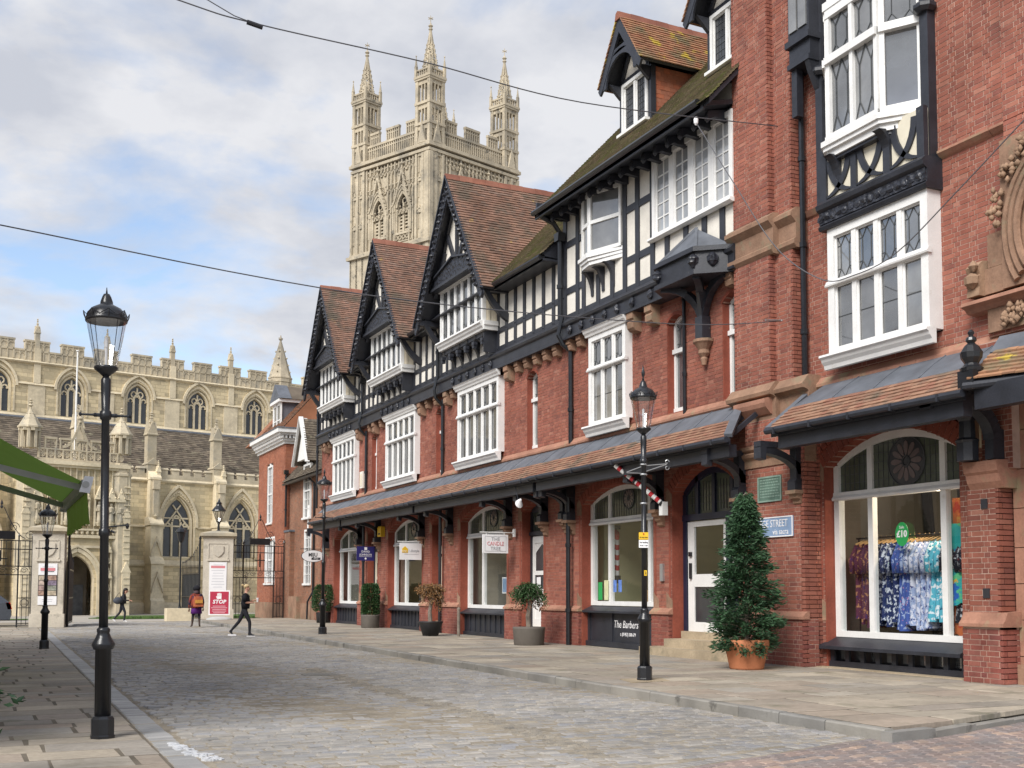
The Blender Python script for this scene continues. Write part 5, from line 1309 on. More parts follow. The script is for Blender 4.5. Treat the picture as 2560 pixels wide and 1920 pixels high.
    c = MB(); c.prism([(WH,8.20),(13.93,8.20),(13.90,8.26),(13.95,8.32),(13.95,8.52),(13.86,8.58),(13.84,8.66),(13.92,8.74),(WH,8.74)], 13.34, 15.96, 'y')
    co = c.build('carved_beam', M['black'], h)
    k = MB(); k.box(13.915,13.95,13.36,15.94,8.31,8.53); k.build('carving', M['carve'], co)
    for yy in np.arange(13.5, 15.9, .16):
        m = MB(); m.lathe([(.01,-.05),(.075,-.02),(.07,.02),(.02,.05)], (0,0,0), 7); m.xform(lambda p: (13.915-p[2]*.6, yy+p[0]*1.2, 8.42+p[1]+.02*math.sin(yy*20))); m.build('carving', M['carve'], co)
    p = MB(); p.box(14.0, 14.3, 13.46, 15.9, 8.74, 9.62); p.build('render_panel', M['creamp2'], h)
    XB = 14.0
    for a, b_ in ((13.40,13.56),(14.18,14.34),(15.78,15.94),(15.0,15.14)):
        timber(h, 'timber_stud', XB, a, b_, 8.74, 9.62, .05)
    for yc, sg in ((13.56,1),(14.18,-1),(14.34,1),(15.0,-1),(15.14,1),(15.78,-1)):
        q = MB(); pts = [(yc+sg*.62*(1-math.cos(t)), 9.50-.72*math.sin(t)) for t in np.linspace(0, math.pi/2, 8)]
        for i in range(7): q.prism([pts[i], pts[i+1], (pts[i+1][0]+sg*.13, pts[i+1][1]+.02), (pts[i][0]+sg*.13, pts[i][1]+.02)], XB-.04, XB+.02, 'x')
        q.build('curved_brace', M['black'], h)
    for y in (14.26, 15.5):
        q = MB(); pts = [(14.0-.28*(1-math.cos(t)), 8.85+.62*math.sin(t)) for t in np.linspace(0, math.pi/2, 8)]; q.prism([(14.0,8.85)]+pts+[(14.0,9.5)], y-.09, y+.09, 'y'); q.build('oriel_bracket', M['black'], h)
    pl = [(14.28,15.98),(13.90,15.60),(13.88,14.28),(14.28,13.68)]
    def ringp(e, z0, z1, mat_, name, par):
        m = MB(); m.prism([(14.3,15.98+e),(13.90-e,15.60+e*.4),(13.88-e,14.28-e*.4),(14.3,13.68-e)], z0, z1, 'z'); return m.build(name, mat_, par)
    o = ringp(.16, 9.66, 9.76, M['white'], 'oriel', h)
    ringp(.12, 9.58, 9.66, M['white'], 'sill', o); ringp(.06, 9.46, 9.58, M['white'], 'sill', o); ringp(.02, 9.40, 9.46, M['black'], 'sill_beam', o)
    ringp(.10, 12.25, 12.4, M['white'], 'cornice', o); ringp(.02, 12.4, 14, M['white'], 'head', o)
    def light(a, b_, n, kd=('hex','hex')):
        A, B = Vector((*a,0)), Vector((*b_,0)); d = (B-A).normalized(); L_ = (B-A).length; nn = Vector((d.y,-d.x,0))
        if nn.x > 0: nn = -nn
        f = MB(); fw = .09; mw = .085
        wv = (L_-2*fw-(n-1)*mw)/n
        ed = [(0,fw)]+[(fw+i*(wv+mw)-mw, fw+i*(wv+mw)) for i in range(1,n)]+[(L_-fw,L_)]
        for s0, s1 in ed: f.beam(A+d*((s0+s1)/2)+UZ*9.76, A+d*((s0+s1)/2)+UZ*12.25, s1-s0, .14, nn)
        for z, hh in ((9.82,.12),(11.28,.14),(12.17,.16)): f.beam(A+UZ*z+nn*.01, B+UZ*z+nn*.01, .15 if z != 11.28 else .22, hh)
        fo = f.build('oriel_window', M['white'], h)
        for i in range(n):
            s0 = fw+i*(wv+mw)
            for z0, z1, kk in ((9.88,11.21,kd[0]),(11.35,12.09,kd[1])):
                g = MB(); g.add([A+d*s0+UZ*z0, A+d*(s0+wv)+UZ*z0, A+d*(s0+wv)+UZ*z1, A+d*s0+UZ*z1], [(0,1,2,3)]); g.build('pane', M['pane'], fo)
                if kk:
                    l = MB(); m_ = max(1, round((z1-z0)/(wv*2.0)))
                    Q = lambda u_, v_: A+d*(s0+u_*wv)+UZ*(z0+v_*(z1-z0))+nn*.012
                    for k_ in range(m_):
                        b0, b1 = k_/m_, (k_+1)/m_; mm = lambda t: b0+(b1-b0)*t
                        H = [(.5,mm(0)),(.22,mm(.25)),(.22,mm(.75)),(.5,mm(1)),(.78,mm(.75)),(.78,mm(.25))]
                        for j in range(6): l.beam(Q(*H[j]), Q(*H[(j+1)%6]), .012, .012)
                        for q0, q1 in ((H[1],(0,mm(.0))),(H[2],(0,mm(1))),(H[4],(1,mm(1))),(H[5],(1,mm(0)))): l.beam(Q(*q0), Q(*q1), .012, .012)
                    l.build('lead_came', M['leadd'], fo)
    light(pl[0], pl[1], 1); light(pl[1], pl[2], 2); light(pl[2], pl[3], 1, (None,'hex'))
    for y in (13.52, 16.14):
        c = MB(); c.box(14.12, 14.32, y-.09, y+.09, 8.74, 13.5); c.lathe([(.14,0),(.20,.06),(.20,.12),(.13,.18)], (14.16,y,11.3), 8); c.build('oriel_post', M['black'], h)
    # second oriel base, high on the left by the pier
    q = MB(); q.box(13.86,14.3,16.1,16.72,BZ2,BZ2+.1); q.box(13.82,14.3,16.06,16.74,BZ2+.42,BZ2+.54); q.box(13.88,14.3,16.1,16.7,BZ2+.54,13.8); q.box(13.90,14.3,16.1,16.7,BZ2+.1,BZ2+.42)
    q.prism([(14.3,BZ2),(13.88,BZ2),(13.95,BZ2-.2),(14.1,BZ2-.5),(14.3,BZ2-.8)], 16.12, 16.24, 'y'); q.box(13.95,14.1,16.55,16.7,BZ1,BZ2); q.build('bay_base', M['black'], h)
    for i in range(2): q = MB(); q.box(13.85,13.88,16.16+i*.27,16.38+i*.27,BZ2+.7,13.6); q.build('bay_pane', M['pane'], h)
    # pentice, corner post, second pentice
    canopy(h, 11.75, 16.18, seed=7, zt=4.46, Xw=14.28, lead_top=5.42)
    e = MB(); e.beam((12.86,16.19,4.47),(14.2,16.55,5.35),.12,.06); e.build('lead_verge', M['lead'], h)
    canopy_bracket(h, 14.0, 16.62, 4.20, 3.42, reach=1.05, w=.18); None
    t = MB()
    for r in range(6): t.hexa([(12.84+r*.10,11.66+r*.03,4.56+r*.075),(13.24+r*.10,10.6+r*.03,4.56+r*.075),(13.35+r*.10,10.6+r*.03,4.64+r*.075),(12.95+r*.10,11.66+r*.03,4.64+r*.075),(12.84+r*.10,11.66+r*.03,4.575+r*.075),(13.24+r*.10,10.6+r*.03,4.575+r*.075),(13.35+r*.10,10.6+r*.03,4.655+r*.075),(12.95+r*.10,11.66+r*.03,4.655+r*.075)])
    L = []; u_ = Vector((.4,-1.06,0)).normalized(); v_ = Vector((.75,.28,.6)).normalized(); n_ = u_.cross(v_); n_ = n_ if n_.z > 0 else -n_
    cn = MB(); cn.box(12.95,13.15,10.2,11.6,4.15,4.5); cn.build('porch_beam', M['black'], h)
    tile_slope(h, 'canopy_tile', (12.86,11.64,4.58), u_, v_, n_, [(0,0),(1.5,0),(1.5,.80),(0.15,.80)], .122, M['ltile'], width=.17, limit=60, rnd=random.Random(4))
    ld = MB(); A = Vector((12.86,11.64,4.58)); P = lambda s, t_, d: A+u_*s+v_*t_+n_*d
    ld.hexa([P(-.05,0,-.08),P(1.6,0,-.08),P(1.6,.85,-.08),P(.1,.85,-.08),P(-.05,0,-.01),P(1.6,0,-.01),P(1.6,.85,-.01),P(.1,.85,-.01)]); ld.build('porch_roof', M['black'], h)
    ld = MB(); ld.hexa([P(.1,.78,.0),P(1.6,.78,.0),P(1.6,1.5,.0),P(.1,1.3,.0),P(.1,.78,.03),P(1.6,.78,.03),P(1.6,1.5,.03),P(.1,1.3,.03)]); ld.build('lead_flashing', M['lead'], h)
    g = MB(); g.tube([P(-.05,-.06,-.06),P(1.6,-.06,-.06)], .06, 8); g.build('gutter', M['black'], h)
    c = MB(); c.lathe([(.17,0),(.17,.28),(.19,.32),(.13,.36),(.12,.62),(.17,.70),(.20,.76),(.15,.80),(.14,1.1),(.18,1.14),(.18,1.2)], (13.80,12.52,3.54), 8); c.box(12.92,14.1,12.40,12.62,4.30,4.46)
    for i in range(9):
        a0, a1 = i/9*math.pi/2, (i+1)/9*math.pi/2; g_ = lambda a: (13.94-.85*(1-math.cos(a)), 12.16, 3.85+.6*math.sin(a))
        c.beam(g_(a0), g_(a1), .18, .2, (0,1,0))
    c.box(13.86,14.1,12.08,12.24,3.54,4.0); c.build('corner_post', M['black'], h)
    c = MB(); c.lathe([(.16,0),(.17,.05),(.13,.08),(.10,.12),(.15,.20),(.16,.28),(.10,.38),(.05,.42),(.08,.46),(.07,.50),(.03,.53),(.05,.58),(.02,.62)], (12.98,11.66,4.72), 10); c.box(12.84,13.12,11.52,11.80,4.45,4.73); c.build('finial', M['iron'], h)
    downpipe(h, 16.70, 13.0, 5.6, X=14.26, hopper=False, r=.06); downpipe(h, 16.60, 4.3, PV, X=14.26, hopper=False, r=.055)
    for z in (1.42, 2.80):
        v = MB(); v.box(13.975,14.0,12.33,12.45,z,z+.15); v.build('air_vent', M['ink'], h)
    # room behind, with the shop's rail light
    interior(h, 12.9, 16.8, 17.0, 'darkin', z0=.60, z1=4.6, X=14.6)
    for y in (13.4,14.3,15.3,16.2): q = MB(); q.beam((16.95,y,.6),(16.95,y+.3,4.5),.2,.08,(1,0,0)); q.build('inner_timber', M['ink'], h)  # dark bars and cream panels imitate a half-timbered front reflected in the glass
    for y in (13.9,14.9): q = MB(); q.box(16.9,16.98,y,y+.55,2.3,3.2); q.build('inner_panel', M['cream'], h)
    s = MB(); s.box(14.7,20.8,16.9,17.1,PV,18); s.box(20.6,20.8,9,16.9,0,18); s.box(14.6,20.8,9.5,16.9,5.1,5.2); s.box(14.6,20.8,9.5,16.9,17.7,18); s.box(14.3,20.8,9.3,9.5,0,18); s.build('rear_wall', M['brickd'], h)
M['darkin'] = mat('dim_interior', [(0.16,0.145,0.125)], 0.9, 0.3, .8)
M['sandc'] = mat('carved_sandstone', [(0.30,0.195,0.13)], 0.9, 0.35, 4, 0.5, 14, 0.2)
M['creamp2'] = mat('warm_cream_render', [(0.66,0.61,0.49)], 0.85, 0.1, 1.4, 0.1, 50)
corner_shop()
# ------------------------------------------------------------------ the cathedral
NAVE_O = (1.05, 108.98, 0.0); NAVE_A = R(13.01)      # local axes: x along the nave, -y towards the street
def pt_arc(u0, u1, zs, rise, n=9):
    """pointed arch, left foot to right foot"""
    a = (u1-u0)/2; RR = (a*a+rise*rise)/(2*a); tm = math.asin(min(1, rise/RR)); c = (u0+u1)/2
    L = [(u0+RR-RR*math.cos(tm*i/n), zs+RR*math.sin(tm*i/n)) for i in range(n+1)]
    return L+[(2*c-p[0], p[1]) for p in reversed(L[:-1])]
def arch_wall(mb, u0, u1, z0, z1, w0, w1, sill, spr, rise, v0, v1):
    """wall bay (x u0..u1, z z0..z1) between depth planes y v0..v1 with one pointed opening"""
    mb.box(u0, w0, v0, v1, z0, z1); mb.box(w1, u1, v0, v1, z0, z1); mb.box(w0, w1, v0, v1, z0, sill)
    A = pt_arc(w0, w1, spr, rise); n = len(A)//2; c = (w0+w1)/2
    for i in range(n): mb.prism([A[i], A[i+1], (A[i+1][0], z1), (A[i][0], z1)], v0, v1, 'y')
    for i in range(n, 2*n): mb.prism([A[i], A[i+1], (A[i+1][0], z1), (A[i][0], z1)], v0, v1, 'y')
def moulding_arch(mb, w0, w1, spr, rise, grow, v, r, foot=0.0):
    A = pt_arc(w0-grow, w1+grow, spr, rise*(1+grow/((w1-w0)/2)))
    P = [(A[0][0], v, spr-foot)]*(1 if foot else 0)+[(p[0], v, p[1]) for p in A]+[(A[-1][0], v, spr-foot)]*(1 if foot else 0)
    for a, b in zip(P[:-1], P[1:]): mb.beam(a, b, r*2, r*2, (0,1,0))
def gothic(parent, u0, u1, sill, spr, rise, v, lights=3, style='perp'):
    """tracery window: stone bars and dark leaded panes; v is the glass plane (y)"""
    t = MB(); w = u1-u0; bw = .085 if w < 2.6 else .10
    lw = w/lights; hs = spr-.02
    heads = []
    for i in range(1, lights): t.box(u0+i*lw-bw, u0+i*lw+bw, v-.16, v, sill, hs+lw*.35)
    z2 = spr+rise
    if style == 'perp':
        for i in range(lights):
            a, b = u0+i*lw+bw*.6, u0+(i+1)*lw-bw*.6; hz = hs-.25 if i != 1 else hs+.15
            A = pt_arc(a, b, hz, (b-a)*.62, 6)
            for p, q in zip(A[:-1], A[1:]): t.beam((p[0],v-.08,p[1]),(q[0],v-.08,q[1]),.14,bw*1.5,(0,1,0))
            for sg in (-1,1):
                cx = (a+b)/2+sg*(b-a)*.30; t.lathe([(.02,-.06),(.07,0),(.02,.06)], (cx,v-.08,hz+.02), 5)
        for sg in (-1, 1):
            cx, cz, r = (u0+u1)/2+sg*w*.17, spr+rise*.36, w*.135
            t.tube([(cx+r*math.cos(k*math.pi/5), v-.08, cz+r*math.sin(k*math.pi/5)*1.15) for k in range(11)], bw*.8, 5)
            for k in range(4):
                a_ = k*math.pi/2+math.pi/4; t.lathe([(.01,-.05),(.055,0),(.01,.05)], (cx+r*.72*math.cos(a_),v-.08,cz+r*.8*math.sin(a_)), 5)
        t.beam(((u0+u1)/2,v-.08,spr+.2),((u0+u1)/2,v-.08,spr+rise*.9),.14,bw*1.5,(0,1,0))
    else:
        c = (u0+u1)/2; a = w/2
        for i in range(lights):
            x0, x1 = u0+i*lw+bw*.6, u0+(i+1)*lw-bw*.6; hz = (hs-.35) if i != 1 else hs+.35
            A = pt_arc(x0, x1, hz, (x1-x0)*.75, 6)
            for p, q in zip(A[:-1], A[1:]): t.beam((p[0],v-.08,p[1]),(q[0],v-.08,q[1]),.14,bw*1.4,(0,1,0))
        zc = spr+rise*.42
        t.beam((u0+.1,v-.08,spr+.62),(u1-.1,v-.08,spr+.62),.13,bw*1.4,(0,1,0)); t.beam((u0,v-.08,spr-.12),(u1,v-.08,spr-.12),.13,bw*1.2,(0,1,0))
        for sg in (-1,1):
            t.beam((c-sg*a*.82,v-.08,spr-.05),(c+sg*a*.30,v-.08,spr+rise*.78),.13,bw*1.6,(0,1,0))
            A = [(c+sg*a*(.62+.20*math.cos(k*math.pi/5)), spr+.30+.34*math.sin(k*math.pi/5)) for k in range(11)]
            for k in (2,7): t.lathe([(.01,-.06),(.09,0),(.01,.06)], (A[k][0],v-.08,A[k][1]), 5)
    o = t.build('window_tracery', M['lime'], parent)
    A = pt_arc(u0, u1, spr, rise, 6)
    poly = [(u0,sill)]+[(u1,sill)]+list(reversed(A))
    for i in range(lights):
        x0, x1 = u0+i*lw, u0+(i+1)*lw
        def top(x):
            for p, q in zip(A[:-1], A[1:]):
                if p[0] <= x <= q[0]: return p[1]+(q[1]-p[1])*(x-p[0])/max(1e-6, q[0]-p[0])
            return spr
        g = MB(); n = 5; g.prism([(x0,sill),(x1,sill)]+[(x1+(x0-x1)*k/n, top(x1+(x0-x1)*k/n)) for k in range(n+1)], v, v+.04, 'y'); g.build('pane', M['paned'], o)
    s = MB(); s.prism([(v-.30,sill-.22),(v-.30,sill-.12),(v+.02,sill+.02),(v+.02,sill-.22)], u0-.12, u1+.12, 'x'); s.build('sill', M['lime'], o)
    return o
def pinnacle(mb, u, v, z0, zs, zt, w):
    """square shaft z0..zs, crocketed spirelet to zt"""
    mb.box(u-w/2, u+w/2, v-w/2, v+w/2, z0, zs)
    mb.box(u-w*.62, u+w*.62, v-w*.62, v+w*.62, zs-.10, zs)
    for a in (0, 1):
        mb.prism([(-w*.6+ (u if a == 0 else v), zs),(w*.6+(u if a == 0 else v), zs),((u if a == 0 else v), zs+w*1.4)], (v if a == 0 else u)-w*.56, (v if a == 0 else u)+w*.56, 'y' if a == 0 else 'x')
    mb.lathe([(w*.62,0),(w*.10,zt-zs-.35),(w*.26,zt-zs-.28),(w*.12,zt-zs-.18),(w*.24,zt-zs-.10),(.02,zt-zs)], (u,v,zs), 4)
    n = max(3, int((zt-zs)/.45))
    for k in range(n):
        f = (k+.5)/n; r = w*(.62-.52*f); z = zs+f*(zt-zs-.35)
        for q in range(4):
            a = q*math.pi/2+math.pi/4; mb.lathe([(.02,-.06),(w*.13,0),(.02,.07)], (u+r*math.cos(a)*.95, v+r*math.sin(a)*.95, z), 4)

def cathedral():
    h = thing('cathedral_nave', 'long pale stone cathedral nave with battlements behind the porch and gate', 'cathedral', NAVE_O, NAVE_A, local=True)
    wd = 0.0
    bays = [(-3.0,3.19,-1.05,.85),(3.19,9.5,5.43,7.3),(9.5,15.92,11.6,13.5),(15.92,22.03,17.68,19.55),(22.03,27.4,23.84,25.7)]
    # clerestory
    W_ = MB()
    for u0, u1, w0, w1 in bays: arch_wall(W_, u0, u1, 14.0, 22.3, w0-.25, w1+.25, 17.6, 20.0, 1.55, 0.0, .9)
    for u0, u1, w0, w1 in bays: arch_wall(W_, u0, u1, 14.0, 22.2, w0, w1, 17.6, 19.95, 1.3, .30, .8)
    W_.box(27.4, 44, 0, .9, 14, 22.3); W_.box(-60, -3.0, 0, .9, -0.6, 22.3)
    W_.build('clerestory_wall', M['limea'], h)
    for u0, u1, w0, w1 in bays: gothic(h, w0, w1, 17.65, 19.95, 1.25, .42)
    for u0, u1, w0, w1 in bays:
        D = MB(); moulding_arch(D, w0, w1, 20.0, 1.35, .62, -.06, .11); moulding_arch(D, w0, w1, 19.9, 1.3, .42, .02, .07, 2.2); moulding_arch(D, w0, w1, 19.95, 1.3, .12, .22, .09, 2.3)
        D.prism([(.02,20.18),(-.16,20.22),(-.10,20.38),(.02,20.42)], u0, w0-.62, 'x'); D.prism([(.02,20.18),(-.16,20.22),(-.10,20.38),(.02,20.42)], w1+.62, u1, 'x'); D.build('window_moulding', M['lime'], h)
    D = MB(); D.prism([(.02,22.1),(-.14,22.15),(-.26,22.28),(-.20,22.40),(.02,22.44)], -60, 44, 'x')
    D.build('string_course', M['lime'], h)
    for u in (3.19, 9.5, 15.92, 22.03): D = MB(); D.box(u-.30, u+.30, -.12, .02, 20.4, 23.6); D.box(u-.75,u+.75,-.06,.02,14,20.2); D.build('pilaster', M['lime'], h)
    D = MB(); D.prism([(.02,17.25),(-.14,17.3),(-.05,17.5),(.02,17.52)], -60, 44, 'x')
    D.build('string_course', M['lime'], h)
    # battlements with blind panels, each merlon a part
    P_ = MB(); P_.box(-60, 44, .0, .45, 22.4, 23.25); P_.build('parapet', M['limeg'], h)
    C_ = MB(); C_.box(-60, 44, -.06, .5, 23.25, 23.42); C_.build('coping', M['limeg'], h)
    ml = [(-12,-9.9),(-9.0,-6.9),(-5.6,-3.7),(-1.2,1.19),(2.09,4.24),(5.31,7.34),(8.41,10.5),(11.88,13.8),(14.8,17.03),(18.07,19.92),(20.87,23.05),(24.07,25.95),(30.2,32.2),(33.4,35.4)]
    for a, b in ml:
        m = MB(); m.box(a, b, .0, .45, 23.425, 24.15); m.box(a-.06, b+.06, -.07, .52, 24.15, 24.32); mo = m.build('merlon', M['limeg'], h)
        r = MB(); n = max(2, round((b-a)/.55)); st = (b-a)/n
        for i in range(n+1): r.box(a+i*st-.05, a+i*st+.05, -.06, .0, 22.5, 24.15) if 0 < i < n else r.box(a+i*st-.06+(.06 if i == 0 else -.06), a+i*st+.06+(.06 if i == 0 else -.06), -.06, .0, 22.5, 24.15)
        for i in range(n):
            A = pt_arc(a+i*st+.05, a+(i+1)*st-.05, 23.75, .22, 3)
            for p, q in zip(A[:-1], A[1:]): r.beam((p[0],-.02,p[1]),(q[0],-.02,q[1]),.07,.08,(0,1,0))
        r.build('panel_rib', M['limeg'], mo)
    r = MB()
    for (a, b) in [(ml[i][1], ml[i+1][0]) for i in range(3, len(ml)-2)]:
        n = max(2, round((b-a)/.45)); st = (b-a)/n
        for i in range(n):
            r.box(a+i*st-.04, a+i*st+.04, -.05, 0, 22.5, 23.25); A = pt_arc(a+i*st+.04, a+(i+1)*st-.04, 22.9, .2, 3)
            for p, q in zip(A[:-1], A[1:]): r.beam((p[0],-.02,p[1]),(q[0],-.02,q[1]),.06,.07,(0,1,0))
    r.build('panel_rib', M['limeg'], h)
    for u in (3.15, 9.5, 15.88, 22.0):
        p = MB(); pinnacle(p, u, .12, 23.4, 25.1, 26.4, .42); p.build('pinnacle', M['limeg'], h)
    s = MB(); s.lathe([(1.22,0),(1.22,.35),(1.28,.4),(1.28,.55),(1.18,.6),(.10,4.5),(.10,4.55),(.24,4.65),(.10,4.75),(.05,5.1)], (27.95,.9,23.5), 8); s.lathe([(1.15,0),(1.15,2.0)], (27.95,.9,21.6), 8)
    s.box(27.7,28.2,.86,.94,28.25,28.33); s.build('turret_spire', M['limew'], h)
    s = MB()
    for q in range(4):
        a = q*math.pi/2+math.pi/8+.4
        for k in range(4): s.lathe([(.03,-.1),(.11,0),(.03,.12)], (27.95+(1.05-.18*k)*math.cos(a), .9+(1.05-.18*k)*math.sin(a), 24.6+k*.75), 5)
    s.build('crocket', M['limeg'], h, kind='stuff')
    rb = MB(); rb.prism([(.9,22.3),(8,26.0),(15,22.3)], -60, 44, 'x'); rb.xform(lambda p: (p[0], p[1], min(p[2], 23.3))); rb.build('nave_roof', M['lead'], h)
    # aisle roof of stone slates
    V0 = -7.0
    rr = MB(); rr.hexa([(-60,V0+.6,11.9),(44,V0+.6,11.9),(44,.0,17.05),(-60,.0,17.05),(-60,V0+.6,12.0),(44,V0+.6,12.0),(44,.0,17.2),(-60,.0,17.2)]); ro = rr.build('aisle_roof', M['slate'], h)
    vv = Vector((0,6.4,5.2)).normalized(); nn = Vector((0,-5.2,6.4)).normalized(); T = math.hypot(6.4,5.2)
    tile_slope(h, 'stone_slate', (0,V0+.6,12.0), UX, vv, nn, [(-10,0),(34,0),(34,T),(-10,T)], .34, M['slate'], width=.46, th=.05, limit=300, lift=.05, rnd=random.Random(12), jit=.04, parent=ro)
    f = MB(); f.prism([(-.25,17.0),(.02,17.2),(.02,17.42),(-.30,17.14)], -60, 44, 'x'); f.build('lead_flashing', M['lead'], h)
    # aisle wall
    A_ = MB(); ab = [(4.0,11.5,6.2,8.5),(11.5,17.7,12.72,15.2),(17.7,24.2,18.98,21.4),(24.2,30.4,25.2,27.6)]
    for u0, u1, w0, w1 in ab: arch_wall(A_, u0, u1, -.6, 11.5, w0-.25, w1+.3, 4.55, 7.6, 2.65, V0, V0+.9)
    for u0, u1, w0, w1 in ab: arch_wall(A_, u0, u1, -.6, 11.4, w0, w1, 4.6, 7.55, 2.38, V0+.30, V0+.8)
    A_.box(-60, 4.0, V0, V0+.9, -.6, 11.5); A_.box(30.4, 44, V0, V0+.9, -.6, 11.5); A_.build('aisle_wall', M['limea'], h)
    for u0, u1, w0, w1 in ab:
        D = MB(); gothic(h, w0, w1, 4.65, 7.55, 2.35, V0+.45, 3, 'dec')
        moulding_arch(D, w0, w1, 7.6, 2.45, .55, V0-.05, .12, .25); moulding_arch(D, w0, w1, 7.6, 2.4, .36, V0+.04, .07, 2.9); moulding_arch(D, w0, w1, 7.6, 2.4, .12, V0+.25, .09, 2.9)
        A = pt_arc(w0-.47, w1+.47, 7.6, 2.9, 14)
        nh = MB()
        for p in A: nh.lathe([(.02,-.07),(.075,0),(.02,.07)], (p[0],V0-.03,p[1]), 5)
        nh.build('ball_flower', M['lime'], h, kind='stuff')
        D.prism([(V0+.02,3.7),(V0-.16,3.75),(V0-.20,3.9),(V0-.08,4.25),(V0+.02,4.3)], u0, u1, 'x'); D.prism([(V0+.02,7.2),(V0-.12,7.24),(V0-.12,7.36),(V0+.02,7.42)], w1+.6, u1, 'x'); D.build('window_moulding', M['lime'], h)
    D = MB(); D.prism([(V0+.02,11.3),(V0-.14,11.36),(V0-.22,11.5),(V0-.10,11.66),(V0+.02,11.7)], 4, 44, 'x'); D.build('string_course', M['lime'], h); D = MB(); D.prism([(V0+.02,.5),(V0-.3,.45),(V0-.35,.2),(V0-.35,-.6),(V0+.02,-.6)], 4, 44, 'x'); D.build('string_course', M['lime'], h)
    B_ = MB(); B_.box(4, 44, V0-.02, V0+.4, 11.5, 12.1); B_.build('parapet', M['limeg'], h)
    u = 6.9
    while u < 30:
        m = MB(); m.box(u, u+.68, V0-.02, V0+.4, 12.1, 12.5); m.prism([(V0-.08,12.5),(V0+.46,12.5),(V0+.46,12.56),(V0+.19,12.72),(V0-.08,12.56)], u-.06, u+.74, 'x'); m.build('merlon', M['limeg'], h); u += 1.07
    # buttresses with gablets and tall pinnacles
    for ub in (11.5, 17.75, 24.2, 5.0):
        b = MB(); x0, x1 = ub-.62, ub+.62
        b.box(x0, x1, V0-2.0, V0, -.6, .6); b.prism([(V0-2.0,.6),(V0-1.75,.85),(V0,.85),(V0,.6)], x0, x1, 'x'); b.box(x0+.06, x1-.06, V0-1.72, V0, .85, 4.0)
        b.prism([(V0-1.85,3.9),(V0-1.72,4.15),(V0-1.35,4.6),(V0,4.6),(V0,3.9)], x0, x1, 'x'); b.box(x0+.08, x1-.08, V0-1.35, V0, 4.6, 7.4)
        b.prism([(V0-1.5,7.35),(V0-1.5,7.5),(V0-.8,8.1),(V0,8.1),(V0,7.35)], x0, x1, 'x'); b.box(x0+.15, x1-.15, V0-.8, V0, 8.1, 11.6); b.prism([(V0-.9,11.5),(V0-.9,11.7),(V0,12.6),(V0,11.5)], x0+.1, x1-.1, 'x')
        o = b.build('buttress', M['lime'], h)
        g = MB()
        for zz, vv_ in ((2.2, V0-1.72), (5.4, V0-1.35)):
            g.prism([(x0+.1,zz-.9),(x0+.1,zz-.6),(ub,zz+1.0),(x1-.1,zz-.6),(x1-.1,zz-.9),(ub,zz+.55)], vv_-.14, vv_, 'y')
        g.box(ub-.22, ub+.22, V0-1.1, V0-.8, 8.3, 10.9); g.lathe([(.05,0),(.25,.3),(.18,.5)], (ub,V0-.95,7.9), 6); g.box(ub-.3,ub+.3,V0-1.2,V0-.78,10.6,11.4); g.build('gablet', M['limeg'], o)
        p = MB(); p.box(ub-.55, ub+.55, V0-.3, V0+.9, 11.6, 12.9); p.prism([(ub-.62,12.9),(ub+.62,12.9),(ub+.62,13.0),(ub,13.5),(ub-.62,13.0)], V0-.36, V0+.96, 'y'); pinnacle(p, ub-.12, V0+.3, 13.0, 15.7, 17.75, .82); p.build('pinnacle', M['limeg'], h)
        p = MB(); pinnacle(p, ub+.35, V0-.5, 11.5, 12.3, 13.3, .34); p.build('pinnacle', M['lime'], h)
    e = MB(); e.box(43.5, 44, V0, 12, -.6, 22); e.build('end_wall', M['lime'], h)
    # flagpole
    t = thing('flagpole', 'slim white flagpole rising in front of the nave windows', 'flagpole', (0,0,0)); 
    o = Vector(NAVE_O); ux = Vector((math.cos(NAVE_A), math.sin(NAVE_A), 0)); vy = Vector((-math.sin(NAVE_A), math.cos(NAVE_A), 0))
    q = o+ux*3.55+vy*(-10.5); f = MB(); f.tube([(q.x,q.y,11.8),(q.x,q.y,21.6)], [.09,.06], 8); f.build('pole', M['white'], t); f = MB(); f.lathe([(.02,0),(.14,.03),(.14,.09),(.02,.13)], (q.x,q.y,21.6), 8); f.build('cap', M['white'], t)
    return h
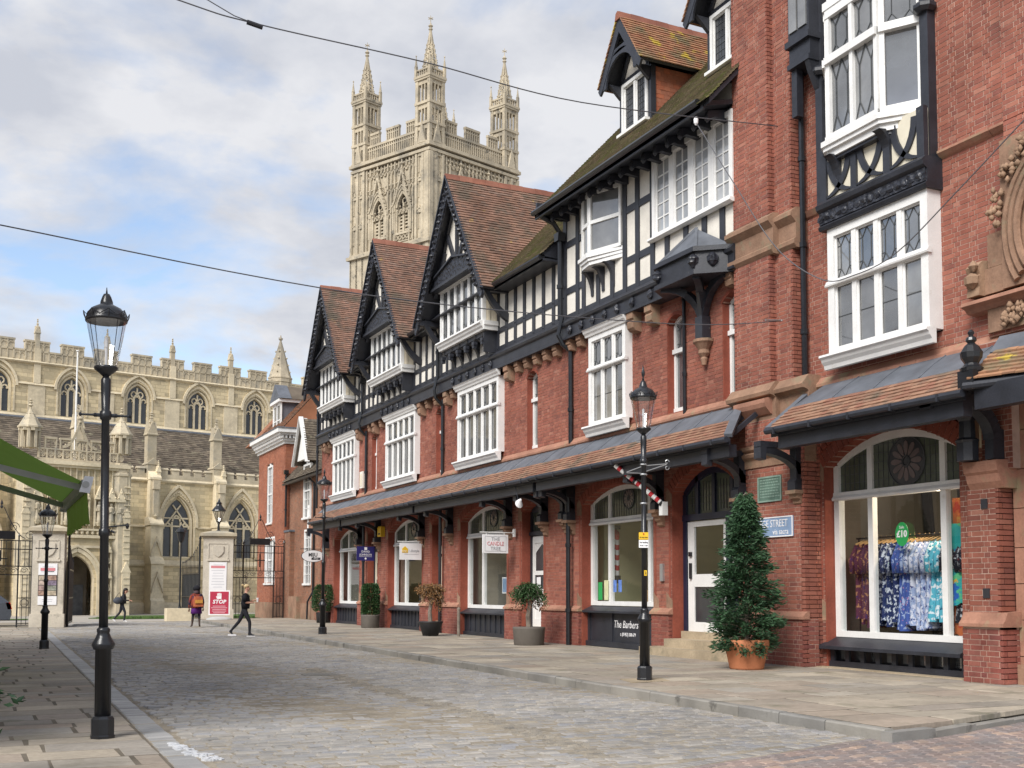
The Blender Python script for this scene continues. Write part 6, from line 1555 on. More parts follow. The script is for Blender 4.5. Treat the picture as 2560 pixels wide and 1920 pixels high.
def mat_ashlar():
    m = mat('ashlar_limestone', [(0.58,0.49,0.325)], 0.9, 0.14, 0.35, 0.0, 6, 0.15, patch=[((0.46,0.39,0.275),0.55,0.55,0.14)], fine=0.08)
    nt = m.node_tree; N = nt.nodes; L = nt.links; b = N['Principled BSDF']
    tc = N.new('ShaderNodeTexCoord'); sp = N.new('ShaderNodeSeparateXYZ'); L.new(tc.outputs['Object'], sp.inputs[0])
    ad = N.new('ShaderNodeMath'); ad.operation = 'ADD'; L.new(sp.outputs['X'], ad.inputs[0]); L.new(sp.outputs['Y'], ad.inputs[1])
    cb = N.new('ShaderNodeCombineXYZ'); L.new(ad.outputs[0], cb.inputs[0]); L.new(sp.outputs['Z'], cb.inputs[1])
    br = N.new('ShaderNodeTexBrick'); br.inputs['Scale'].default_value = 1.0; br.inputs['Brick Width'].default_value = .95; br.inputs['Row Height'].default_value = .36; br.inputs['Mortar Size'].default_value = .018
    br.inputs['Color1'].default_value = (.72,.72,.72,1); br.inputs['Color2'].default_value = (1.14,1.12,1.08,1); br.inputs['Mortar'].default_value = (.72,.70,.68,1)
    L.new(cb.outputs[0], br.inputs['Vector'])
    src = b.inputs['Base Color'].links[0].from_socket; mx = N.new('ShaderNodeMix'); mx.data_type = 'RGBA'; mx.blend_type = 'MULTIPLY'; mx.inputs[0].default_value = 1
    L.new(src, mx.inputs[6]); L.new(br.outputs[0], mx.inputs[7]); L.new(mx.outputs[2], b.inputs['Base Color'])
    bp = N.new('ShaderNodeBump'); bp.inputs['Strength'].default_value = .5; bp.inputs['Distance'].default_value = .03; L.new(br.outputs['Fac'], bp.inputs['Height']); bp.invert = True; L.new(bp.outputs[0], b.inputs['Normal'])
    return m
M['limea'] = mat_ashlar()
nave = cathedral()

def porch():
    h = thing('cathedral_porch', 'two storey carved stone porch with pointed doorway, turrets and statues left of the nave', 'porch', (NAVE_O[0],NAVE_O[1],0), NAVE_A, local=True)
    V = -14.0; G = -.8
    w = MB(); u0, u1 = -1.7, 7.2
    arch_wall(w, u0+.9, u1-.9, G, 11.7, 1.45, 4.30, G, 2.35, 2.0, V, V+.8)
    w.box(u0+.9, u1-.9, V+5.5, -6.5, G, 11.7); w.box(u0+.9, u0+1.5, V+.8, -6.5, G, 11.7); w.box(u1-1.5, u1-.9, V+.8, -6.5, G, 11.7); w.box(u0+1.5,u1-1.5,V+.8,-6.5,11.0,11.7); w.build('wall', M['limea'], h)
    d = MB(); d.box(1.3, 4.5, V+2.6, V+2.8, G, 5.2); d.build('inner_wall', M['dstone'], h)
    d = MB(); d.box(3.2, 4.2, V+2.45, V+2.6, G, 2.0); d.build('door', M['greydoor'], h)
    m = MB()
    for g, v, r in ((.10,V+.2,.16),(.32,V+.02,.15),(.55,V-.10,.10)): moulding_arch(m, 1.45, 4.30, 2.35, 2.0, g, v, r, 2.9)
    m.box(.9, 5.0, V-.16, V, 4.95, 5.15); m.box(-.9, 6.4, V-.22, V, 5.75, 6.0); m.box(-1.0,6.5,V-.28,V,6.35,6.5); m.box(-1.2,6.8,V-.25,V,11.35,11.55); m.box(-1.3,6.9,V-.4,V+.5,11.55,11.85)
    for u in np.arange(-.6, 6.2, .42): m.lathe([(.03,0),(.13,.1),(.13,.28),(.03,.36)], (u,V-.14,6.02), 5)
    for u in (.75, 5.0): m.box(u-.1,u+.1,V-.14,V,G,6.0)
    # panel ribs over the upper storey
    for u in np.arange(-.7, 6.5, .48): m.box(u-.045, u+.045, V-.10, V, 6.5, 11.4)
    m.build('carved_moulding', M['lime'], h)
    # niches with canopies and statues
    for u, zb, ht in ((-.35,7.05,1.7),(.8,7.05,1.7),(1.9,7.05,1.7),(3.3,7.05,1.7),(4.48,7.05,1.75),(5.45,7.05,1.6),(5.15,3.0,1.5),(5.2,.7,1.7),(6.2,7.05,1.6)):
        n = MB(); n.lathe([(.30,0),(.34,.12),(.2,-.2)], (u,V-.16,zb-.1), 8)
        n.prism([(u-.42,zb+ht+.12),(u+.42,zb+ht+.12),(u+.30,zb+ht+.42),(u,zb+ht+1.25),(u-.30,zb+ht+.42)], V-.42, V-.02, 'y')
        for s in (-1,1): n.box(u+s*.36-.06, u+s*.36+.06, V-.30, V, zb-.3, zb+ht+.5)
        for k in range(3): n.lathe([(.01,-.08),(.07,0),(.01,.09)], (u+(k-1)*.26,V-.44,zb+ht+.45+(.4 if k == 1 else 0)), 5)
        n.build('niche', M['lime'], h)
        s = MB(); s.lathe([(.22,0),(.24,.2),(.19,.6),(.21,ht*.55),(.25,ht*.74),(.16,ht*.82),(.07,ht*.84)], (u,V-.18,zb), 9); s.lathe([(.05,0),(.11,.06),(.125,.15),(.10,.24),(.03,.29)], (u,V-.2,zb+ht*.83), 8)
        s.tube([(u-.22,V-.2,zb+ht*.72),(u-.25,V-.32,zb+ht*.52),(u-.05,V-.42,zb+ht*.55)], .055, 6); s.tube([(u+.22,V-.2,zb+ht*.72),(u+.26,V-.3,zb+ht*.5),(u+.08,V-.42,zb+ht*.48)], .055, 6)
        s.build('statue', M['limeg'], h)
    # openwork parapet with gables
    p = MB(); p.box(-.6, 6.4, V-.1, V+.2, 11.85, 12.05); p.box(-.6,6.4,V-.08,V+.18,12.72,12.84)
    for u in np.arange(-.3, 6.2, .62):
        p.box(u-.06,u+.06,V-.08,V+.16,12.05,12.72)
        r = .22; p.tube([(u+.31+r*math.cos(k*math.pi/4), V+.04, 12.39+r*math.sin(k*math.pi/4)) for k in range(9)], .05, 5); p.box(u+.26,u+.36,V,V+.08,12.1,12.7); p.box(u+.1,u+.52,V,V+.08,12.34,12.44)
    for c in (.6, 1.75, 3.0, 4.2, 5.2):
        for s in (-1,1): p.box(c+s*.42-.05,c+s*.42+.05,V-.09,V+.17,12.84,13.62); p.box(c-.04,c+.04,V-.02,V+.1,12.84,13.4)
        p.box(c-.48,c+.48,V-.1,V+.2,13.56,13.72)
        A = pt_arc(c-.38, c+.38, 13.1, .38, 4)
        for a, b in zip(A[:-1], A[1:]): p.beam((a[0],V+.04,a[1]),(b[0],V+.04,b[1]),.14,.08,(0,1,0))
    A = pt_arc(1.6, 4.2, 13.1, 2.2, 10)
    A2 = [(1.5+1.35*(i/10)**.75, 13.0+2.1*(i/10)**1.7) for i in range(11)]
    for a, b in zip(A2[:-1], A2[1:]): p.beam((a[0],V,a[1]),(b[0],V,b[1]),.2,.16,(0,1,0)); p.beam((5.7-a[0],V,a[1]),(5.7-b[0],V,b[1]),.2,.16,(0,1,0))
    for a in A2[1::2]:
        for x in (a[0], 5.7-a[0]): p.lathe([(.02,-.1),(.12,0),(.02,.12)], (x,V,a[1]+.1), 5)
    p.lathe([(.14,0),(.16,.1),(.10,.2),(.22,.35),(.10,.5),(.05,.62)], (2.85,V,15.05), 8); p.box(2.5,3.2,V-.07,V+.07,15.95,16.08); p.box(2.78,2.92,V-.07,V+.07,15.6,16.5)
    p.build('openwork_parapet', M['limeg'], h)
    for u in (-.88, 6.33):
        t = MB(); t.lathe([(.86,0),(.86,11.7),(.95,11.75),(.95,11.95),(.80,12.0),(.80,12.6),(.88,12.65),(.88,12.8)], (u,V+.45,G+.8-.8), 8)
        t.lathe([(.42,0),(.42,1.6)], (u,V+.45,12.8), 8); t.lathe([(.80,0),(.95,.06),(.95,.2),(.86,.26),(.10,1.55),(.08,1.75),(.2,1.85),(.08,2.0),(.16,2.12),(.06,2.2),(.14,2.3),(.04,2.4)], (u,V+.45,14.3), 8)
        for k in range(8):
            a = 2*math.pi*k/8+math.pi/8; t.box(u+.70*math.cos(a)-.10,u+.70*math.cos(a)+.10,V+.45+.70*math.sin(a)-.10,V+.45+.70*math.sin(a)+.10,12.8,14.35)
            for q in range(3): t.lathe([(.02,-.08),(.10,0),(.02,.1)], (u+(.72-.22*q)*math.cos(a),V+.45+(.72-.22*q)*math.sin(a),14.65+q*.42), 4)
            b = a+math.pi/8; t.box(u+.72*math.cos(b)-.14,u+.72*math.cos(b)+.14,V+.45+.72*math.sin(b)-.14,V+.45+.72*math.sin(b)+.14,14.1,14.32)
        t.build('turret', M['limeg'], h)
    for u in (u1-.5, u0+.5):
        b = MB(); b.box(u-.32,u+.32,V-.5,V,G,3.0); b.box(u-.28,u+.28,V-.38,V,3.0,7.5); b.box(u-.2,u+.2,V-.25,V,7.5,11); b.prism([(u-.4,3.0),(u+.4,3.0),(u,3.9)],V-.52,V-.3,'y'); b.prism([(u-.36,7.5),(u+.36,7.5),(u,8.3)],V-.4,V-.2,'y')
        for zz in np.arange(.5,10.5,.5): b.box(u-.24,u+.24,V-.55 if zz<3 else V-.43,V-.2,zz,zz+.08)
        b.build('buttress', M['lime'], h)
    # lower west range with tall arched windows
    q = MB(); q.box(-40, u0-.2, -9.5, -8.9, -.7, 11.3); q.build('west_wall', M['limea'], h)
    for c in (-3.3, -9):
        gothic(h, c-1.2, c+1.2, 3.2, 5.6, 2.2, -9.55, 3, 'dec'); k = MB(); moulding_arch(k, c-1.2, c+1.2, 5.6, 2.2, .3, -9.6, .14, 2); k.build('hood_mould', M['lime'], h)
    k = MB()
    for u in np.arange(-12, -1.9, .9): k.box(u-.1,u+.1,-9.75,-9.4,-.7,11.2) if int(u*10)%3 else None
    k.box(-40,-1.9,-9.8,-9.4,11.2,11.6); k.box(-40,-1.9,-9.7,-9.4,1.6,1.9); k.build('rib', M['lime'], h)
    return h
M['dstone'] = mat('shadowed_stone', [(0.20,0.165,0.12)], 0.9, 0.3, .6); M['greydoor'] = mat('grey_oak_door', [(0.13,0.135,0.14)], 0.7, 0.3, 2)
porch()

# ------------------------------------------------------------------ the tower
def tower():
    h = thing('cathedral_tower', 'tall pale stone cathedral tower with openwork pinnacles above the gables', 'tower', (46.28,120.03,0))
    C0 = Vector((46.28,120.03,0)); e1 = Vector((12.93,4.0,0)); e2 = Vector((-5.47,11.07,0))
    E1, E2 = e1.length, e2.length; d1, d2 = e1.normalized(), e2.normalized()
    TW = lambda p: tuple(C0+d1*p[0]+d2*p[1]+UZ*p[2])           # local: x along the right face, y along the left face
    def put(mb, name, m, parent=h): return mb.xform(TW).build(name, M[m], parent)
    H = 54.2
    b = MB(); b.box(.6, E1-.6, .6, E2-.6, 0, H-.6); b.box(-.4,E1+.4,-.4,E2+.4,0,42.5); put(b, 'shaft', 'limew')
    s = MB()
    for z, e, hh in ((42.3,.75,.4),(42.7,.5,.25),(53.3,.45,.35),(53.9,.6,.4),(H-.05,.35,.25)): s.box(-e, E1+e, -e, E2+e, z, z+hh)
    put(s, 'string_course', 'limew')
    # each face: clasping buttresses, blind panels, two belfry windows under ogee heads
    for face in (0, 1):
        Lf = E1 if face == 0 else E2
        F = (lambda u, v, z: (u, -v, z)) if face == 0 else (lambda u, v, z: (-v, u, z))
        def fbox(mb, u0, u1, v0, v1, z0, z1):
            a = F(u0, v0, z0); c = F(u1, v1, z1); mb.box(min(a[0],c[0]), max(a[0],c[0]), min(a[1],c[1]), max(a[1],c[1]), z0, z1)
        bt = MB()
        for u0, u1 in ((-.35,1.75),(Lf-1.75,Lf+.35)):
            fbox(bt, u0, u1, -.6, .15, 32.5, 53.3)
            for q in (u0, (u0+u1)/2, u1): fbox(bt, q-.16, q+.16, -.1, .40, 32.5, 53.2)
            for z in (38.5, 42.5, 46.5, 50.2): fbox(bt, u0-.08, u1+.08, -.1, .30, z, z+.18)
            um = (u0+u1)/2
            for z in (35.5, 40.2, 44.2, 48.0, 51.0):
                for q in (u0+.52, u1-.52):
                    fbox(bt, q-.30, q-.18, 0, .26, z, z+2.0); fbox(bt, q+.18, q+.30, 0, .26, z, z+2.0); a = [F(q+dx, .2, z+dz) for dx, dz in ((-.36,1.9),(.36,1.9),(0,2.75))]; bt.add([F(q+dx,vv,z+dz) for vv in (0,.3) for dx, dz in ((-.36,1.9),(.36,1.9),(0,2.8))], [(0,1,2),(3,4,5),(0,1,4,3),(1,2,5,4),(2,0,3,5)])
        put(bt, 'buttress', 'limew')
        wn = MB(); rb = MB(); gl = MB(); lv = MB(); cv = MB()
        cs = (Lf*.335, Lf*.665); hw = 1.05
        # recessed wall pieces around windows
        segs = [1.75]
        rb_us = []
        for c in cs:
            A = pt_arc(c-hw, c+hw, 47.2, 2.1, 8)
            for g, v_, r in ((0,.0,.16),(.22,.12,.13),(.40,.22,.10)):
                a_ = pt_arc(c-hw-g, c+hw+g, 47.2, 2.1*(1+g/hw), 8)
                P = [F(a_[0][0], v_, 44.4)]+[F(p[0], v_, p[1]) for p in a_]+[F(a_[-1][0], v_, 44.4)]
                for p, q in zip(P[:-1], P[1:]): rb.beam(p, q, r*2, r*2, (0,0,1) if False else F(0,1,0))
            # ogee gable
            for sg in (-1,1):
                pr = [(c+sg*(hw+.5)*(1-t)**1.0, 47.7+4.4*t**1.5) for t in np.linspace(0,1,8)]
                for p, q in zip(pr[:-1], pr[1:]): rb.beam(F(p[0],.3,p[1]), F(q[0],.3,q[1]), .22, .2, F(0,1,0))
                for p in pr[1:-1]: f = F(p[0]+sg*.12,.34,p[1]+.1); cv.lathe([(.02,-.13),(.16,0),(.02,.15)], f, 5)
            f = F(c,.3,51.6); cv.lathe([(.12,0),(.10,.9),(.30,1.1),(.12,1.3),(.08,1.7)], f, 6)
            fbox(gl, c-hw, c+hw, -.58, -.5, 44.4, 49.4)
            fbox(rb, c-.13, c+.13, -.5, .02, 44.4, 48.0)
            for sg in (-1,1):
                a_ = pt_arc(min(c, c+sg*hw)+.06, max(c, c+sg*hw)-.06, 46.6, .7, 4)
                for p, q in zip(a_[:-1], a_[1:]): rb.beam(F(p[0],-.2,p[1]), F(q[0],-.2,q[1]), .2, .16, F(0,1,0))
                fbox(rb, c+sg*hw-.34 if sg > 0 else c-hw, c+hw if sg > 0 else c-hw+.34, -.5, -.1, 44.4, 46.9)
                # slatted louvres in the slot of each light
                x0, x1 = (c+.13, c+hw-.34) if sg > 0 else (c-hw+.34, c-.13)
                fbox(rb, x0, x1, -.5, -.3, 41.6, 42.6) if False else None
                for k in range(6):
                    z = 44.6+k*.42; lv.add([F(x0,-.45,z+.26),F(x1,-.45,z+.26),F(x1,-.12,z),F(x0,-.12,z),F(x0,-.45,z+.38),F(x1,-.45,z+.38),F(x1,-.12,z+.14),F(x0,-.12,z+.14)], [(0,3,2,1),(4,5,6,7),(0,1,5,4),(1,2,6,5),(2,3,7,6),(3,0,4,7)])
            f = F(c,-.2,48.2); rb.tube([F(c+.34*math.cos(k*math.pi/5),-.2,48.25+.34*math.sin(k*math.pi/5)) for k in range(11)], .09, 5)
            # quatrefoil band below
            for k in range(4):
                x = c-hw+.3+k*.58; rb.tube([F(x+.24*math.cos(j*math.pi/4),.1,43.75+.24*math.sin(j*math.pi/4)) for j in range(9)], .07, 5)
                for j in range(4): a_ = j*math.pi/2+math.pi/4; rb.lathe([(.01,-.07),(.08,0),(.01,.07)], F(x+.17*math.cos(a_),.1,43.75+.17*math.sin(a_)), 4)
            fbox(rb, c-hw-.4, c+hw+.4, -.1, .22, 44.1, 44.4); fbox(rb, c-hw-.4, c+hw+.4, -.1, .16, 43.2, 43.34)
        # ribs and niche-like panels
        us = list(np.arange(1.75, Lf-1.7, .60))
        for u in us:
            top = 53.2
            if any(abs(u-c) < hw+.1 for c in cs): fbox(rb, u-.08, u+.08, -.1, .20, 51.9, top)
            else: fbox(rb, u-.09, u+.09, -.1, .28, 42.9, top)
        for u in us[:-1]:
            for z in (51.9, 49.6, 46.6):
                a_ = pt_arc(u+.08, u+.52, z, .4, 3)
                for p, q in zip(a_[:-1], a_[1:]): rb.beam(F(p[0],.1,p[1]), F(q[0],.1,q[1]), .16, .14, F(0,1,0))
                cv.lathe([(.02,-.12),(.15,0),(.02,.2)], F(u+.3,.22,z+.85), 5); cv.lathe([(.02,-.15),(.12,0),(.02,.15)], F(u,.3,z+.4), 5)
        # solid wall behind the panels except at the window openings
        for a, b2 in ((1.7, cs[0]-hw), (cs[0]+hw, cs[1]-hw), (cs[1]+hw, Lf-1.7)): fbox(wn, a, b2, -.7, 0, 42.6, 53.2)
        for c in cs:
            fbox(wn, c-hw, c+hw, -.7, 0, 42.6, 44.4)
            A = pt_arc(c-hw, c+hw, 47.2, 2.1, 6)
            for p, q in zip(A[:-1], A[1:]):
                wn.add([F(x,v_,z) for v_ in (-.7,0) for x, z in (p, q, (q[0],53.2), (p[0],53.2))], [(0,1,2,3),(4,7,6,5),(0,4,5,1),(1,5,6,2),(2,6,7,3),(3,7,4,0)])
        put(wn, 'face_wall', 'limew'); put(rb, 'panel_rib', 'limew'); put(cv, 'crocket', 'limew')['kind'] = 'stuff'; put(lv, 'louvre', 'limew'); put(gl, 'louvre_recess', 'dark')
        # openwork parapet
        p = MB(); z0 = H+.2
        def bars(a, b2, za, zb, st=.34):
            x = a
            while x <= b2+1e-6: fbox(p, x-.07, x+.07, -.35, -.08, za, zb); x += (b2-a)/max(1, round((b2-a)/st))
            fbox(p, a-.1, b2+.1, -.4, -.02, zb, zb+.28); fbox(p, a, b2, -.34, -.1, zb-.42, zb-.28)
        fbox(p, 1.4, Lf-1.4, -.45, .05, z0-.25, z0+.2); bars(1.5, Lf-1.5, z0+.2, z0+1.7)
        ms = ((Lf*.20, Lf*.31), (Lf*.42, Lf*.58), (Lf*.69, Lf*.80)); 
        for a, b2 in ms: bars(a, b2, z0+1.98, z0+3.2)
        put(p, 'openwork_parapet', 'limew')
    # back faces
    b = MB(); b.box(.5,E1-.5,E2-1.2,E2-.05,32,53.3); b.box(E1-1.2,E1-.05,.5,E2-.5,32,53.3)
    for v in (E2-.35,): b.box(1.4,E1-1.4,v-.2,v+.1,H,H+.4); b.box(1.4,E1-1.4,v-.2,v+.1,H+1.7,H+2)
    for u in np.arange(1.5,E1-1.4,.45): b.box(u-.07,u+.07,E2-.5,E2-.25,H+.3,H+1.8)
    for u in np.arange(1.5,E2-1.4,.45): b.box(E1-.5,E1-.25,u-.07,u+.07,H+.3,H+1.8)
    b.box(E1-.5,E1-.25,1.4,E2-1.4,H+1.7,H+2); put(b, 'rear_face', 'limew')
    # four openwork corner turrets with pierced spires
    for (x, y) in ((.8,.8),(E1-.8,.8),(.8,E2-.8),(E1-.8,E2-.8)):
        t = MB(); s = .96; z0 = H
        for sx in (-1,1):
            for sy in (-1,1): t.box(x+sx*s-.2, x+sx*s+.2, y+sy*s-.2, y+sy*s+.2, z0, z0+8.3)
        for z in (z0, z0+2.4, z0+4.9, z0+7.85):
            t.box(x-s-.27, x+s+.27, y-s-.27, y-s+.08, z, z+.32); t.box(x-s-.27, x+s+.27, y+s-.10, y+s+.27, z, z+.32); t.box(x-s-.27, x-s+.10, y-s+.1, y+s-.1, z, z+.32); t.box(x+s-.10, x+s+.27, y-s+.1, y+s-.1, z, z+.32)
        for z, hh in ((z0+.3,2.1),(z0+2.7,2.2),(z0+5.2,2.7)):
            for k in (-.26, .26):
                for sg in (-1,1):
                    t.box(x+k-.065, x+k+.065, y+sg*s-.12, y+sg*s+.12, z, z+hh); t.box(x+sg*s-.12, x+sg*s+.12, y+k-.065, y+k+.065, z, z+hh)
            for sg in (-1,1):
                t.box(x-s, x+s, y+sg*s-.1, y+sg*s+.1, z+hh-.55, z+hh); t.box(x+sg*s-.1, x+sg*s+.1, y-s, y+s, z+hh-.55, z+hh)
        t.box(x-s-.34, x+s+.34, y-s-.34, y+s+.34, z0+8.1, z0+8.4)
        # lower gablets
        for sg in (-1,1):
            t.prism([(x-.6,z0+.2),(x+.6,z0+.2),(x+.3,z0+1.5),(x,z0+2.9),(x-.3,z0+1.5)], y+sg*(s+.24)-.1, y+sg*(s+.24)+.1, 'y'); t.prism([(y-.6,z0+.2),(y+.6,z0+.2),(y+.3,z0+1.5),(y,z0+2.9),(y-.3,z0+1.5)], x+sg*(s+.24)-.1, x+sg*(s+.24)+.1, 'x')
        # upper crown of little bars
        for k in np.linspace(-s, s, 7):
            for sg in (-1,1): t.box(x+k-.05,x+k+.05,y+sg*s-.08,y+sg*s+.08,z0+8.4,z0+9.15); t.box(x+sg*s-.08,x+sg*s+.08,y+k-.05,y+k+.05,z0+8.4,z0+9.15)
        for sg in (-1,1): t.box(x-s-.2,x+s+.2,y+sg*s-.12,y+sg*s+.12,z0+9.1,z0+9.3); t.box(x+sg*s-.12,x+sg*s+.12,y-s+.12,y+s-.12,z0+9.1,z0+9.3)
        tu = put(t, 'corner_turret', 'limew')
        sp = MB(); zb = z0+8.5; zt = 68.6; r0 = 1.0
        for q in range(8):
            a0, a1 = 2*math.pi*q/8+math.pi/8, 2*math.pi*(q+1)/8+math.pi/8
            P = lambda a, f: (x+r0*(1-f)*math.cos(a)+.0, y+r0*(1-f)*math.sin(a), zb+(zt-zb)*f)
            sp.beam(P(a0,0), P(a0,.97), .16, .16)
            for k, f in enumerate((.06,.2,.33,.45,.56,.66)):
                sp.beam(P(a0,f), P(a1,f), .10, .16)
                if k < 5:
                    g = (.06,.2,.33,.45,.56,.66)[k+1]
                    if (q+k)%2: sp.beam(P(a0,f), P(a1,g), .09, .12)
                    else: sp.beam(P(a1,f), P(a0,g), .09, .12)
                sp.lathe([(.01,-.1),(.11,0),(.01,.14)], (x+(r0*(1-f)+.10)*math.cos(a0), y+(r0*(1-f)+.10)*math.sin(a0), zb+(zt-zb)*f), 4)
        sp.lathe([(.20,-1.9),(.11,-.2),(.26,0),(.12,.2),(.28,.4),(.12,.6),(.06,.8)], (x,y,zt), 8)
        sp.tube([(x,y,zt+.7),(x,y,zt+1.7)], .04, 5); sp.box(x-.35,x+.35,y-.03,y+.03,zt+1.3,zt+1.38); sp.box(x-.03,x+.03,y-.35,y+.35,zt+1.3,zt+1.38)
        put(sp, 'pierced_spire', 'limew', tu)
        for sx in (-1,1):
            for sy in (-1,1):
                q = MB(); q.box(x+sx*(s+.15)-.14,x+sx*(s+.15)+.14,y+sy*(s+.15)-.14,y+sy*(s+.15)+.14,z0+8.4,z0+9.7); q.lathe([(.2,0),(.16,.1),(.03,1.2),(.10,1.3),(.02,1.45)], (x+sx*(s+.15),y+sy*(s+.15),z0+9.7), 6); put(q, 'small_pinnacle', 'limew', tu)
tower()

# ------------------------------------------------------------------ old brick house beside the gate
def gate_house():
    h = thing('brick_house', 'old orange brick house with white cornice and sash windows beside the right gate pillar', 'house', (14.5,58,.1))
    X = 14.5; y0, y1 = 58.5, 64.7; w = Wall(h)
    w.face((X,0,0), UY, -UX, y0, y1, .9, 9.35, [Op(61.2,62.6,5.3,8.6),Op(60.5,62.9,1.95,4.3)], thick=.3)
    w.face((X,y0,0), UX, -UY, 0, 1.6, .9, 9.35, thick=.3)
    w.done(M['mortarr'], 'obrick')
    b = MB(); b.box(X-.08, X+4, y0-.08, y1+.05, 0, .9); b.build('stone_base', M['sand'], h)
    b = MB(); b.box(X+.3,X+7,y0+.3,y1,0.9,9.4); b.build('core', M['obrick'], h)
    c = MB()
    for e, z, q in ((.10,9.35,9.5),(.22,9.5,9.62),(.42,9.78,9.9),(.55,9.9,10.12)): c.box(X-e, X+3, y0-e, y1+.1, z, q)
    y = y0-.2
    while y < y1: c.box(X-.36,X,y,y+.10,9.62,9.78); y += .2
    x = X-.3
    while x < X+1.6: c.box(x,x+.10,y0-.36,y0,9.62,9.78); x += .2
    c.build('cornice', M['white'], h)
    l = MB(); l.box(X-.58,X+3,y0-.6,y1+.1,10.12,10.17); l.build('lead_gutter', M['lead'], h)
    k = 1.15; r = MB(); r.prism([(X-.2,10.15),(X+3.6,10.15+3.8*k),(X+7.4,10.15)], y0-.2, y1+3, 'y'); rf = r.build('roof', M['otile'], h)
    # hip towards the street end
    v = Vector((1,0,k)).normalized(); n = Vector((-k,0,1)).normalized()
    tile_slope(h, 'roof_tile', (X-.25,0,10.12), UY, v, n, [(y0-.2,0),(y1,0),(y1,5.6),(y0-.2,5.6)], .16, M['otile'], limit=200, rnd=random.Random(5), jit=.015, lift=.035, parent=rf)
    v2 = Vector((0,0,1)); L = MB(); L.prism([(X-.2,10.15),(X+3.6,10.15+3.8*k),(X+7.4,10.15)], y0-.24, y0-.2, 'y'); L.build('gable_tiling', M['otile'], h)
    # dormer
    dx = X+.35; d = MB(); d.box(dx,dx+2.2,61.0,62.7,10.17,12.0); do = d.build('dormer', M['slatehang'], h)
    f = MB(); f.box(dx-.06,dx,60.95,61.12,10.17,12.0); f.box(dx-.06,dx,62.58,62.75,10.17,12.0); f.box(dx-.06,dx,61.8,61.9,10.17,12.0); f.box(dx-.06,dx,61.12,62.58,11.85,12.0); f.box(dx-.06,dx,61.12,62.58,10.17,10.3); f.box(dx-.05,dx,61.12,62.58,11.0,11.06); f.box(dx-.2,dx+2.2,60.8,62.9,12.0,12.16); f.prism([(60.85,12.16),(62.85,12.16),(61.85,12.95)],dx-.15,dx-.05,'x'); f.box(dx-.06,dx+.02,60.93,60.99,10.17,12); f.build('dormer_window', M['white'], do)
    for a, b_ in ((61.12,61.8),(61.9,62.58)): pane(do, M['pane'], dx-.02, a, b_, 10.3, 11.85)
    g = MB(); g.prism([(60.7,12.16),(63.0,12.16),(61.85,13.05)], dx-.05, dx+2.6, 'x'); g.build('dormer_roof', M['slate'], do)
    gl = MB(); gl.prism([(60.68,12.18),(63.02,12.18),(61.85,13.10)], dx-.2, dx+.5, 'x'); gl.build('lead_front', M['lead'], do)
    def sash(X, a, b, z0, z1, key=None, n=2, par=h):
        f = MB(); f.box(X-.05,X+.08,a,a+.1,z0,z1); f.box(X-.05,X+.08,b-.1,b,z0,z1); f.box(X-.05,X+.08,a+.1,b-.1,z1-.1,z1); f.box(X-.12,X+.08,a-.05,b+.05,z0-.1,z0); zm = (z0+z1)/2; f.box(X-.02,X+.06,a+.1,b-.1,zm-.04,zm+.04)
        for i in range(1,n): y = a+.1+(b-a-.2)*i/n; f.box(X,X+.04,y-.015,y+.015,z0,z1-.1)
        for i in (1,2,4,5): z = z0+(z1-z0)*i/6; f.box(X,X+.04,a+.1,b-.1,z-.013,z+.013)
        if key: f.prism([((a+b)/2-.12,z1),((a+b)/2+.12,z1),((a+b)/2+.16,key),((a+b)/2-.16,key)], X-.04, X+.02, 'x')
        o = f.build('sash_window', M['white'], par); pane(o, M['pane'], X+.03, a+.1, b-.1, z0, z1-.1)
    sash(X+.04, 61.35, 62.5, 5.3, 8.5, 9.25); 
    for a, b in ((60.55,61.0),(61.05,62.3),(62.35,62.85)): sash(X+.04, a, b, 1.95, 4.5, 5.1 if b-a < 1 else 5.2, 1 if b-a < 1 else 3)
    downpipe(h, 58.3, 7.9, 4.9, X=14.6)
    # lower wing towards the row
    X2 = 14.75; w2 = Wall(h); w2.face((X2,0,0), UY, -UX, 50.3, 58.4, .9, 7.3, [Op(54.1,55.5,5.2,7.2),Op(54.0,55.4,1.9,4.5)], thick=.3); w2.done(M['mortarr'], 'bbrick')
    w3 = Wall(h); w3.face((X2-.25,0,0), UY, -UX, 57.3, 58.4, .1, 4.6, thick=.3); w3.face((X2-.25,57.3,0), UX, -UY, 0, .3, .1, 4.6, thick=.05); w3.done(M['mortarr'], 'bbrick')
    b = MB(); b.box(X2-.10,X2+.3,50.3,58.4,0,.9); b.box(X2-.3,X2+.3,55.6,57.3,0,1.25); b.build('stone_base', M['sand'], h)
    b = MB(); b.box(X2-.3,X2,57.25,58.45,4.6,4.7); b.build('coping', M['lead'], h)
    r = MB(); kk = 1.1; r.prism([(X2-.35,7.15),(X2-.35,7.25),(X2+3,7.25+3.35*kk),(X2+6,7.15)], 50.05, 58.4, 'y'); rw = r.build('wing_roof', M['slate'], h)
    tile_slope(h, 'roof_tile', (X2-.38,0,7.24), UY, Vector((1,0,kk)).normalized(), Vector((-kk,0,1)).normalized(), [(50.05,0),(58.4,0),(58.4,4.8),(50.05,4.8)], .15, M['slate'], limit=150, rnd=random.Random(6), jit=.015, lift=.035, parent=rw)
    g = MB(); g.tube([(X2-.4,50.1,7.12),(X2-.4,58.3,7.12)], .07, 6); g.build('gutter', M['iron'], h)
    sash(X2-.02, 54.15, 55.45, 5.2, 7.9, 8.2); sash(X2+.03, 54.05, 55.35, 1.9, 4.6, 5.8)
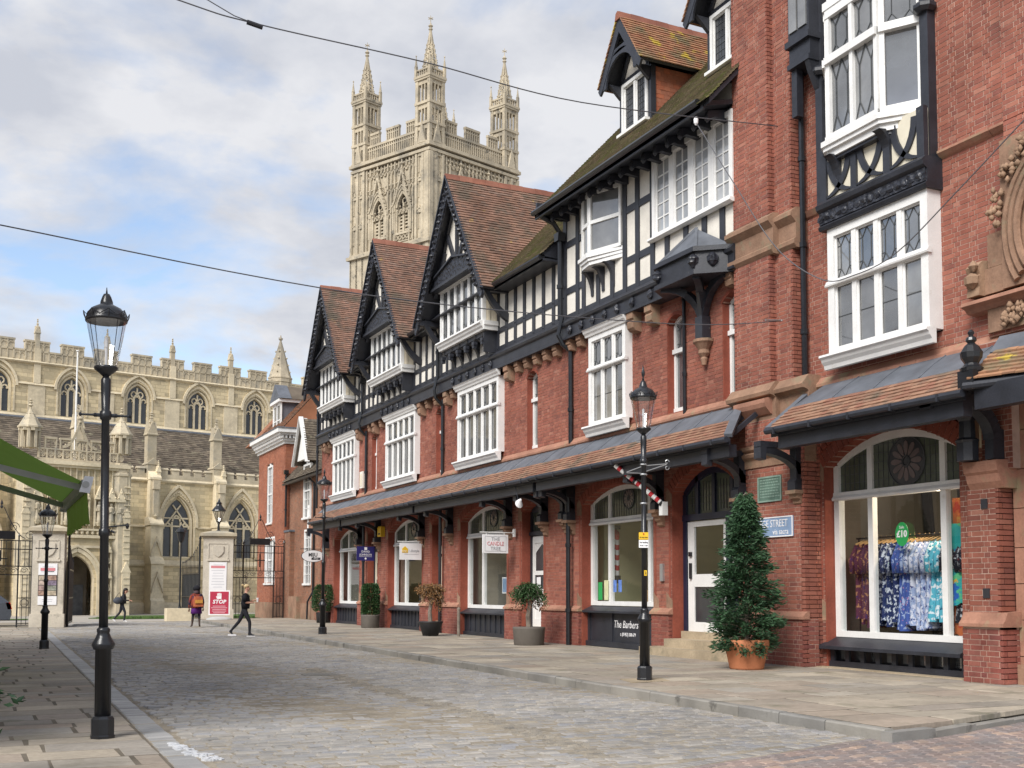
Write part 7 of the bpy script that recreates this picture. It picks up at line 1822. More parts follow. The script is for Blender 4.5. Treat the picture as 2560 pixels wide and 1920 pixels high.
    g = MB(); g.prism([(53.7,8.1),(55.9,8.1),(54.8,10.2)], X2-.28, X2-.1, 'x'); g.build('dormer_gable', M['white'], h)
    for sg in (-1,1):
        vs = Vector((0,-sg*1.25,2.15)).normalized(); ns = Vector((0,sg*2.15,1.25)).normalized()
        tile_slope(h, 'roof_tile', (X2-.4,54.8+sg*1.3,7.95), UX, vs, ns, [(0,0),(2.4,0),(2.4,2.45),(0,2.45)], .15, M['slate'], limit=80, rnd=random.Random(7), lift=.03)
        sl = MB(); o_ = Vector((X2-.4,54.8+sg*1.3,7.95)); P = lambda s, t: o_+UX*s+vs*t
        sl.hexa([P(0,0)-ns*.1,P(2.4,0)-ns*.1,P(2.4,2.5)-ns*.1,P(0,2.5)-ns*.1,P(0,0),P(2.4,0),P(2.4,2.5),P(0,2.5)]); sl.build('dormer_roof', M['slate'], h)
        bb = MB(); bb.beam((X2-.42,54.8+sg*1.35,7.85),(X2-.42,54.8,10.25),.06,.22,(1,0,0)); bb.build('bargeboard', M['white'], h)
    b = MB(); b.box(X2+.3,X2+6,50.35,58.4,.5,7.2); b.build('core', M['bbrick'], h)
    downpipe(h, 53.3, 6.8, .7, X=X2, hopper=False, offset=[(X2-.4,53.3,7.05)]); d = MB(); d.tube([(X2-.09,53.3,1.5),(X2-.3,53.5,1.0),(X2-.32,53.5,.15)], .05, 6); d.build('pipe_bend', M['iron'], h)
    w4 = Wall(h); w4.face((X2-.3,0,0), UY, -UX, 50.3, 52.2, .1, 7.2, thick=.35); w4.done(M['mortarr'], 'bbrick')
M['slatehang'] = mat('grey_hung_slate', [(0.10,0.10,0.115)], 0.7, 0.25, 1.5, 0.2, 10)
gate_house()
# ------------------------------------------------------------------ street lamps
def street_lamp(name, loc, label, sh=1.0, sw=1.0, lower=True, spike=False, tilt=0.0, rungs=True):
    t = thing(name, label, 'street lamp', loc, 0, 'black column street lamps', local=True)
    hz = lambda z: z if z < 1.0 else 1.0+(z-1.0)*sh
    p = MB(); p.lathe([(.125,0),(.125,.03),(.118,.04),(.118,.20),(.10,.225),(.085,.23)], (0,0,0), 8); p.build('base', M['iron'], t)
    p = MB(); p.lathe([(.082,.22),(.080,.90),(.10,.905),(.105,.925),(.118,.95),(.11,.97),(.075,1.03),(.060,1.07),(.066,1.085),(.066,1.11),(.048,1.13)], (0,0,0), 12); p.build('pedestal', M['iron'], t, True)
    top = hz(3.82)
    p = MB(); p.lathe([(.046,1.12),(.044,hz(2.1)),(.056,hz(2.1)+.01),(.056,hz(2.1)+.07),(.043,hz(2.1)+.08),(.040,hz(3.35)),(.056,hz(3.35)+.01),(.062,hz(3.35)+.05),(.056,hz(3.35)+.09),(.042,hz(3.35)+.10),(.050,top-.12),(.050,top-.03),(.032,top)], (0,0,0), 12); p.build('column', M['iron'], t, True)
    a = MB(); z = hz(3.35)+.05
    if rungs:
        for s in (-1,1): a.tube([(0,0,z),(s*.10,0,z),(s*.13,0,z),(s*.24,0,z)], [.02,.02,.012,.011], 6); a.lathe([(.008,-.02),(.02,0),(.008,.02)], (s*.245,0,z), 8); a.lathe([(.012,-.02),(.026,0),(.012,.02)], (s*.10,0,z), 8)
        a.build('ladder_bar', M['iron'], t)
    L = top
    c = MB(); c.lathe([(.03,0),(.06,.03),(.115,.075),(.12,.09),(.118,.105),(.09,.108)], (0,0,L), 16); c.build('lantern_cup', M['iron'], t, True)
    g = MB(); n = 20
    rb, rt, zb, zt = .108, .200, L+.10, L+.58
    for j in range(n):
        a0, a1 = 2*math.pi*j/n, 2*math.pi*(j+1)/n
        g.add([(rb*math.cos(a0),rb*math.sin(a0),zb),(rb*math.cos(a1),rb*math.sin(a1),zb),(rt*math.cos(a1),rt*math.sin(a1),zt),(rt*math.cos(a0),rt*math.sin(a0),zt)], [(0,1,2,3)])
    g.build('globe', M['lglass'], t, True)
    f = MB()
    for q in range(4): a0 = q*math.pi/2+.5; f.tube([(rb*math.cos(a0),rb*math.sin(a0),zb),(rt*math.cos(a0),rt*math.sin(a0),zt)], .004, 5)
    f.build('lantern_rod', M['iron'], t)
    h = MB(); h.lathe([(.19,.58),(.208,.575),(.212,.60),(.205,.615),(.195,.66),(.15,.715),(.085,.75),(.065,.76),(.062,.79),(.045,.84),(.03,.87),(.012,.875)], (0,0,L), 20); h.build('hood', M['iron'], t, True)
    r = MB(); r.lathe([(.19,.585),(.10,.60),(.10,.605)], (0,0,L), 16); r.build('reflector', M['alum'], t)
    b = MB(); b.lathe([(.012,.11),(.014,.30),(.02,.31),(.02,.40),(.008,.42)], (0,0,L), 8); b.build('bulb', M['signw'], t)
    k = MB()
    for q in range(8):
        a0 = q*math.pi/4; ca, sa = math.cos(a0), math.sin(a0)
        k.tube([(.205*ca,.205*sa,L+.60),(.222*ca,.222*sa,L+.64),(.228*ca,.228*sa,L+.68)], [.008,.007,.004], 5)
        a1 = a0+math.pi/4; am = a0+math.pi/8
        k.tube([(.226*ca,.226*sa,L+.675),(.215*math.cos(am),.215*math.sin(am),L+.62),(.226*math.cos(a1),.226*math.sin(a1),L+.675)], .005, 4)
    k.build('crown', M['iron'], t)
    s = MB()
    if spike: s.lathe([(.012,.87),(.004,.94)], (0,0,L), 6)
    else: s.lathe([(.012,.87),(.02,.89),(.012,.92),(.026,.96),(.030,1.0),(.016,1.06),(.004,1.12)], (0,0,L), 10)
    s.build('finial', M['iron'], t, True)
    t.scale = (sw, sw, 1.0)
    if tilt: t.rotation_euler = (0, tilt, 0)
    return t
l1 = street_lamp('street_lamp', (1.18,12.18,0), 'tall black street lamp with clear lantern on the left pavement, nearest the camera', .965, 1.0, spike=True, tilt=R(-.9))
b_ = MB(); b_.tube([(.045,0,2.16),(.22,0,2.18)], .008, 6); b_.tube([(.06,0,2.12),(.10,0,2.10)], .012, 6); b_.lathe([(.01,-.03),(.02,0),(.01,.03)], (.225,0,2.17), 8); b_.build('bracket', M['iron'], l1)
l2 = street_lamp('street_lamp', (9.46,15.01,PV), 'black street lamp in front of the barber shop carrying parking signs', 1.02, 1.0, rungs=False)
l3 = street_lamp('street_lamp', (10.1,35.5,PV), 'black street lamp at the far kerb beside the oval hanging sign', 1.165, 1.15)
l4 = street_lamp('street_lamp', (1.56,31.45,0), 'black street lamp on the left pavement with its lantern under the green awning', .66, 1.05)
b_ = MB(); b_.tube([(.045,0,2.0),(.18,0,2.0)], .008, 6); b_.build('bracket', M['iron'], l4)
# stone patch round the foot of the barber lamp
m_ = MB(); m_.prism([(9.0,14.65),(9.75,14.75),(9.95,15.3),(9.2,15.35)], .12, .128, 'z'); tag(m_.build('lamp_footing', M['fpatch'] if 'fpatch' in M else M['steps']), 'pale concrete patch round the foot of the lamp by the barber shop', 'footing')
# plates on that lamp
def facing(y, x): return (Vector((.93,-.36,0)), Vector((-.36,-.93,0)))
FX, FN = Vector((.90,-.43,0)), Vector((-.43,-.90,0))
def plate(c, w, h, m, name='plate', parent=None, th=.012, fx=FX, fn=FN):
    c = Vector(c); b = MB(); q = []
    for d in (0, th):
        for sx, sz in ((-1,-1),(1,-1),(1,1),(-1,1)): q.append(c+fx*(sx*w/2)+UZ*(sz*h/2)-fn*d)
    b.add(q, [(0,1,2,3),(7,6,5,4),(0,4,5,1),(1,5,6,2),(2,6,7,3),(3,7,4,0)]); return b.build(name, M[m], parent)
ps = thing('parking_sign', 'small yellow and white no loading sign fixed to the barber lamp', 'sign', (9.40,14.86,2.3))
plate((9.39,14.91,2.38), .15, .115, 'yellow', 'yellow_plate', ps); plate((9.39,14.91,2.255), .15, .12, 'signw', 'white_plate', ps)
text('At any time', (9.39+FN.x*.004,14.91+FN.y*.004,2.36), 0.03, M['ink'], ps, face=(FX,FN), sx=.9); text('No loading', (9.39+FN.x*.004,14.91+FN.y*.004,2.28), 0.034, M['ink'], ps, face=(FX,FN), sx=.85); text('10 am - 5 pm', (9.39+FN.x*.004,14.91+FN.y*.004,2.232), 0.028, M['ink'], ps, face=(FX,FN), sx=.82); text('8', (9.39+FN.x*.004,14.91+FN.y*.004,2.41), 0.045, M['red'], ps, face=(FX,FN))
nb = thing('number_plate', 'tiny yellow number plate on the barber lamp column', 'sign', (9.46,14.94,1.8)); plate((9.435,14.93,1.80), .045, .085, 'yellow', 'plate', nb); text('2', (9.435+FN.x*.004,14.93+FN.y*.004,1.80), .06, M['ink'], nb, face=(FX,FN))
# barber's striped pole on its wall bracket, seen behind the lamp
def barber_pole():
    t = thing('barber_pole', 'red and white striped barber pole slanting from its bracket behind the lamp', 'barber pole', (13.95,21.3,3.0))
    A, B = Vector((13.62,20.85,3.46)), Vector((12.9,21.66,4.36)); d = (B-A); n = 15
    for i in range(n):
        p = MB(); p.tube([A+d*(i/n), A+d*((i+1)/n)], .055, 10); p.build('stripe', M['red'] if i%2 else M['white'], t)
    c = MB(); c.tube([A-d*.01, A+d*.03], .075, 10); c.tube([A+d*.56, A+d*.60], .068, 10); c.build('collar', M['iron'], t)
    k = MB(); k.box(13.58,13.72,20.78,20.92,3.2,3.5); k.beam((13.68,20.9,3.35),(14.08,21.5,3.35),.03,.03); k.build('cap_plate', M['white'], t)
barber_pole()
hl = thing('shop_bracket', 'white wrought iron scroll bracket on the barber lamp', 'bracket', (9.46,15.01,4.0))
k = MB()
for z in (3.52, 3.36, 2.9): k.lathe([(.055,-.012),(.06,0),(.055,.012)], (9.46,15.01,z), 10)
k.build('clamp', M['steel'], hl)
k = MB(); e = Vector((.88,-.47,0))
c = Vector((9.46,15.01,3.5))
k.tube([c, c+e*.36+UZ*.03], .007, 5); k.tube([c-UZ*.10, c+e*.36+UZ*.02], .007, 5); k.tube([c, c-e*.27-UZ*.10], .007, 5); k.tube([c-UZ*.12, c-e*.27-UZ*.11], .006, 5)
for q, s in ((c+e*.37+UZ*.06, 1),(c+e*.37-UZ*.03,-1)): k.tube([q+e*(.035*math.cos(t)*(1-t/9))+UZ*(s*.04*math.sin(t)*(1-t/9)) for t in np.linspace(0,5,12)], .006, 5)
for z, s in ((3.93,1),(3.88,-1)): k.tube([(9.46,15.01,z), Vector((9.46,15.01,z))+e*s*.10, Vector((9.46,15.01,z+.02))+e*s*.13], .012, 5)
k.build('scroll', M['steel'], hl)

# ------------------------------------------------------------------ hanging signs, plates and small fixings on the fronts
def hanging_sign(name, label, y, x0, x1, z0, z1, m, arm=('iron', 13.98), th=.03, oval=False):
    t = thing(name, label, 'hanging sign', (x1,y,z0))
    b = MB()
    if oval:
        cx, cz = (x0+x1)/2, (z0+z1)/2; pts = [(cx+(x1-x0)/2*math.cos(k*math.pi/16), cz+(z1-z0)/2*math.sin(k*math.pi/16)) for k in range(32)]
        q = MB(); q.prism([(cx+(p[0]-cx)*1.05, cz+(p[1]-cz)*1.07) for p in pts], y-.004, y+th-.006, 'y'); q.build('rim', M['ink'], t)
        b.prism(pts, y-.012, y+th, 'y')
    else: b.box(x0, x1, y-.01, y+th, z0, z1)
    b.build('board', M[m], t)
    a = MB(); za = z1+.075; a.tube([(x0-.10,y+.01,za),(arm[1],y+.01,za)], .018, 8)
    for x in (x0+.15*(x1-x0), x0+.85*(x1-x0)): a.tube([(x,y+.01,za),(x,y+.01,z1-.01)], .008, 5)
    if arm[0] == 'white': a.prism([(y-.05,za-.14),(y+.07,za-.14),(y+.09,za),(y+.07,za+.14),(y-.05,za+.14)], arm[1]-.02, arm[1]+.03, 'x')
    a.build('arm', M['iron' if arm[0] == 'iron' else 'white'], t)
    return t
def st(s, x, y, z, size, m, p, sx=1.0, bold=0.0): return text(s, (x, y-.0145, z), size, M[m], p, face='-Y', sx=sx, bold=bold)
# placed on the piers between the shop fronts
s1 = hanging_sign('candle_shop_sign', 'white hanging sign reading The Candle Tree', 29.2, 12.80, 13.78, 2.55, 3.22, 'signw', ('white', 14.02))
f_ = MB()
for a, b, c, d in ((12.88,13.70,2.615,2.625),(12.88,13.70,3.145,3.155),(12.88,12.89,2.625,3.145),(13.69,13.70,2.625,3.145)): f_.box(a,b,29.185,29.19,c,d)
f_.build('border', M['inkg'], s1)
st('THE', 13.29, 29.2, 3.05, .18, 'inkg', s1); st('CANDLE', 13.29, 29.2, 2.885, .20, 'inkr', s1, .85); st('TREE', 13.29, 29.2, 2.71, .18, 'inkg', s1)
s2 = hanging_sign('lifestyle_sign', 'white hanging sign with a yellow house beside the word Lifestyle', 36.75, 13.00, 14.0-.02, 2.55, 3.27, 'signw', ('white', 14.03))
h_ = MB(); h_.prism([(13.10,2.86),(13.36,2.86),(13.36,3.03),(13.23,3.14),(13.10,3.03)], 36.73, 36.74, 'y'); h_.build('house_emblem', M['yellow'], s2); h_ = MB()
for q in (13.15, 13.22, 13.29): h_.tube([(q+.03*math.cos(k*.52),36.728,2.90+.05*math.sin(k*.52)) for k in range(7)], .006, 4)
h_.build('emblem_line', M['signw'], s2)
st('Lifestyle', 13.65, 36.75, 2.94, .16, 'inkg', s2, .85); f_ = MB(); f_.box(13.2,13.85,36.735,36.738,2.785,2.80); f_.build('rule', M['inkg'], s2)
s3 = hanging_sign('estate_agent_sign', 'navy blue hanging sign reading David Johnson', 41.75, 13.05, 13.92, 2.64, 3.33, 'signblue', ('iron', 14.02))
f_ = MB(); f_.box(13.42,13.55,41.735,41.74,3.16,3.29); f_.build('emblem', M['signw'], s3); st('DAVID', 13.48, 41.75, 3.075, .145, 'signw', s3, .95); st('JOHNSON', 13.48, 41.75, 2.925, .145, 'signw', s3, .9); f_ = MB(); f_.box(13.18,13.80,41.735,41.74,2.83,2.842); f_.lathe([(.05,0),(.05,.005)],(0,0,0),10); f_.v[-20:] = [(13.48+p[0],41.738-p[2],2.74+p[1]) for p in f_.v[-20:]]; f_.build('rule', M['signw'], s3)
s4 = hanging_sign('oval_shop_sign', 'white oval hanging sign lettered MIJ behind the far lamp', 48.95, 12.72, 14.0-.05, 2.76, 3.40, 'signw', ('iron', 14.02), oval=True)
st('MIJU', 13.33, 48.95, 3.14, .30, 'ink', s4, .85, .006); f_ = MB(); f_.box(13.25,13.75,48.935,48.94,2.87,3.0); f_.build('strap', M['ink'], s4); st('Wear', 13.5, 48.945, 2.935, .11, 'signw', s4)
for s_ in (s1, s2, s3, s4): s_.scale = (.82, 1, .80); s_.location.z += .06
# street name plate, bronze plaque
t = thing('street_sign', 'faded blue street name sign reading College Street on the brick pier', 'street sign', (13.88,17.5,2.6))
b = MB(); b.box(13.87,13.895,16.76,18.32,2.57,2.96); b.build('plate', M['streetblue'], t); f_ = MB()
for a, b2, c, d in ((16.76,18.32,2.94,2.962),(16.76,18.32,2.568,2.59),(16.758,16.785,2.59,2.94),(18.295,18.322,2.59,2.94)): f_.box(13.862,13.87,a,b2,c,d)
f_.build('rim', M['signw'], t)
text('COLLEGE STREET', (13.868,17.53,2.825), .20, M['signw'], t, sx=.80); text('via sacra', (13.868,17.12,2.665), .16, M['signw'], t, sx=.85)
t = thing('bronze_plaque', 'green bronze plaque with small raised lettering on the brick pier', 'plaque', (13.88,17.4,3.3))
b = MB(); b.box(13.875,13.9,17.09,17.80,3.27,3.76); b.build('plate', M['bronze'], t); f_ = MB()
for a, b2, c, d in ((17.09,17.80,3.735,3.765),(17.09,17.80,3.265,3.295),(17.085,17.115,3.295,3.735),(17.775,17.805,3.295,3.735)): f_.box(13.865,13.875,a,b2,c,d)
rnd = random.Random(2)
for r_ in range(7):
    y = 17.73
    while y > 17.18: wd = rnd.uniform(.02,.075); f_.box(13.871,13.875,y-wd,y,3.685-r_*.055,3.71-r_*.055); y -= wd+.02
f_.build('raised_line', M['bronzel'] if 'bronzel' in M else M['signw'].copy() if False else mat('pale_verdigris', [(0.22,0.31,0.26)], 0.6, 0.2, 5), t)
t = thing('alarm_box', 'yellow alarm box on the brickwork under the canopy between the first two shops', 'alarm box', (14.05,41.2,3.7)); b = MB(); b.box(13.92,14.09,41.0,41.42,3.62,3.98); b.box(13.94,14.08,41.04,41.38,3.98,4.02); b.build('case', M['yellow'], t); b = MB(); b.box(13.905,13.92,41.1,41.3,3.7,3.75); b.build('label_strip', M['ink'], t)
t = thing('wall_box', 'cream meter box on the upper brickwork beside the farthest downpipe', 'box', (14.05,43.7,5.7)); b = MB(); b.box(13.98,14.09,43.55,43.95,5.72,6.4); b.build('case', M['cream'], t); b = MB(); b.box(13.97,13.98,43.6,43.9,5.8,6.3); b.build('lid', M['creamp'], t)
t = thing('flood_light', 'small white spot lamp on an arm under the canopy beside the black hopper', 'light', (13.1,26.0,4.0)); b = MB(); b.tube([(12.95,27.0,4.35),(12.75,26.45,4.02),(12.72,26.3,3.86)], .012, 5); b.build('arm', M['iron'], t); b = MB(); b.lathe([(.03,.14),(.05,.10),(.11,0),(.10,-.01)], (0,0,0), 12); b.xform(lambda p: (12.72+p[0], 26.28-p[2]*.6+p[1]*.4, 3.80+p[2]*.8+p[1])); b.build('shade', M['signw'], t)

# ------------------------------------------------------------------ planters
def pot(name, parent, c, prof, m, n=20, rim=None):
    b = MB(); b.lathe(prof, c, n); b.build('pot', M[m], parent, True)
    s = MB(); r, z = prof[-1]; s.lathe([(r*.96,0),(r*.96,.01)], (c[0],c[1],c[2]+z-.05), n); s.build('soil', M['soil'], parent)
def leaves(items, m, name, parent, seedless=True):
    """items of (pos, dir, length, width): bent leaf sprigs of two triangles each"""
    V = []; F = []
    for p, d, L_, w in items:
        p = Vector(p); d = Vector(d).normalized(); s = d.cross(Vector((random.uniform(-1,1),random.uniform(-1,1),random.uniform(-1,1)))).normalized()*w
        n = d.cross(s).normalized(); o = len(V)
        V += [tuple(p), tuple(p+d*L_*.55+s+n*L_*.06), tuple(p+d*L_), tuple(p+d*L_*.55-s+n*L_*.06)]; F.append((o,o+1,o+2,o+3))
    mb = MB(); mb.v = V; mb.f = F; mb.m = [0]*len(F)
    return mb.build(name, M[m], parent)
rnd = random.Random(17)
def fir(name, label, base, r0, z0, z1, potprof, potm, n=5200, cat='potted tree'):
    t = thing(name, label, cat, base)
    x, y, z = base
    pot(name, t, base, potprof, potm)
    tr = MB(); tr.tube([(x,y,z+potprof[-1][1]-.06),(x+.02,y,z+z1*.6),(x,y,z+z1*.97)], [.05,.03,.006], 7); tr.build('trunk', M['bark'], t)
    it = []; br = MB()
    nb = 150
    for i in range(nb):
        f = (i+.5)/nb; f = f**1.15; zz = z0+(z1-z0)*f
        a = i*2.399+rnd.uniform(-.3,.3)
        rr = r0*(1-f)**.72*(1+.10*math.sin(a*2+f*9)+.07*math.sin(a*5-f*17))*rnd.uniform(.80,1.12)+.03
        if f < .10: rr *= .80
        tip = Vector((x+rr*math.cos(a), y+rr*math.sin(a), z+zz+rr*rnd.uniform(-.05,.32)-.10)); st_ = Vector((x, y, z+zz))
        br.tube([st_, (st_+tip)/2+UZ*.03, tip], [.012,.008,.003], 4)
        k = int(n/nb)
        for j in range(k):
            q = rnd.random()**.55; p = st_+(tip-st_)*q+Vector((rnd.uniform(-.09,.09),rnd.uniform(-.09,.09),rnd.uniform(-.07,.06)))
            d = (tip-st_).normalized()+Vector((rnd.uniform(-.8,.8),rnd.uniform(-.8,.8),rnd.uniform(-.45,.55)))
            it.append((p, d, rnd.uniform(.07,.14), rnd.uniform(.010,.020)))
    br.build('branch', M['bark'], t); leaves(it, 'fir', 'foliage', t)
    return t
fir('potted_fir', 'tall cone shaped green fir tree in a terracotta pot by the barber steps', (12.56,16.5,PV), .64, .36, 3.20, [(.30,0),(.31,.03),(.38,.36),(.405,.40),(.41,.52),(.39,.53)], 'terra', 17000)
fir('potted_fir', 'dark fir shrub whose branch tips poke in at the left edge of the picture', (-.66,9.1,0), .80, .50, 1.9, [(.28,0),(.34,.42),(.36,.5)], 'planterk', 6000)
def bush(name, label, base, potprof, potm, shape, n, m, lw=(.05,.09)):
    t = thing(name, label, 'potted shrub', base); pot(name, t, base, potprof, potm); x, y, z = base; it = []
    core = MB(); core.tube([(x,y,z+potprof[-1][1]-.05),(x,y,z+1.2)], [.03,.02], 6); core.build('stem', M['bark'], t)
    for i in range(n):
        h = rnd.random(); a = rnd.uniform(0, 2*math.pi); R_ = shape(h, a)*(rnd.random()**.33)*rnd.uniform(.92,1.06)
        zz = z+.50+h*1.16
        d = Vector((math.cos(a), math.sin(a), rnd.uniform(-.2,1.0))); it.append(((x+R_*math.cos(a), y+R_*math.sin(a), zz), d+Vector((rnd.uniform(-.8,.8),rnd.uniform(-.8,.8),rnd.uniform(-.6,.6))), rnd.uniform(*lw), rnd.uniform(.014,.026)))
    leaves(it, m, 'foliage', t); return t
bush('box_shrub', 'clipped green box column in a grey tapered pot under the navy sign', (13.45,40.75,PV), [(.33,0),(.345,.02),(.36,.46),(.365,.5)], 'planter', lambda h, a: .33*(1-.25*max(0,h-.85)/.15), 5200, 'box')
bush('box_shrub', 'rounded green shrub in a dark pot at the far end of the row', (13.75,48.2,PV), [(.30,0),(.33,.42),(.34,.46)], 'planterk', lambda h, a: .50*math.sqrt(max(.02,1-(1.5*h-.62)**2*.9)), 4200, 'box')
def weeper(label, base, potprof, potm, top, col, seed, green):
    t = thing('weeping_shrub', label, 'potted shrub', base, 0, None); pot('p', t, base, potprof, potm); x, y, z = base; r = random.Random(seed)
    tr = MB(); tr.tube([(x,y,z+potprof[-1][1]-.06),(x-.03,y,z+.75),(x+.03,y,z+1.05),(x,y,z+1.30)], [.075,.065,.06,.05], 8); tr.build('trunk', M['bark'], t)
    A = []; B = []; br = MB()
    for i in range(64):
        a = r.uniform(0,2*math.pi); R_ = r.uniform(.16,.46); zt = 1.30+r.uniform(-.02,.20); dz = r.uniform(.15,.78)*(1 if r.random() < .6 else .5)
        P = [Vector((x+R_*f*math.cos(a)*(1.06 if f > .5 else 1), y+R_*f*math.sin(a), z+zt+.10*math.sin(f*2.2)-dz*max(0,f-.45)**1.2*1.7)) for f in (0,.25,.5,.75,1.0)]
        br.tube(P, [.012,.01,.008,.006,.003], 4)
        for k in range(90):
            f = r.random()*3.999; i0 = int(f); p = P[i0].lerp(P[i0+1], f-i0)+Vector((r.uniform(-.07,.07),r.uniform(-.07,.07),r.uniform(-.06,.05)))
            d = Vector((math.cos(a)*.5+r.uniform(-.6,.6), math.sin(a)*.5+r.uniform(-.6,.6), r.uniform(-1.1,.5)))
            (A if green and p.z > z+1.13+.10*math.sin(3*a) else B).append((p, d, r.uniform(.06,.11), r.uniform(.010,.019)))
    br.build('branch', M['bark'], t)
    if A: leaves(A, 'box', 'green_foliage', t)
    leaves(B, 'deadleaf' if not green else 'deadleafd', 'foliage', t); return t
M['deadleafd'] = mat('dark_dead_leaves', [(0.12,0.055,0.035),(0.17,0.085,0.045),(0.09,0.045,0.03)], 0.8, 0.3, 3)
weeper('withered brown weeping shrub in a black bowl pot between the shops', (12.78,32.75,PV), [(.24,0),(.36,.36),(.39,.42),(.40,.45)], 'planterk', 1.6, 0, 5, False)
weeper('weeping shrub, green on top and brown below, in a grey pot by the white door', (12.95,26.15,PV), [(.38,0),(.39,.02),(.42,.42),(.425,.47)], 'planter', 1.6, 0, 8, True)
b = MB(); b.tube([(13.42,32.0,PV),(13.42,32.0,.95)], .05, 8); b.lathe([(.06,0),(.06,.04),(.02,.08)], (13.42,32.0,.94), 8); tag(b.build('wooden_stake', M['bark']), 'short grey wooden post beside the withered shrub', 'post')

# ------------------------------------------------------------------ awning on the left and the shop that carries it
def left_shop():
    h = thing('left_shop', 'half-timbered shop out of frame on the left that carries the awning', 'shop', (-1.3,20,0))
    b = MB(); b.box(-8,-1.3,11,33,0,8.5); b.build('wall', M['cream'], h)
    for y in np.arange(11.2,33,1.1): t = MB(); t.box(-1.3,-1.24,y,y+.2,3.2,8.4); t.build('timber_stud', M['black'], h)
    for z in (3.2,5.6,8.2): t = MB(); t.box(-1.3,-1.22,11,33,z,z+.25); t.build('timber_rail', M['black'], h)
    for y in (12.5,17.2,22.4,27.6): t = MB(); t.box(-1.3,-1.28,y,y+3.6,.6,2.9); t.build('shop_pane', M['pane'], h)
    r = MB(); r.prism([(-8.3,8.4),(-.9,8.4),(-4.6,12)],10.8,33.2,'y'); r.build('roof', M['tile'], h)
left_shop()
def awning():
    t = thing('awning', 'green cloth awning with grey folding arms at the left edge', 'awning', (-1.2,21.5,2.4))
    xb, zb, xw, zw = 1.50, 3.24, -1.25, 4.86; y0, y1 = 19.15, 24.1; n = 14
    c = MB(); V = []
    for i in range(n+1):
        f = i/n; y = y0+.06+(y1-y0-.12)*f
        for k in range(9):
            g = k/8; V.append((xb+(xw-xb)*g, y, zb+(zw-zb)*g-.10*math.sin(g*math.pi)))
    c.add(V, [(i*9+k, i*9+k+1, (i+1)*9+k+1, (i+1)*9+k) for i in range(n) for k in range(8)]); c.build('cloth', M['awn'], t, True)
    v = MB(); V = []; n = 60
    for i in range(n+1):
        f = i/n; y = y0+.05+(y1-y0-.1)*f; zz = zb-.10; sc = .52+.035*abs(math.sin(f*math.pi*9)); xo = .012*math.sin(f*40)
        for k in range(4): V.append((xb+.03+xo*k+.01*k, y, zz-sc*k/3))
    v.add(V, [(i*4+k, i*4+k+1, (i+1)*4+k+1, (i+1)*4+k) for i in range(n) for k in range(3)]); v.build('valance', M['awn'], t, True)
    b = MB(); b.box(xb-.06, xb+.06, y0, y1, zb-.13, zb+.05); b.build('front_bar', M['alum'], t)
    for y in (y0-.03, y1): e = MB(); e.prism([(xb-.10,zb-.15),(xb+.06,zb-.17),(xb+.12,zb+.10),(xb-.02,zb+.11)], y, y+.035, 'y'); e.build('end_cap', M['alumw'], t)
    e = MB(); e.lathe([(.02,0),(.055,.0),(.055,.012),(.02,.012)], (0,0,0), 12); e.xform(lambda p: (xb+.0+p[0], y0-.032-p[2], zb-.03+p[1])); e.build('cap_boss', M['alum'], t)
    for y, dy in ((y0+.35,.35),(y1-.35,-.35)):
        a = MB(); el = (xb-1.45, y+dy, zb+.30); a.beam((xb-.05,y,zb-.05), el, .05, .10); a.beam(el, (xw,y-dy*.2,zw-.45), .055, .11); a.lathe([(.05,-.07),(.06,0),(.05,.07)], el, 10); a.build('folding_arm', M['alum'], t)
    w = MB(); w.box(xw-.05, xw+.12, y0-.1, y1+.1, zw-.12, zw+.12); w.build('cassette', M['alum'], t)
awning()

# ------------------------------------------------------------------ overhead cables
def cable(label, pts, r, sag=0.0, name='cable', n=24, extra=None):
    t = thing(name, label, 'cable', pts[0]); P = [Vector(p) for p in pts]; Q = []
    if len(P) == 2:
        for i in range(n+1): f = i/n; Q.append(P[0].lerp(P[1], f)-UZ*sag*4*f*(1-f))
    else:
        for i in range(len(P)-1):
            p0, p1, p2, p3 = P[max(i-1,0)], P[i], P[i+1], P[min(i+2,len(P)-1)]
            for k in range(8):
                f = k/8; Q.append(.5*((2*p1)+(p2-p0)*f+(2*p0-5*p1+4*p2-p3)*f*f+(3*p1-p0-3*p2+p3)*f**3))
        Q.append(P[-1])
    c = MB(); c.tube(Q, r, 5); c.build('wire', M['wire'], t); return t, Q
M['wire'] = mat('grey_cable', [(0.10,0.10,0.11)], 0.6, 0.1, 3)
t, Q = cable('thin grey cable from the brick pier across the sky above the tower', [(13.85,17.02,10.62),(8.9,16.0,9.72),(5.9,15.5,9.56),(3.35,15.5,9.58),(2.2,15.5,9.68),(-1.3,15.5,10.2)], .010)
b = MB(); b.tube([(3.4,15.45,9.52),(3.18,15.45,9.55)], .035, 8); b.build('junction_box', M['ink'], t); b = MB(); b.tube([(3.35,15.45,9.54),(3.0,15.45,9.60),(2.6,15.46,9.76),(2.2,15.48,9.74)], .008, 5); b.build('loop', M['wire'], t)
t, Q = cable('thin grey cable from the brick pier low across the street to the left', [(13.85,17.0,6.74),(11.0,16.6,6.30),(5.0,15.4,5.82),(.1,15,6.03),(-1.3,15,6.15)], .009)
b = MB(); b.tube([(13.88,17.0,6.76),(13.4,16.9,6.69)], .016, 6); b.lathe([(.03,0),(.03,.02)], (13.86,17,6.74), 8); b.build('eye_bolt', M['steel'], t)
t, Q = cable('black service cable looping from the eaves past the corner shop window', [(13.12,18.72,11.22),(13.2,17.6,9.6),(13.2,16.3,7.9),(13.2,15.1,7.0),(13.2,14.3,6.86),(13.2,13.3,6.98),(13.2,12.0,7.6),(13.2,10.8,8.22),(13.3,10.0,8.7)], .010)
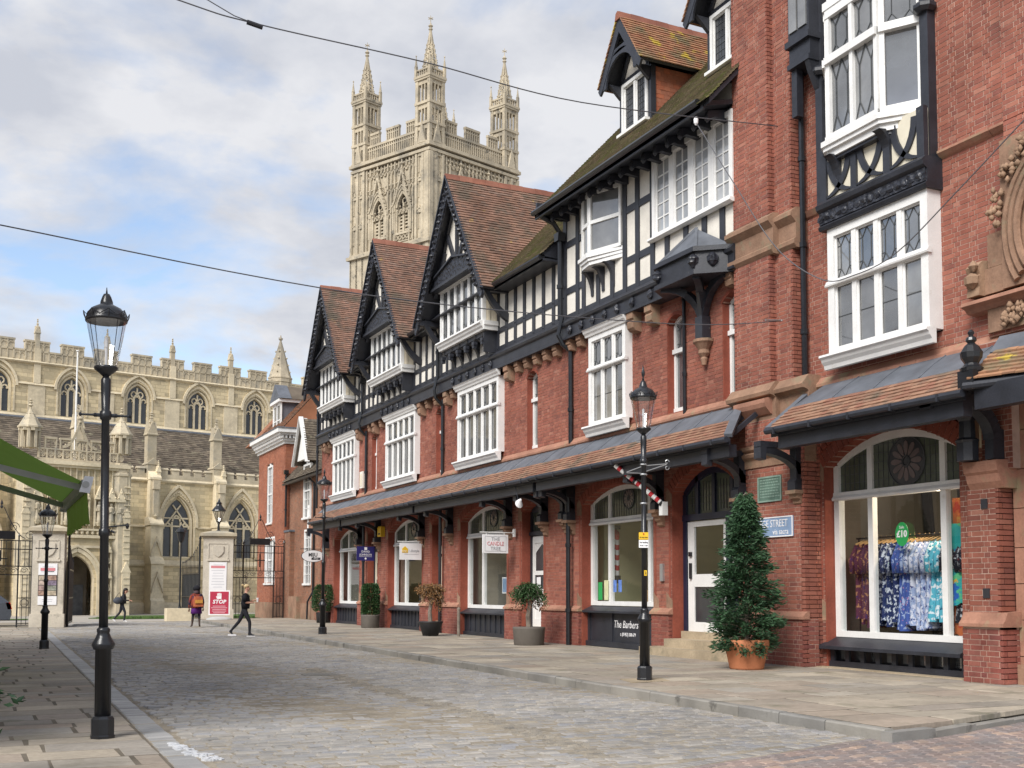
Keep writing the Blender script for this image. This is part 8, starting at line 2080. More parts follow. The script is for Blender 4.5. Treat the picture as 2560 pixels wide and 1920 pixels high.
b = MB(); b.lathe([(.02,-.12),(.045,-.08),(.05,0),(.03,.05)], (13.12,18.72,11.28), 8); b.build('insulator', M['signw'], t)

# ------------------------------------------------------------------ gate pillars, gates, railings, notices, stop board
def pillar(label, c, w, zb, zt, rot):
    t = thing('gate_pillar', label, 'gate pillar', (c[0],c[1],zb), rot, 'stone gate pillars', local=True); H = zt-zb; a = w/2
    b = MB(); b.box(-a-.06,a+.06,-a-.06,a+.06,0,.55); b.build('base', M['limep'], t)
    b = MB(); b.box(-a,a,-a,a,.55,H-.25); b.build('shaft', M['limep'], t)
    b = MB(); b.box(-a-.05,a+.05,-a-.05,a+.05,H-.25,H-.16); b.box(-a-.16,a+.16,-a-.16,a+.16,H-.16,H-.02); b.hexa([(-a-.16,-a-.16,H-.02),(a+.16,-a-.16,H-.02),(a+.16,a+.16,H-.02),(-a-.16,a+.16,H-.02),(-a*.5,-a*.5,H+.12),(a*.5,-a*.5,H+.12),(a*.5,a*.5,H+.12),(-a*.5,a*.5,H+.12)]); b.build('cap', M['limeg'], t)
    f = MB(); z0, z1 = H-1.28, H-.55; q = a*.62
    for x0, x1, y0, y1 in ((-q,q,z1,z1+.05),(-q,q,z0-.05,z0),(-q-.05,-q,z0,z1),(q,q+.05,z0,z1)): f.box(x0,x1,-a-.025,-a,y0,y1)
    f.box(-q-.08,q+.08,-a-.06,-a,z0-.13,z0-.05); f.build('panel_moulding', M['limep'], t)
    s = MB(); m_ = (z0+z1)/2; s.prism([(-.26,m_+.26),(.26,m_+.26),(.26,m_-.02),(.17,m_-.18),(0,m_-.30),(-.17,m_-.18),(-.26,m_-.02)], -a-.05, -a, 'y'); s.build('shield', M['limep'], t)
    return t, a, H
pL, aL, HL = pillar('stone gate pillar on the left with notices and a shield panel', (2.62,50.4), 1.22, 0, 4.12, R(-8)); pR, aR, HR = pillar('stone gate pillar on the right with a lamp on its cap', (10.9,57.6), 1.46, .05, 4.42, R(-10))
def on(parent, name, x0, x1, z0, z1, a, m, d=.02): b = MB(); b.box(x0,x1,-a-d,-a-.004,z0,z1); return b.build(name, M[m], parent)
def notice(pillar_, label, x0, x1, z0, z1, a, lines, title=None, m='signw', seed=1):
    o = pillar_.location; t = thing('notice_board', label, 'notice board', o, pillar_.rotation_euler.z, local=True)
    on(t, 'board', x0, x1, z0, z1, a, m, .03); r = random.Random(seed); L = MB()
    for i in range(lines): z = z1-.12-(z1-z0-.2)*i/max(1,lines); w = (x1-x0)*r.uniform(.24,.42); L.box((x0+x1)/2-w,(x0+x1)/2+w,-a-.034,-a-.030,z-.03,z)
    L.build('printed_lines', M['inkl'], t)
    if title:
        q = MB(); q.box(x0+.08,x1-.08,-a-.036,-a-.034,z1-.30,z1-.18); q.build('printed_title', M['inkr'], t)
    return t
M['inkl'] = mat('pale_grey_ink', [(0.55,0.55,0.58)], 0.6, 0.0)
notice(pR, 'white notice board with small print on the right gate pillar', -.42, .42, 1.45, 2.9, aR, 9, True)
notice(pL, 'white notice at the top of the board on the left gate pillar', -.36, .36, 2.15, 2.62, aL, 4, True, seed=3); notice(pL, 'white strip notice at the foot of the left gate pillar board', -.36, .36, .92, 1.28, aL, 2, seed=4)
pt = thing('poster_case', 'poster case full of pictures on the left gate pillar', 'poster', pL.location, pL.rotation_euler.z, local=True)
on(pt, 'case', -.36, .36, 1.29, 2.14, aL, 'ink', .03); r = random.Random(6)
M['photo'] = mat('printed_pictures', [(0.35,0.22,0.15),(0.25,0.25,0.35),(0.5,0.42,0.28),(0.15,0.12,0.2),(0.45,0.35,0.3),(0.2,0.25,0.2)], 0.4, 0.5, 9)
for i in range(2):
    for j in range(4): on(pt, 'picture', -.34+i*.345, -.01+i*.345, 1.31+j*.208, 1.50+j*.208, aL, 'photo', .036)
M['stopred'] = mat('crimson_board', [(0.42,0.035,0.07)], 0.45, 0.06, 3)
t = thing('stop_board', 'red stop board with a raised hand symbol and white rim on a grey base', 'sign', (10.55,55.2,PV), R(-16), local=True)
b = MB(); b.lathe([(.62,0),(.60,.06),(.35,.14),(.15,.16)], (0,0,0), 20); b.xform(lambda p: (p[0],p[1]*.6,p[2])); b.build('base', M['alum'], t)
b = MB(); b.box(-.50,.50,-.03,.03,.22,1.42); b.build('rim', M['signw'], t); b = MB(); b.box(-.44,.44,-.04,-.03,.28,1.36); b.build('board', M['stopred'], t)
b = MB()
for k in range(4): b.box(-.10+k*.052,-.058+k*.052,-.046,-.041,1.12,1.30-.02*abs(k-1.5))
b.box(-.10,.098,-.046,-.041,1.0,1.12); b.prism([(-.16,1.12),(-.12,1.14),(-.09,1.03),(-.10,1.0)],-.046,-.041,'y'); b.build('hand_symbol', M['signw'], t)
text('STOP', (0,-.046,.86), .26, M['signw'], t, face='-Y', shear=.15, bold=.008)
b = MB()
for i, w in enumerate((.30,.38,.32,.34,.28)): b.box(-w,w,-.046,-.041,.64-i*.08,.67-i*.08)
b.build('printed_lines', M['pinkline'] if 'pinkline' in M else mat('pale_pink_print', [(0.65,0.38,0.42)], .6, 0), t)
# lamp on the right pillar
t = thing('pillar_lamp', 'black lantern lamp standing on the right gate pillar', 'lamp', (10.9,57.6,4.5), local=True)
b = MB(); b.lathe([(.16,0),(.14,.06),(.06,.1),(.05,.38),(.08,.42),(.05,.5)], (0,0,0), 10); b.build('stem', M['iron'], t)
b = MB()
for q in range(6): a0 = q*math.pi/3; b.tube([(.11*math.cos(a0),.11*math.sin(a0),.52),(.30*math.cos(a0),.30*math.sin(a0),1.08)], .015, 5)
b.lathe([(.09,.48),(.13,.50),(.13,.54),(.09,.55)], (0,0,0), 6); b.lathe([(.30,1.06),(.36,1.07),(.34,1.12),(.16,1.34),(.13,1.40),(.14,1.48),(.06,1.56),(.05,1.62),(.02,1.72)], (0,0,0), 12); b.build('lantern', M['iron'], t)
g = MB(); g.lathe([(.10,.54),(.29,1.06)], (0,0,0), 6); g.f = g.f[:-2]; g.m = g.m[:-2]; g.build('pane', M['lglass'], t)
# old lamp in the cathedral yard
t = thing('yard_lamp', 'thin old lamp post with a lantern in front of the aisle window', 'lamp', (9.75,62.0,-.1), local=True)
b = MB(); b.lathe([(.11,0),(.10,.7),(.06,.8),(.045,1.0),(.04,4.2)], (0,0,0), 8); b.build('post', M['iron'], t); b = MB(); b.lathe([(.05,4.2),(.13,4.3),(.24,4.75),(.32,4.78),(.24,4.92),(.12,5.0),(.03,5.15)], (0,0,0), 8); b.build('lantern', M['iron'], t)
# railings and gates
def railing(label, A, B, zb, zt, n, arch=True):
    t = thing('iron_railing', label, 'railing', (A[0],A[1],zb)); A, B = Vector((*A,0)), Vector((*B,0)); d = B-A; L_ = d.length; u = d.normalized()
    P = lambda s, z: A+u*s+UZ*z
    fr = MB()
    for z in (zb+2.15, zt, zt-.35, zb+2.5): fr.beam(P(0,z), P(L_,z), .04, .04)
    fr.build('rail', M['iron'], t)
    for s in (0, .55, L_-.55, L_): b = MB(); b.tube([P(s,zb), P(s,zt+.18)], .03, 6); b.lathe([(.02,0),(.05,.05),(.01,.18)], P(s,zt+.15), 6); b.build('post', M['iron'], t)
    for s in np.linspace(.12, L_-.12, n): b = MB(); b.tube([P(s,zb+2.5), P(s,zt)], .013, 4); b.build('bar', M['iron'], t)
    for s0 in (0, L_-.55):
        for s in (.18,.36): b = MB(); b.tube([P(s0+s,zb+.1), P(s0+s,zb+2.15)], .013, 4); b.build('bar', M['iron'], t)
        c = MB(); c.tube([P(s0+.275+.16*math.cos(k*math.pi/6), zb+1.0+.16*math.sin(k*math.pi/6)) for k in range(13)], .015, 4)
        for z in (zb+.15, zb+.8, zb+1.2): c.beam(P(s0,z), P(s0+.55,z), .03, .03)
        c.build('ring', M['iron'], t)
    sc = MB()
    for k in range(int(L_/.42)):
        s = .21+k*.42
        sc.tube([P(s+.15*math.cos(q)*(1-q/12), zb+2.33+.13*math.sin(q)*(1-q/12)) for q in np.linspace(0,9,16)], .013, 4)
    if arch:
        m_ = L_*.52
        for sg in (-1,1):
            sc.tube([P(m_+sg*(.95-.85*f), zt+.1+1.25*f**1.6) for f in np.linspace(0,1,9)], .018, 5)
            sc.tube([P(m_+sg*(.50+.22*math.cos(q)*(1-q/12)), zt+.55+.22*math.sin(q)*(1-q/12)) for q in np.linspace(0,9,18)], .014, 4)
            sc.tube([P(m_+sg*(1.15+.25*math.cos(q)*(1-q/12)), zt+.22+.2*math.sin(q)*(1-q/12)) for q in np.linspace(0,9,18)], .014, 4)
        sc.lathe([(.02,0),(.07,.06),(.02,.14),(.06,.2),(.01,.36)], P(m_, zt+1.3), 8); sc.beam(P(m_,zb+2.7),P(m_,zt-.4),.05,.05); sc.beam(P(m_-.28,zt-.75),P(m_+.28,zt-.75),.05,.05)
        q = MB(); q.beam(P(m_-.55,zt+.22), P(m_+.55,zt+.22), .05, .34); q.build('name_board', M['iron'], t)
    sc.build('scrollwork', M['iron'], t)
    return t
railing('black iron railing with an ornate overthrow between the right pillar and the brick house', (11.7,57.8), (14.42,58.2), .05, 3.85, 14)
railing('black iron railing with scrollwork at the left edge beside the left pillar', (-.6,49.6), (1.95,50.2), 0, 3.55, 14)
def gate(label, A, B, zb, zt, seed):
    t = thing('iron_gate', label, 'gate', (A[0],A[1],zb), 0, 'open iron gates'); A, B = Vector((*A,0)), Vector((*B,0)); d = B-A; P = lambda f, z: A+d*f+UZ*z
    p = MB(); p.tube([P(0,zb), P(0,zt+.9)], .05, 8); p.lathe([(.04,0),(.08,.08),(.02,.2)], P(0,zt+.88), 8); p.build('hanging_post', M['iron'], t)
    b = MB(); 
    for z in (zb+.15, zb+1.2, zb+2.4): b.beam(P(0,z), P(1,z), .04, .06)
    b.build('rail', M['iron'], t)
    for f in np.linspace(.06, 1, 13): q = MB(); q.tube([P(f,zb+.1), P(f, zt-.2+.9*(1-f)**2)], .018, 5); q.lathe([(.01,0),(.035,.04),(.005,.14)], P(f, zt-.22+.9*(1-f)**2), 5); q.build('bar', M['iron'], t)
    s = MB(); s.add([P(0,zb+.15)+Vector((.01,.01,0)), P(1,zb+.15)+Vector((.01,.01,0)), P(1,zb+2.4)+Vector((.01,.01,0)), P(0,zb+2.4)+Vector((.01,.01,0))], [(0,1,2,3)]); s.build('sheet', M['irond'], t)
M['irond'] = mat('dark_gate_sheet', [(0.035,0.037,0.038)], 0.6, 0.2, 3)
gate('open dark iron gate leaf beside the right pillar', (10.0,57.6), (9.9,62.2), 0.0, 3.2, 1); gate('open dark iron gate leaf seen edge-on beside the left pillar', (3.36,50.3), (3.82,54.2), 0, 3.0, 2)
b = MB(); b.box(8.6,10.3,58.6,59.5,-.1,.62); b.build
o = b.build('stone_block', M['lime2'] if 'lime2' in M else M['lime']); tag(o, 'low pale stone block by the open gate beside the lawn', 'stone block')
# bare climber behind the railing
t = thing('bare_sapling', 'bare leafless sapling behind the right-hand railing', 'sapling', (12.9,60.2,0)); r = random.Random(4); s = MB(); s.tube([(12.9,60.2,0),(12.92,60.2,1.2),(12.85,60.2,2.4)], [.05,.035,.015], 6); s.build('trunk', M['bark'], t); s = MB()
for k in range(26): z = r.uniform(.9,2.4); a = r.uniform(0,6.28); L_ = r.uniform(.4,1.0); s.tube([(12.9,60.2,z),(12.9+.5*L_*math.cos(a),60.2+.5*L_*math.sin(a),z+.4*L_),(12.9+.7*L_*math.cos(a),60.2+.7*L_*math.sin(a),z+1.0*L_)], [.012,.008,.003], 4)
s.build('twig', M['bark'], t)
# parked car at the left edge, only its tail shows
def car():
    t = thing('parked_car', 'dark grey car parked at the left edge with its red tail light showing', 'car', (.50,52.4,0), local=True)
    b = MB(); pr = [(-3.6,.35),(-3.55,.75),(-2.9,.95),(-2.2,1.45),(-.9,1.52),(.15,1.42),(.62,1.05),(.72,.95),(.76,.5),(.70,.28),(-3.5,.28)]
    n = len(pr); vs = []
    for y, sc in ((-.80,.96),(-.72,1.0),(.72,1.0),(.80,.96)):
        for p in pr: vs.append((p[0]*1.0, y*(0.86 if p[1] > 1.2 else 1), p[1]*sc if p[1] > .6 else p[1]))
    fs = [tuple(range(n)), tuple(range(4*n-1,3*n-1,-1))]+[(k*n+i,(k+1)*n+i,(k+1)*n+(i+1)%n,k*n+(i+1)%n) for k in range(3) for i in range(n)]
    b.add(vs, fs); b.build('body', M['carp'], t)
    for x in (-2.8,-.15):
        for y in (-.82,.62):
            w = MB(); w.lathe([(.20,0),(.31,.01),(.32,.05),(.32,.15),(.31,.19),(.2,.2)], (0,0,0), 18); w.xform(lambda p: (x+p[0], y+p[2], .31+p[1])); wo = w.build('wheel', M['ink'], t); q = MB(); q.lathe([(.03,0),(.2,-.01),(.19,.02)], (0,0,0), 12); q.xform(lambda p: (x+p[0], y+p[2]-.005, .31+p[1])); q.build('rim', M['steel'], wo)
    g = MB(); g.add([(.30,-.6,1.34),(.30,.6,1.34),(.66,.64,1.04),(.66,-.64,1.04)], [(0,1,2,3)]); g.xform(lambda p: (p[0]+.02,p[1],p[2]+.02)); g.build('rear_window', M['paned'], t)
    g = MB(); g.prism([(-2.1,1.0),(-1.85,1.38),(-.1,1.36),(.35,1.02)], -.775, -.765, 'y'); g.build('side_window', M['paned'], t)
    for y in (-.80,.60): l = MB(); l.hexa([(.60,y,.72),(.775,y,.72),(.775,y+.2,.72),(.60,y+.2,.72),(.52,y,1.0),(.70,y,1.0),(.70,y+.2,1.0),(.52,y+.2,1.0)]); l.build('tail_light', M['tail'], t)
    p = MB(); p.box(.765,.775,-.25,.25,.55,.66); p.build('number_plate', M['yellow'], t)
M['carp'] = mat('grey_car_paint', [(0.085,0.095,0.115)], 0.25, 0.05, 2, 0, 1, .6, metal=.4); M['tail'] = mat('red_tail_light', [(0.42,0.02,0.015)], 0.2, 0, 1)
car()
M['dressmats'] = None
# ------------------------------------------------------------------ the dress rail and window display of the corner shop
def pattern(name, base, spots):
    return mat(name, [base], 0.85, 0.1, 2, 0.1, 40, 0.15, patch=[(c, s, th, .03) for c, s, th in spots])
PT = {'navy and white patterned': pattern('navy_white_print', (0.02,0.03,0.10), [((0.55,0.58,0.66),14,.52),((0.03,0.05,0.14),19,.58)]),
      'dark purple striped': pattern('purple_stripe_print', (0.09,0.025,0.05), [((0.35,0.17,0.08),15,.55),((0.04,0.02,0.10),11,.60)]),
      'pale blue printed': pattern('pale_blue_print', (0.30,0.36,0.55), [((0.62,0.62,0.72),13,.5),((0.05,0.06,0.2),17,.57)]),
      'turquoise and white': pattern('turquoise_print', (0.10,0.40,0.52), [((0.70,0.74,0.78),11,.52),((0.02,0.10,0.20),16,.6)]),
      'black and white patterned': pattern('black_white_print', (0.02,0.02,0.03), [((0.45,0.45,0.48),16,.54),((0.12,0.03,0.03),12,.62)]),
      'mid blue floral': pattern('blue_floral_print', (0.06,0.10,0.33), [((0.35,0.42,0.62),12,.54),((0.45,0.20,0.30),18,.62)])}
def dress_rail():
    X = 15.02; t = thing('clothes_rail', 'black clothes rail with wooden hangers behind the corner shop window', 'clothes rail', (X,14.9,.6))
    b = MB(); b.tube([(X,13.35,2.52),(X,16.3,2.52)], .018, 8); b.build('bar', M['iron'], t)
    for y in (13.4, 16.25): b = MB(); b.tube([(X,y,.62),(X,y,2.52)], .016, 8); b.box(X-.28,X+.28,y-.02,y+.02,.60,.63); b.build('leg', M['iron'], t)
    r = random.Random(3); seq = []
    y = 16.12; keys = ['dark purple striped']*5+['navy and white patterned']*4+['mid blue floral']*3+['pale blue printed']*4+['turquoise and white']*3+['black and white patterned']*5
    NUM = {3:'three',4:'four',5:'five'}; ORD = ['first','second','third','fourth','fifth']; cnt = {}
    for i, kx in enumerate(keys):
        c_ = cnt.get(kx, 0); cnt[kx] = c_+1; od = ORD[c_]+' from the left of the '+NUM[keys.count(kx)]+' '+kx+' dresses'
        hz = MB(); hz.beam((X-.20,y,2.40),(X,y,2.47),.02,.03); hz.beam((X+.20,y,2.40),(X,y,2.47),.02,.03); hz.tube([(X,y,2.47),(X,y,2.53),(X+.02,y,2.55)], .005, 4)
        ho = hz.build('hanger', M['wood']); tag(ho, 'wooden hanger holding the '+od, 'hanger', 'hangers on the shop rail')
        L_ = r.uniform(1.35, 1.62); w0 = r.uniform(.19,.23); w1 = r.uniform(.22,.30); th = .045
        d = MB(); V = []; n = 10; m = 9
        for j in range(n+1):
            f = j/n; z = 2.43-L_*f
            wd = w0*(.55+.45*min(1,f*9)) if f < .12 else w0*(1-.12*math.sin(f*3))+(w1-w0)*f
            for k in range(m):
                a = 2*math.pi*k/m; fold = 1+.45*f*math.sin(k*2.7+i)
                V.append((X+wd*math.cos(a), y+th*math.sin(a)*fold*(.6+f)+.02*math.sin(f*4+i), z))
        d.add(V, [(j*m+k, j*m+(k+1)%m, (j+1)*m+(k+1)%m, (j+1)*m+k) for j in range(n) for k in range(m)])
        for sg in (-1,1): d.tube([(X+sg*w0*.8,y,2.37),(X+sg*(w0+.08),y+.02,2.1),(X+sg*(w0+.06),y+.02,1.85)], [.05,.06,.055], 6)
        o = d.build('dress', PT[kx], None, True); tag(o, od+' on the shop rail', 'dress', 'dresses on the rail')
        y -= .112+r.uniform(-.02,.02)
dress_rail()
def cloth(name, label, y0, y1, z0, z1, X, m, wav=.05, taper=0, rag=.05):
    d = MB(); V = []; n, k = 14, 16; r = random.Random(int(y0*100))
    jag = [r.uniform(-rag,rag) for _ in range(k+1)]
    for side in (0, .012):
        for j in range(n+1):
            f = j/n
            for i in range(k+1):
                g = i/k; y = y0+(y1-y0)*g; c = (y0+y1)/2; y = c+(y-c)*(1-taper*(1-f)); zz = z1+(z0-z1)*f+(jag[i] if j == n else 0)
                V.append((X+side+wav*f*math.sin(g*14)+.02*math.sin(f*5), y, zz))
    q = (n+1)*(k+1)
    for s in (0, q): d.f += [(s+j*(k+1)+i, s+j*(k+1)+i+1, s+(j+1)*(k+1)+i+1, s+(j+1)*(k+1)+i) for j in range(n) for i in range(k)]
    d.v = V; d.m = [0]*len(d.f)
    return tag(d.build(name, m, None, True), label, 'clothing')
PO = pattern('orange_print', (0.48,0.13,0.045), [((0.40,0.05,0.03),3.5,.52),((0.50,0.25,0.06),5,.60)])
PQ = pattern('turquoise_sea_print', (0.03,0.33,0.33), [((0.02,0.10,0.38),2.6,.54),((0.10,0.42,0.20),4,.58),((0.60,0.30,0.03),3.1,.66)])
cloth('orange_dress', 'long orange printed dress hanging at the right side of the corner shop window', 13.18, 13.92, .78, 3.10, 14.86, PO, .05, .25)
cloth('turquoise_shawl', 'turquoise and blue painted shawl hung over the orange dress in the corner shop window', 13.16, 13.86, 1.28, 2.66, 14.74, PQ, .04, .06, .08)
b = MB(); b.prism([(14.63+.155*math.cos(k*math.pi/14), 2.52+.21*math.sin(k*math.pi/14)) for k in range(28)], 14.500, 14.505, 'x')
t = thing('price_sticker', 'round green price sticker reading 10 pounds on the corner shop glass', 'sticker', (14.5,14.63,2.3)); b.build('disc', M['green'], t); text('£10', (14.498,14.63,2.52), .16, M['signw'], t, bold=.006); text('Sale', (14.498,14.63,2.64), .075, M['signw'], t)
# the small lit spot lamp in the shop ceiling
t = thing('ceiling_spot', 'small lit warm spot lamp inside the corner shop', 'lamp', (15.3,14.5,3.3)); b = MB(); b.lathe([(.03,.10),(.05,.05),(.07,0)], (15.3,14.35,3.30), 12); b.tube([(15.3,14.35,3.4),(15.3,14.35,4.55)], .01, 5); b.build('shade', M['ink'], t); b = MB(); b.lathe([(.055,0),(.05,-.02),(.02,-.03)], (15.3,14.35,3.305), 12); b.build('bulb', emit('warm_bulb', (1.0,.62,.25), 14), t)
ld = bpy.data.lights.new('shop_spot', 'POINT'); ld.energy = 45; ld.color = (1,.82,.6); ld.shadow_soft_size = .06; lo = bpy.data.objects.new('shop_spot', ld); COL.objects.link(lo); lo.location = (15.2,14.35,3.15)
# things standing in the other shop windows
def props():
    t = thing('striped_window_pole', 'red and white striped barber pole standing inside the barber window', 'barber pole', (14.62,24.5,2.0))
    for i in range(8): b = MB(); b.lathe([(.10,0),(.10,.13)], (14.62,24.55,2.0+i*.13), 12); b.xform(lambda p: (p[0],p[1],p[2]+.9*(p[1]-24.55))); b.build('stripe', M['red'] if i%2 else M['signw'], t)
    b = MB(); b.lathe([(.13,0),(.13,.2)], (14.62,24.55,1.72), 12); b.lathe([(.13,0),(.13,.1)],(14.62,24.55,3.1),12); b.build('cap', M['ink'], t)
    for i, y in enumerate((23.75,23.1)):
        t = thing('chair', 'light wooden chair back inside the barber window '+('on the left' if i == 0 else 'on the right'), 'chair', (15.2,y,.5)); b = MB(); b.box(15.05,15.1,y-.25,y+.25,1.15,1.55); b.build('backrest', M['wood'], t); b = MB(); b.box(14.95,15.4,y-.25,y+.25,.92,.98); b.build('seat', M['wood'], t)
        for dx in (0,.4):
            for dy in (-.22,.22): b = MB(); b.box(14.97+dx,15.01+dx,y+dy-.02,y+dy+.02,.5,.92); b.build('leg', M['wood'], t)
    t = thing('window_display', 'cream bag propped in the Candle Tree shop window', 'bag', (14.65,30.6,1.1)); b = MB(); b.lathe([(.10,0),(.19,.1),(.17,.35),(.05,.68)], (14.68,30.65,1.1), 10); b.build('body', mat('cream_cloth',[(.55,.48,.33)],.9,.15,6), t); b = MB(); b.tube([(14.68,30.65,1.75),(14.66,30.55,2.1),(14.66,30.5,2.25)], .02, 5); b.build('strap', M['wood'], t)
    t = thing('picture', 'small framed seaside picture propped in the Candle Tree shop window', 'picture', (14.62,31.1,1.3)); b = MB(); b.box(14.6,14.63,30.95,31.35,1.45,1.95); b.build('frame', M['signw'], t); b = MB(); b.box(14.595,14.6,30.99,31.31,1.49,1.91); b.build('print', M['streetblue'], t)
    t = thing('card_rack', 'tall rack of cards inside the Candle Tree shop window', 'card rack', (14.9,30.3,.5)); b = MB(); b.box(14.86,14.92,30.0,30.5,.5,3.0); b.build('panel', M['ink'], t)
    for i in range(6): b = MB(); b.box(14.84,14.86,30.08,30.42,1.25+i*.28,1.46+i*.28); b.build('card', M['photo'], t)
    t = thing('curtain', 'brown curtain hanging at the left of the Lifestyle shop window', 'curtain', (14.6,40.3,.9)); b = MB(); V = []; 
    for i in range(25): V += [(14.62+.05*math.sin(i*1.3),39.7+i*.035,1.1),(14.62+.05*math.sin(i*1.3),39.7+i*.035,3.25)]
    b.add(V, [(2*i,2*i+2,2*i+3,2*i+1) for i in range(24)]); b.build('cloth', mat('brown_curtain',[(.20,.14,.11)],.9,.2,4), t)
    t = thing('counter', 'dark counter with goods inside the Lifestyle shop window', 'counter', (15,38,.5)); b = MB(); b.box(14.9,15.6,37.2,39.4,.5,1.4); b.build('body', M['dark'], t); b = MB(); b.prism([(37.3,1.4),(37.6,1.4),(37.45,1.9)],14.9,15.0,'x'); b.build('goods', M['wood'], t)
    t = thing('display_stand', 'pale figure stand behind the glass of the farthest shop window', 'display stand', (14.8,45.3,.9)); b = MB(); b.lathe([(.12,0),(.10,.2),(.22,.5),(.26,.9),(.14,1.15),(.06,1.2)], (14.8,45.3,.98), 12); b.build('torso', M['cream'], t); b = MB(); b.lathe([(.15,-.4),(.02,-.38),(.02,0)], (14.8,45.3,.98), 8); b.build('base', M['iron'], t)
props()

# ------------------------------------------------------------------ people
SK = mat('skin', [(0.50,0.27,0.19)], 0.55, 0.08, 6, 0, 1, 0.35); SKD = mat('brown_skin', [(0.16,0.08,0.05)], 0.55, 0.08, 6)
BLK = mat('black_cloth', [(0.014,0.014,0.018)], 0.85, 0.25, 5, 0.1, 40, 0.2); BLK2 = mat('black_leggings', [(0.018,0.018,0.024)], 0.7, 0.2, 5, 0.1, 30)
def body(parent, J, E, mats, bones):
    """one skinned surface from joints J {name:(pos,r)} and edges E; bones give (a, b, material index)"""
    me = bpy.data.meshes.new('body'); names = list(J); ix = {k:i for i,k in enumerate(names)}
    me.from_pydata([J[k][0] for k in names], [(ix[a],ix[b]) for a,b in E], [])
    ob = bpy.data.objects.new('tmp', me); COL.objects.link(ob)
    md = ob.modifiers.new('skin', 'SKIN'); md.use_smooth_shade = True; md.branch_smoothing = .3
    for i, k in enumerate(names):
        r = J[k][1]; sv = me.skin_vertices[0].data[i]; sv.radius = r if isinstance(r, tuple) else (r, r); sv.use_root = (i == 0)
    sb = ob.modifiers.new('sub', 'SUBSURF'); sb.levels = 2; sb.render_levels = 2
    dg = bpy.context.evaluated_depsgraph_get(); out = bpy.data.meshes.new_from_object(ob.evaluated_get(dg)); out.name = 'body'
    bpy.data.objects.remove(ob)
    out.materials.clear()
    for m in mats: out.materials.append(m)
    seg = [(Vector(J[a][0]), Vector(J[b][0]), i) for a,b,i in bones]
    for p in out.polygons:
        c = p.center; best = (1e9, 0)
        for a, b, i in seg:
            ab = b-a; t = max(0, min(1, (c-a).dot(ab)/max(1e-9, ab.dot(ab)))); d = (c-(a+ab*t)).length
            if d < best[0]: best = (d, i)
        p.material_index = best[1]; p.use_smooth = True
    o = bpy.data.objects.new('body', out); COL.objects.link(o); o.parent = parent; return o
def fingers(J, E, B, side, w, d, up, mi):
    """palm, four fingers and a thumb as short chains rooted in the palm"""
    d = Vector(d).normalized(); w = Vector(w); s = d.cross(Vector(up)).normalized(); u = Vector(up)
    p = w+d*.055; J[side+'palm'] = (tuple(p), (.030,.018)); E.append((side+'wrist', side+'palm')); B.append((side+'wrist', side+'palm', mi))
    for k in range(4):
        o = (k-1.5)*.017; q0 = p+d*.03+s*o; q1 = q0+d*(.040 if k in (1,2) else .033)-u*.008; q2 = q1+d*.026-u*.020
        for n, q in (('a',q0),('b',q1),('c',q2)): J[f'{side}f{k}{n}'] = (tuple(q), .0085)
        for a, b in ((side+'palm', f'{side}f{k}a'),(f'{side}f{k}a', f'{side}f{k}b'),(f'{side}f{k}b', f'{side}f{k}c')): E.append((a,b)); B.append((a,b,mi))
    q0 = p-d*.02+s*.03; q1 = q0+d*.035+s*.012-u*.012
    for n, q in (('ta',q0),('tb',q1)): J[side+n] = (tuple(q), .0095)
    for a, b in ((side+'palm',side+'ta'),(side+'ta',side+'tb')): E.append((a,b)); B.append((a,b,mi))
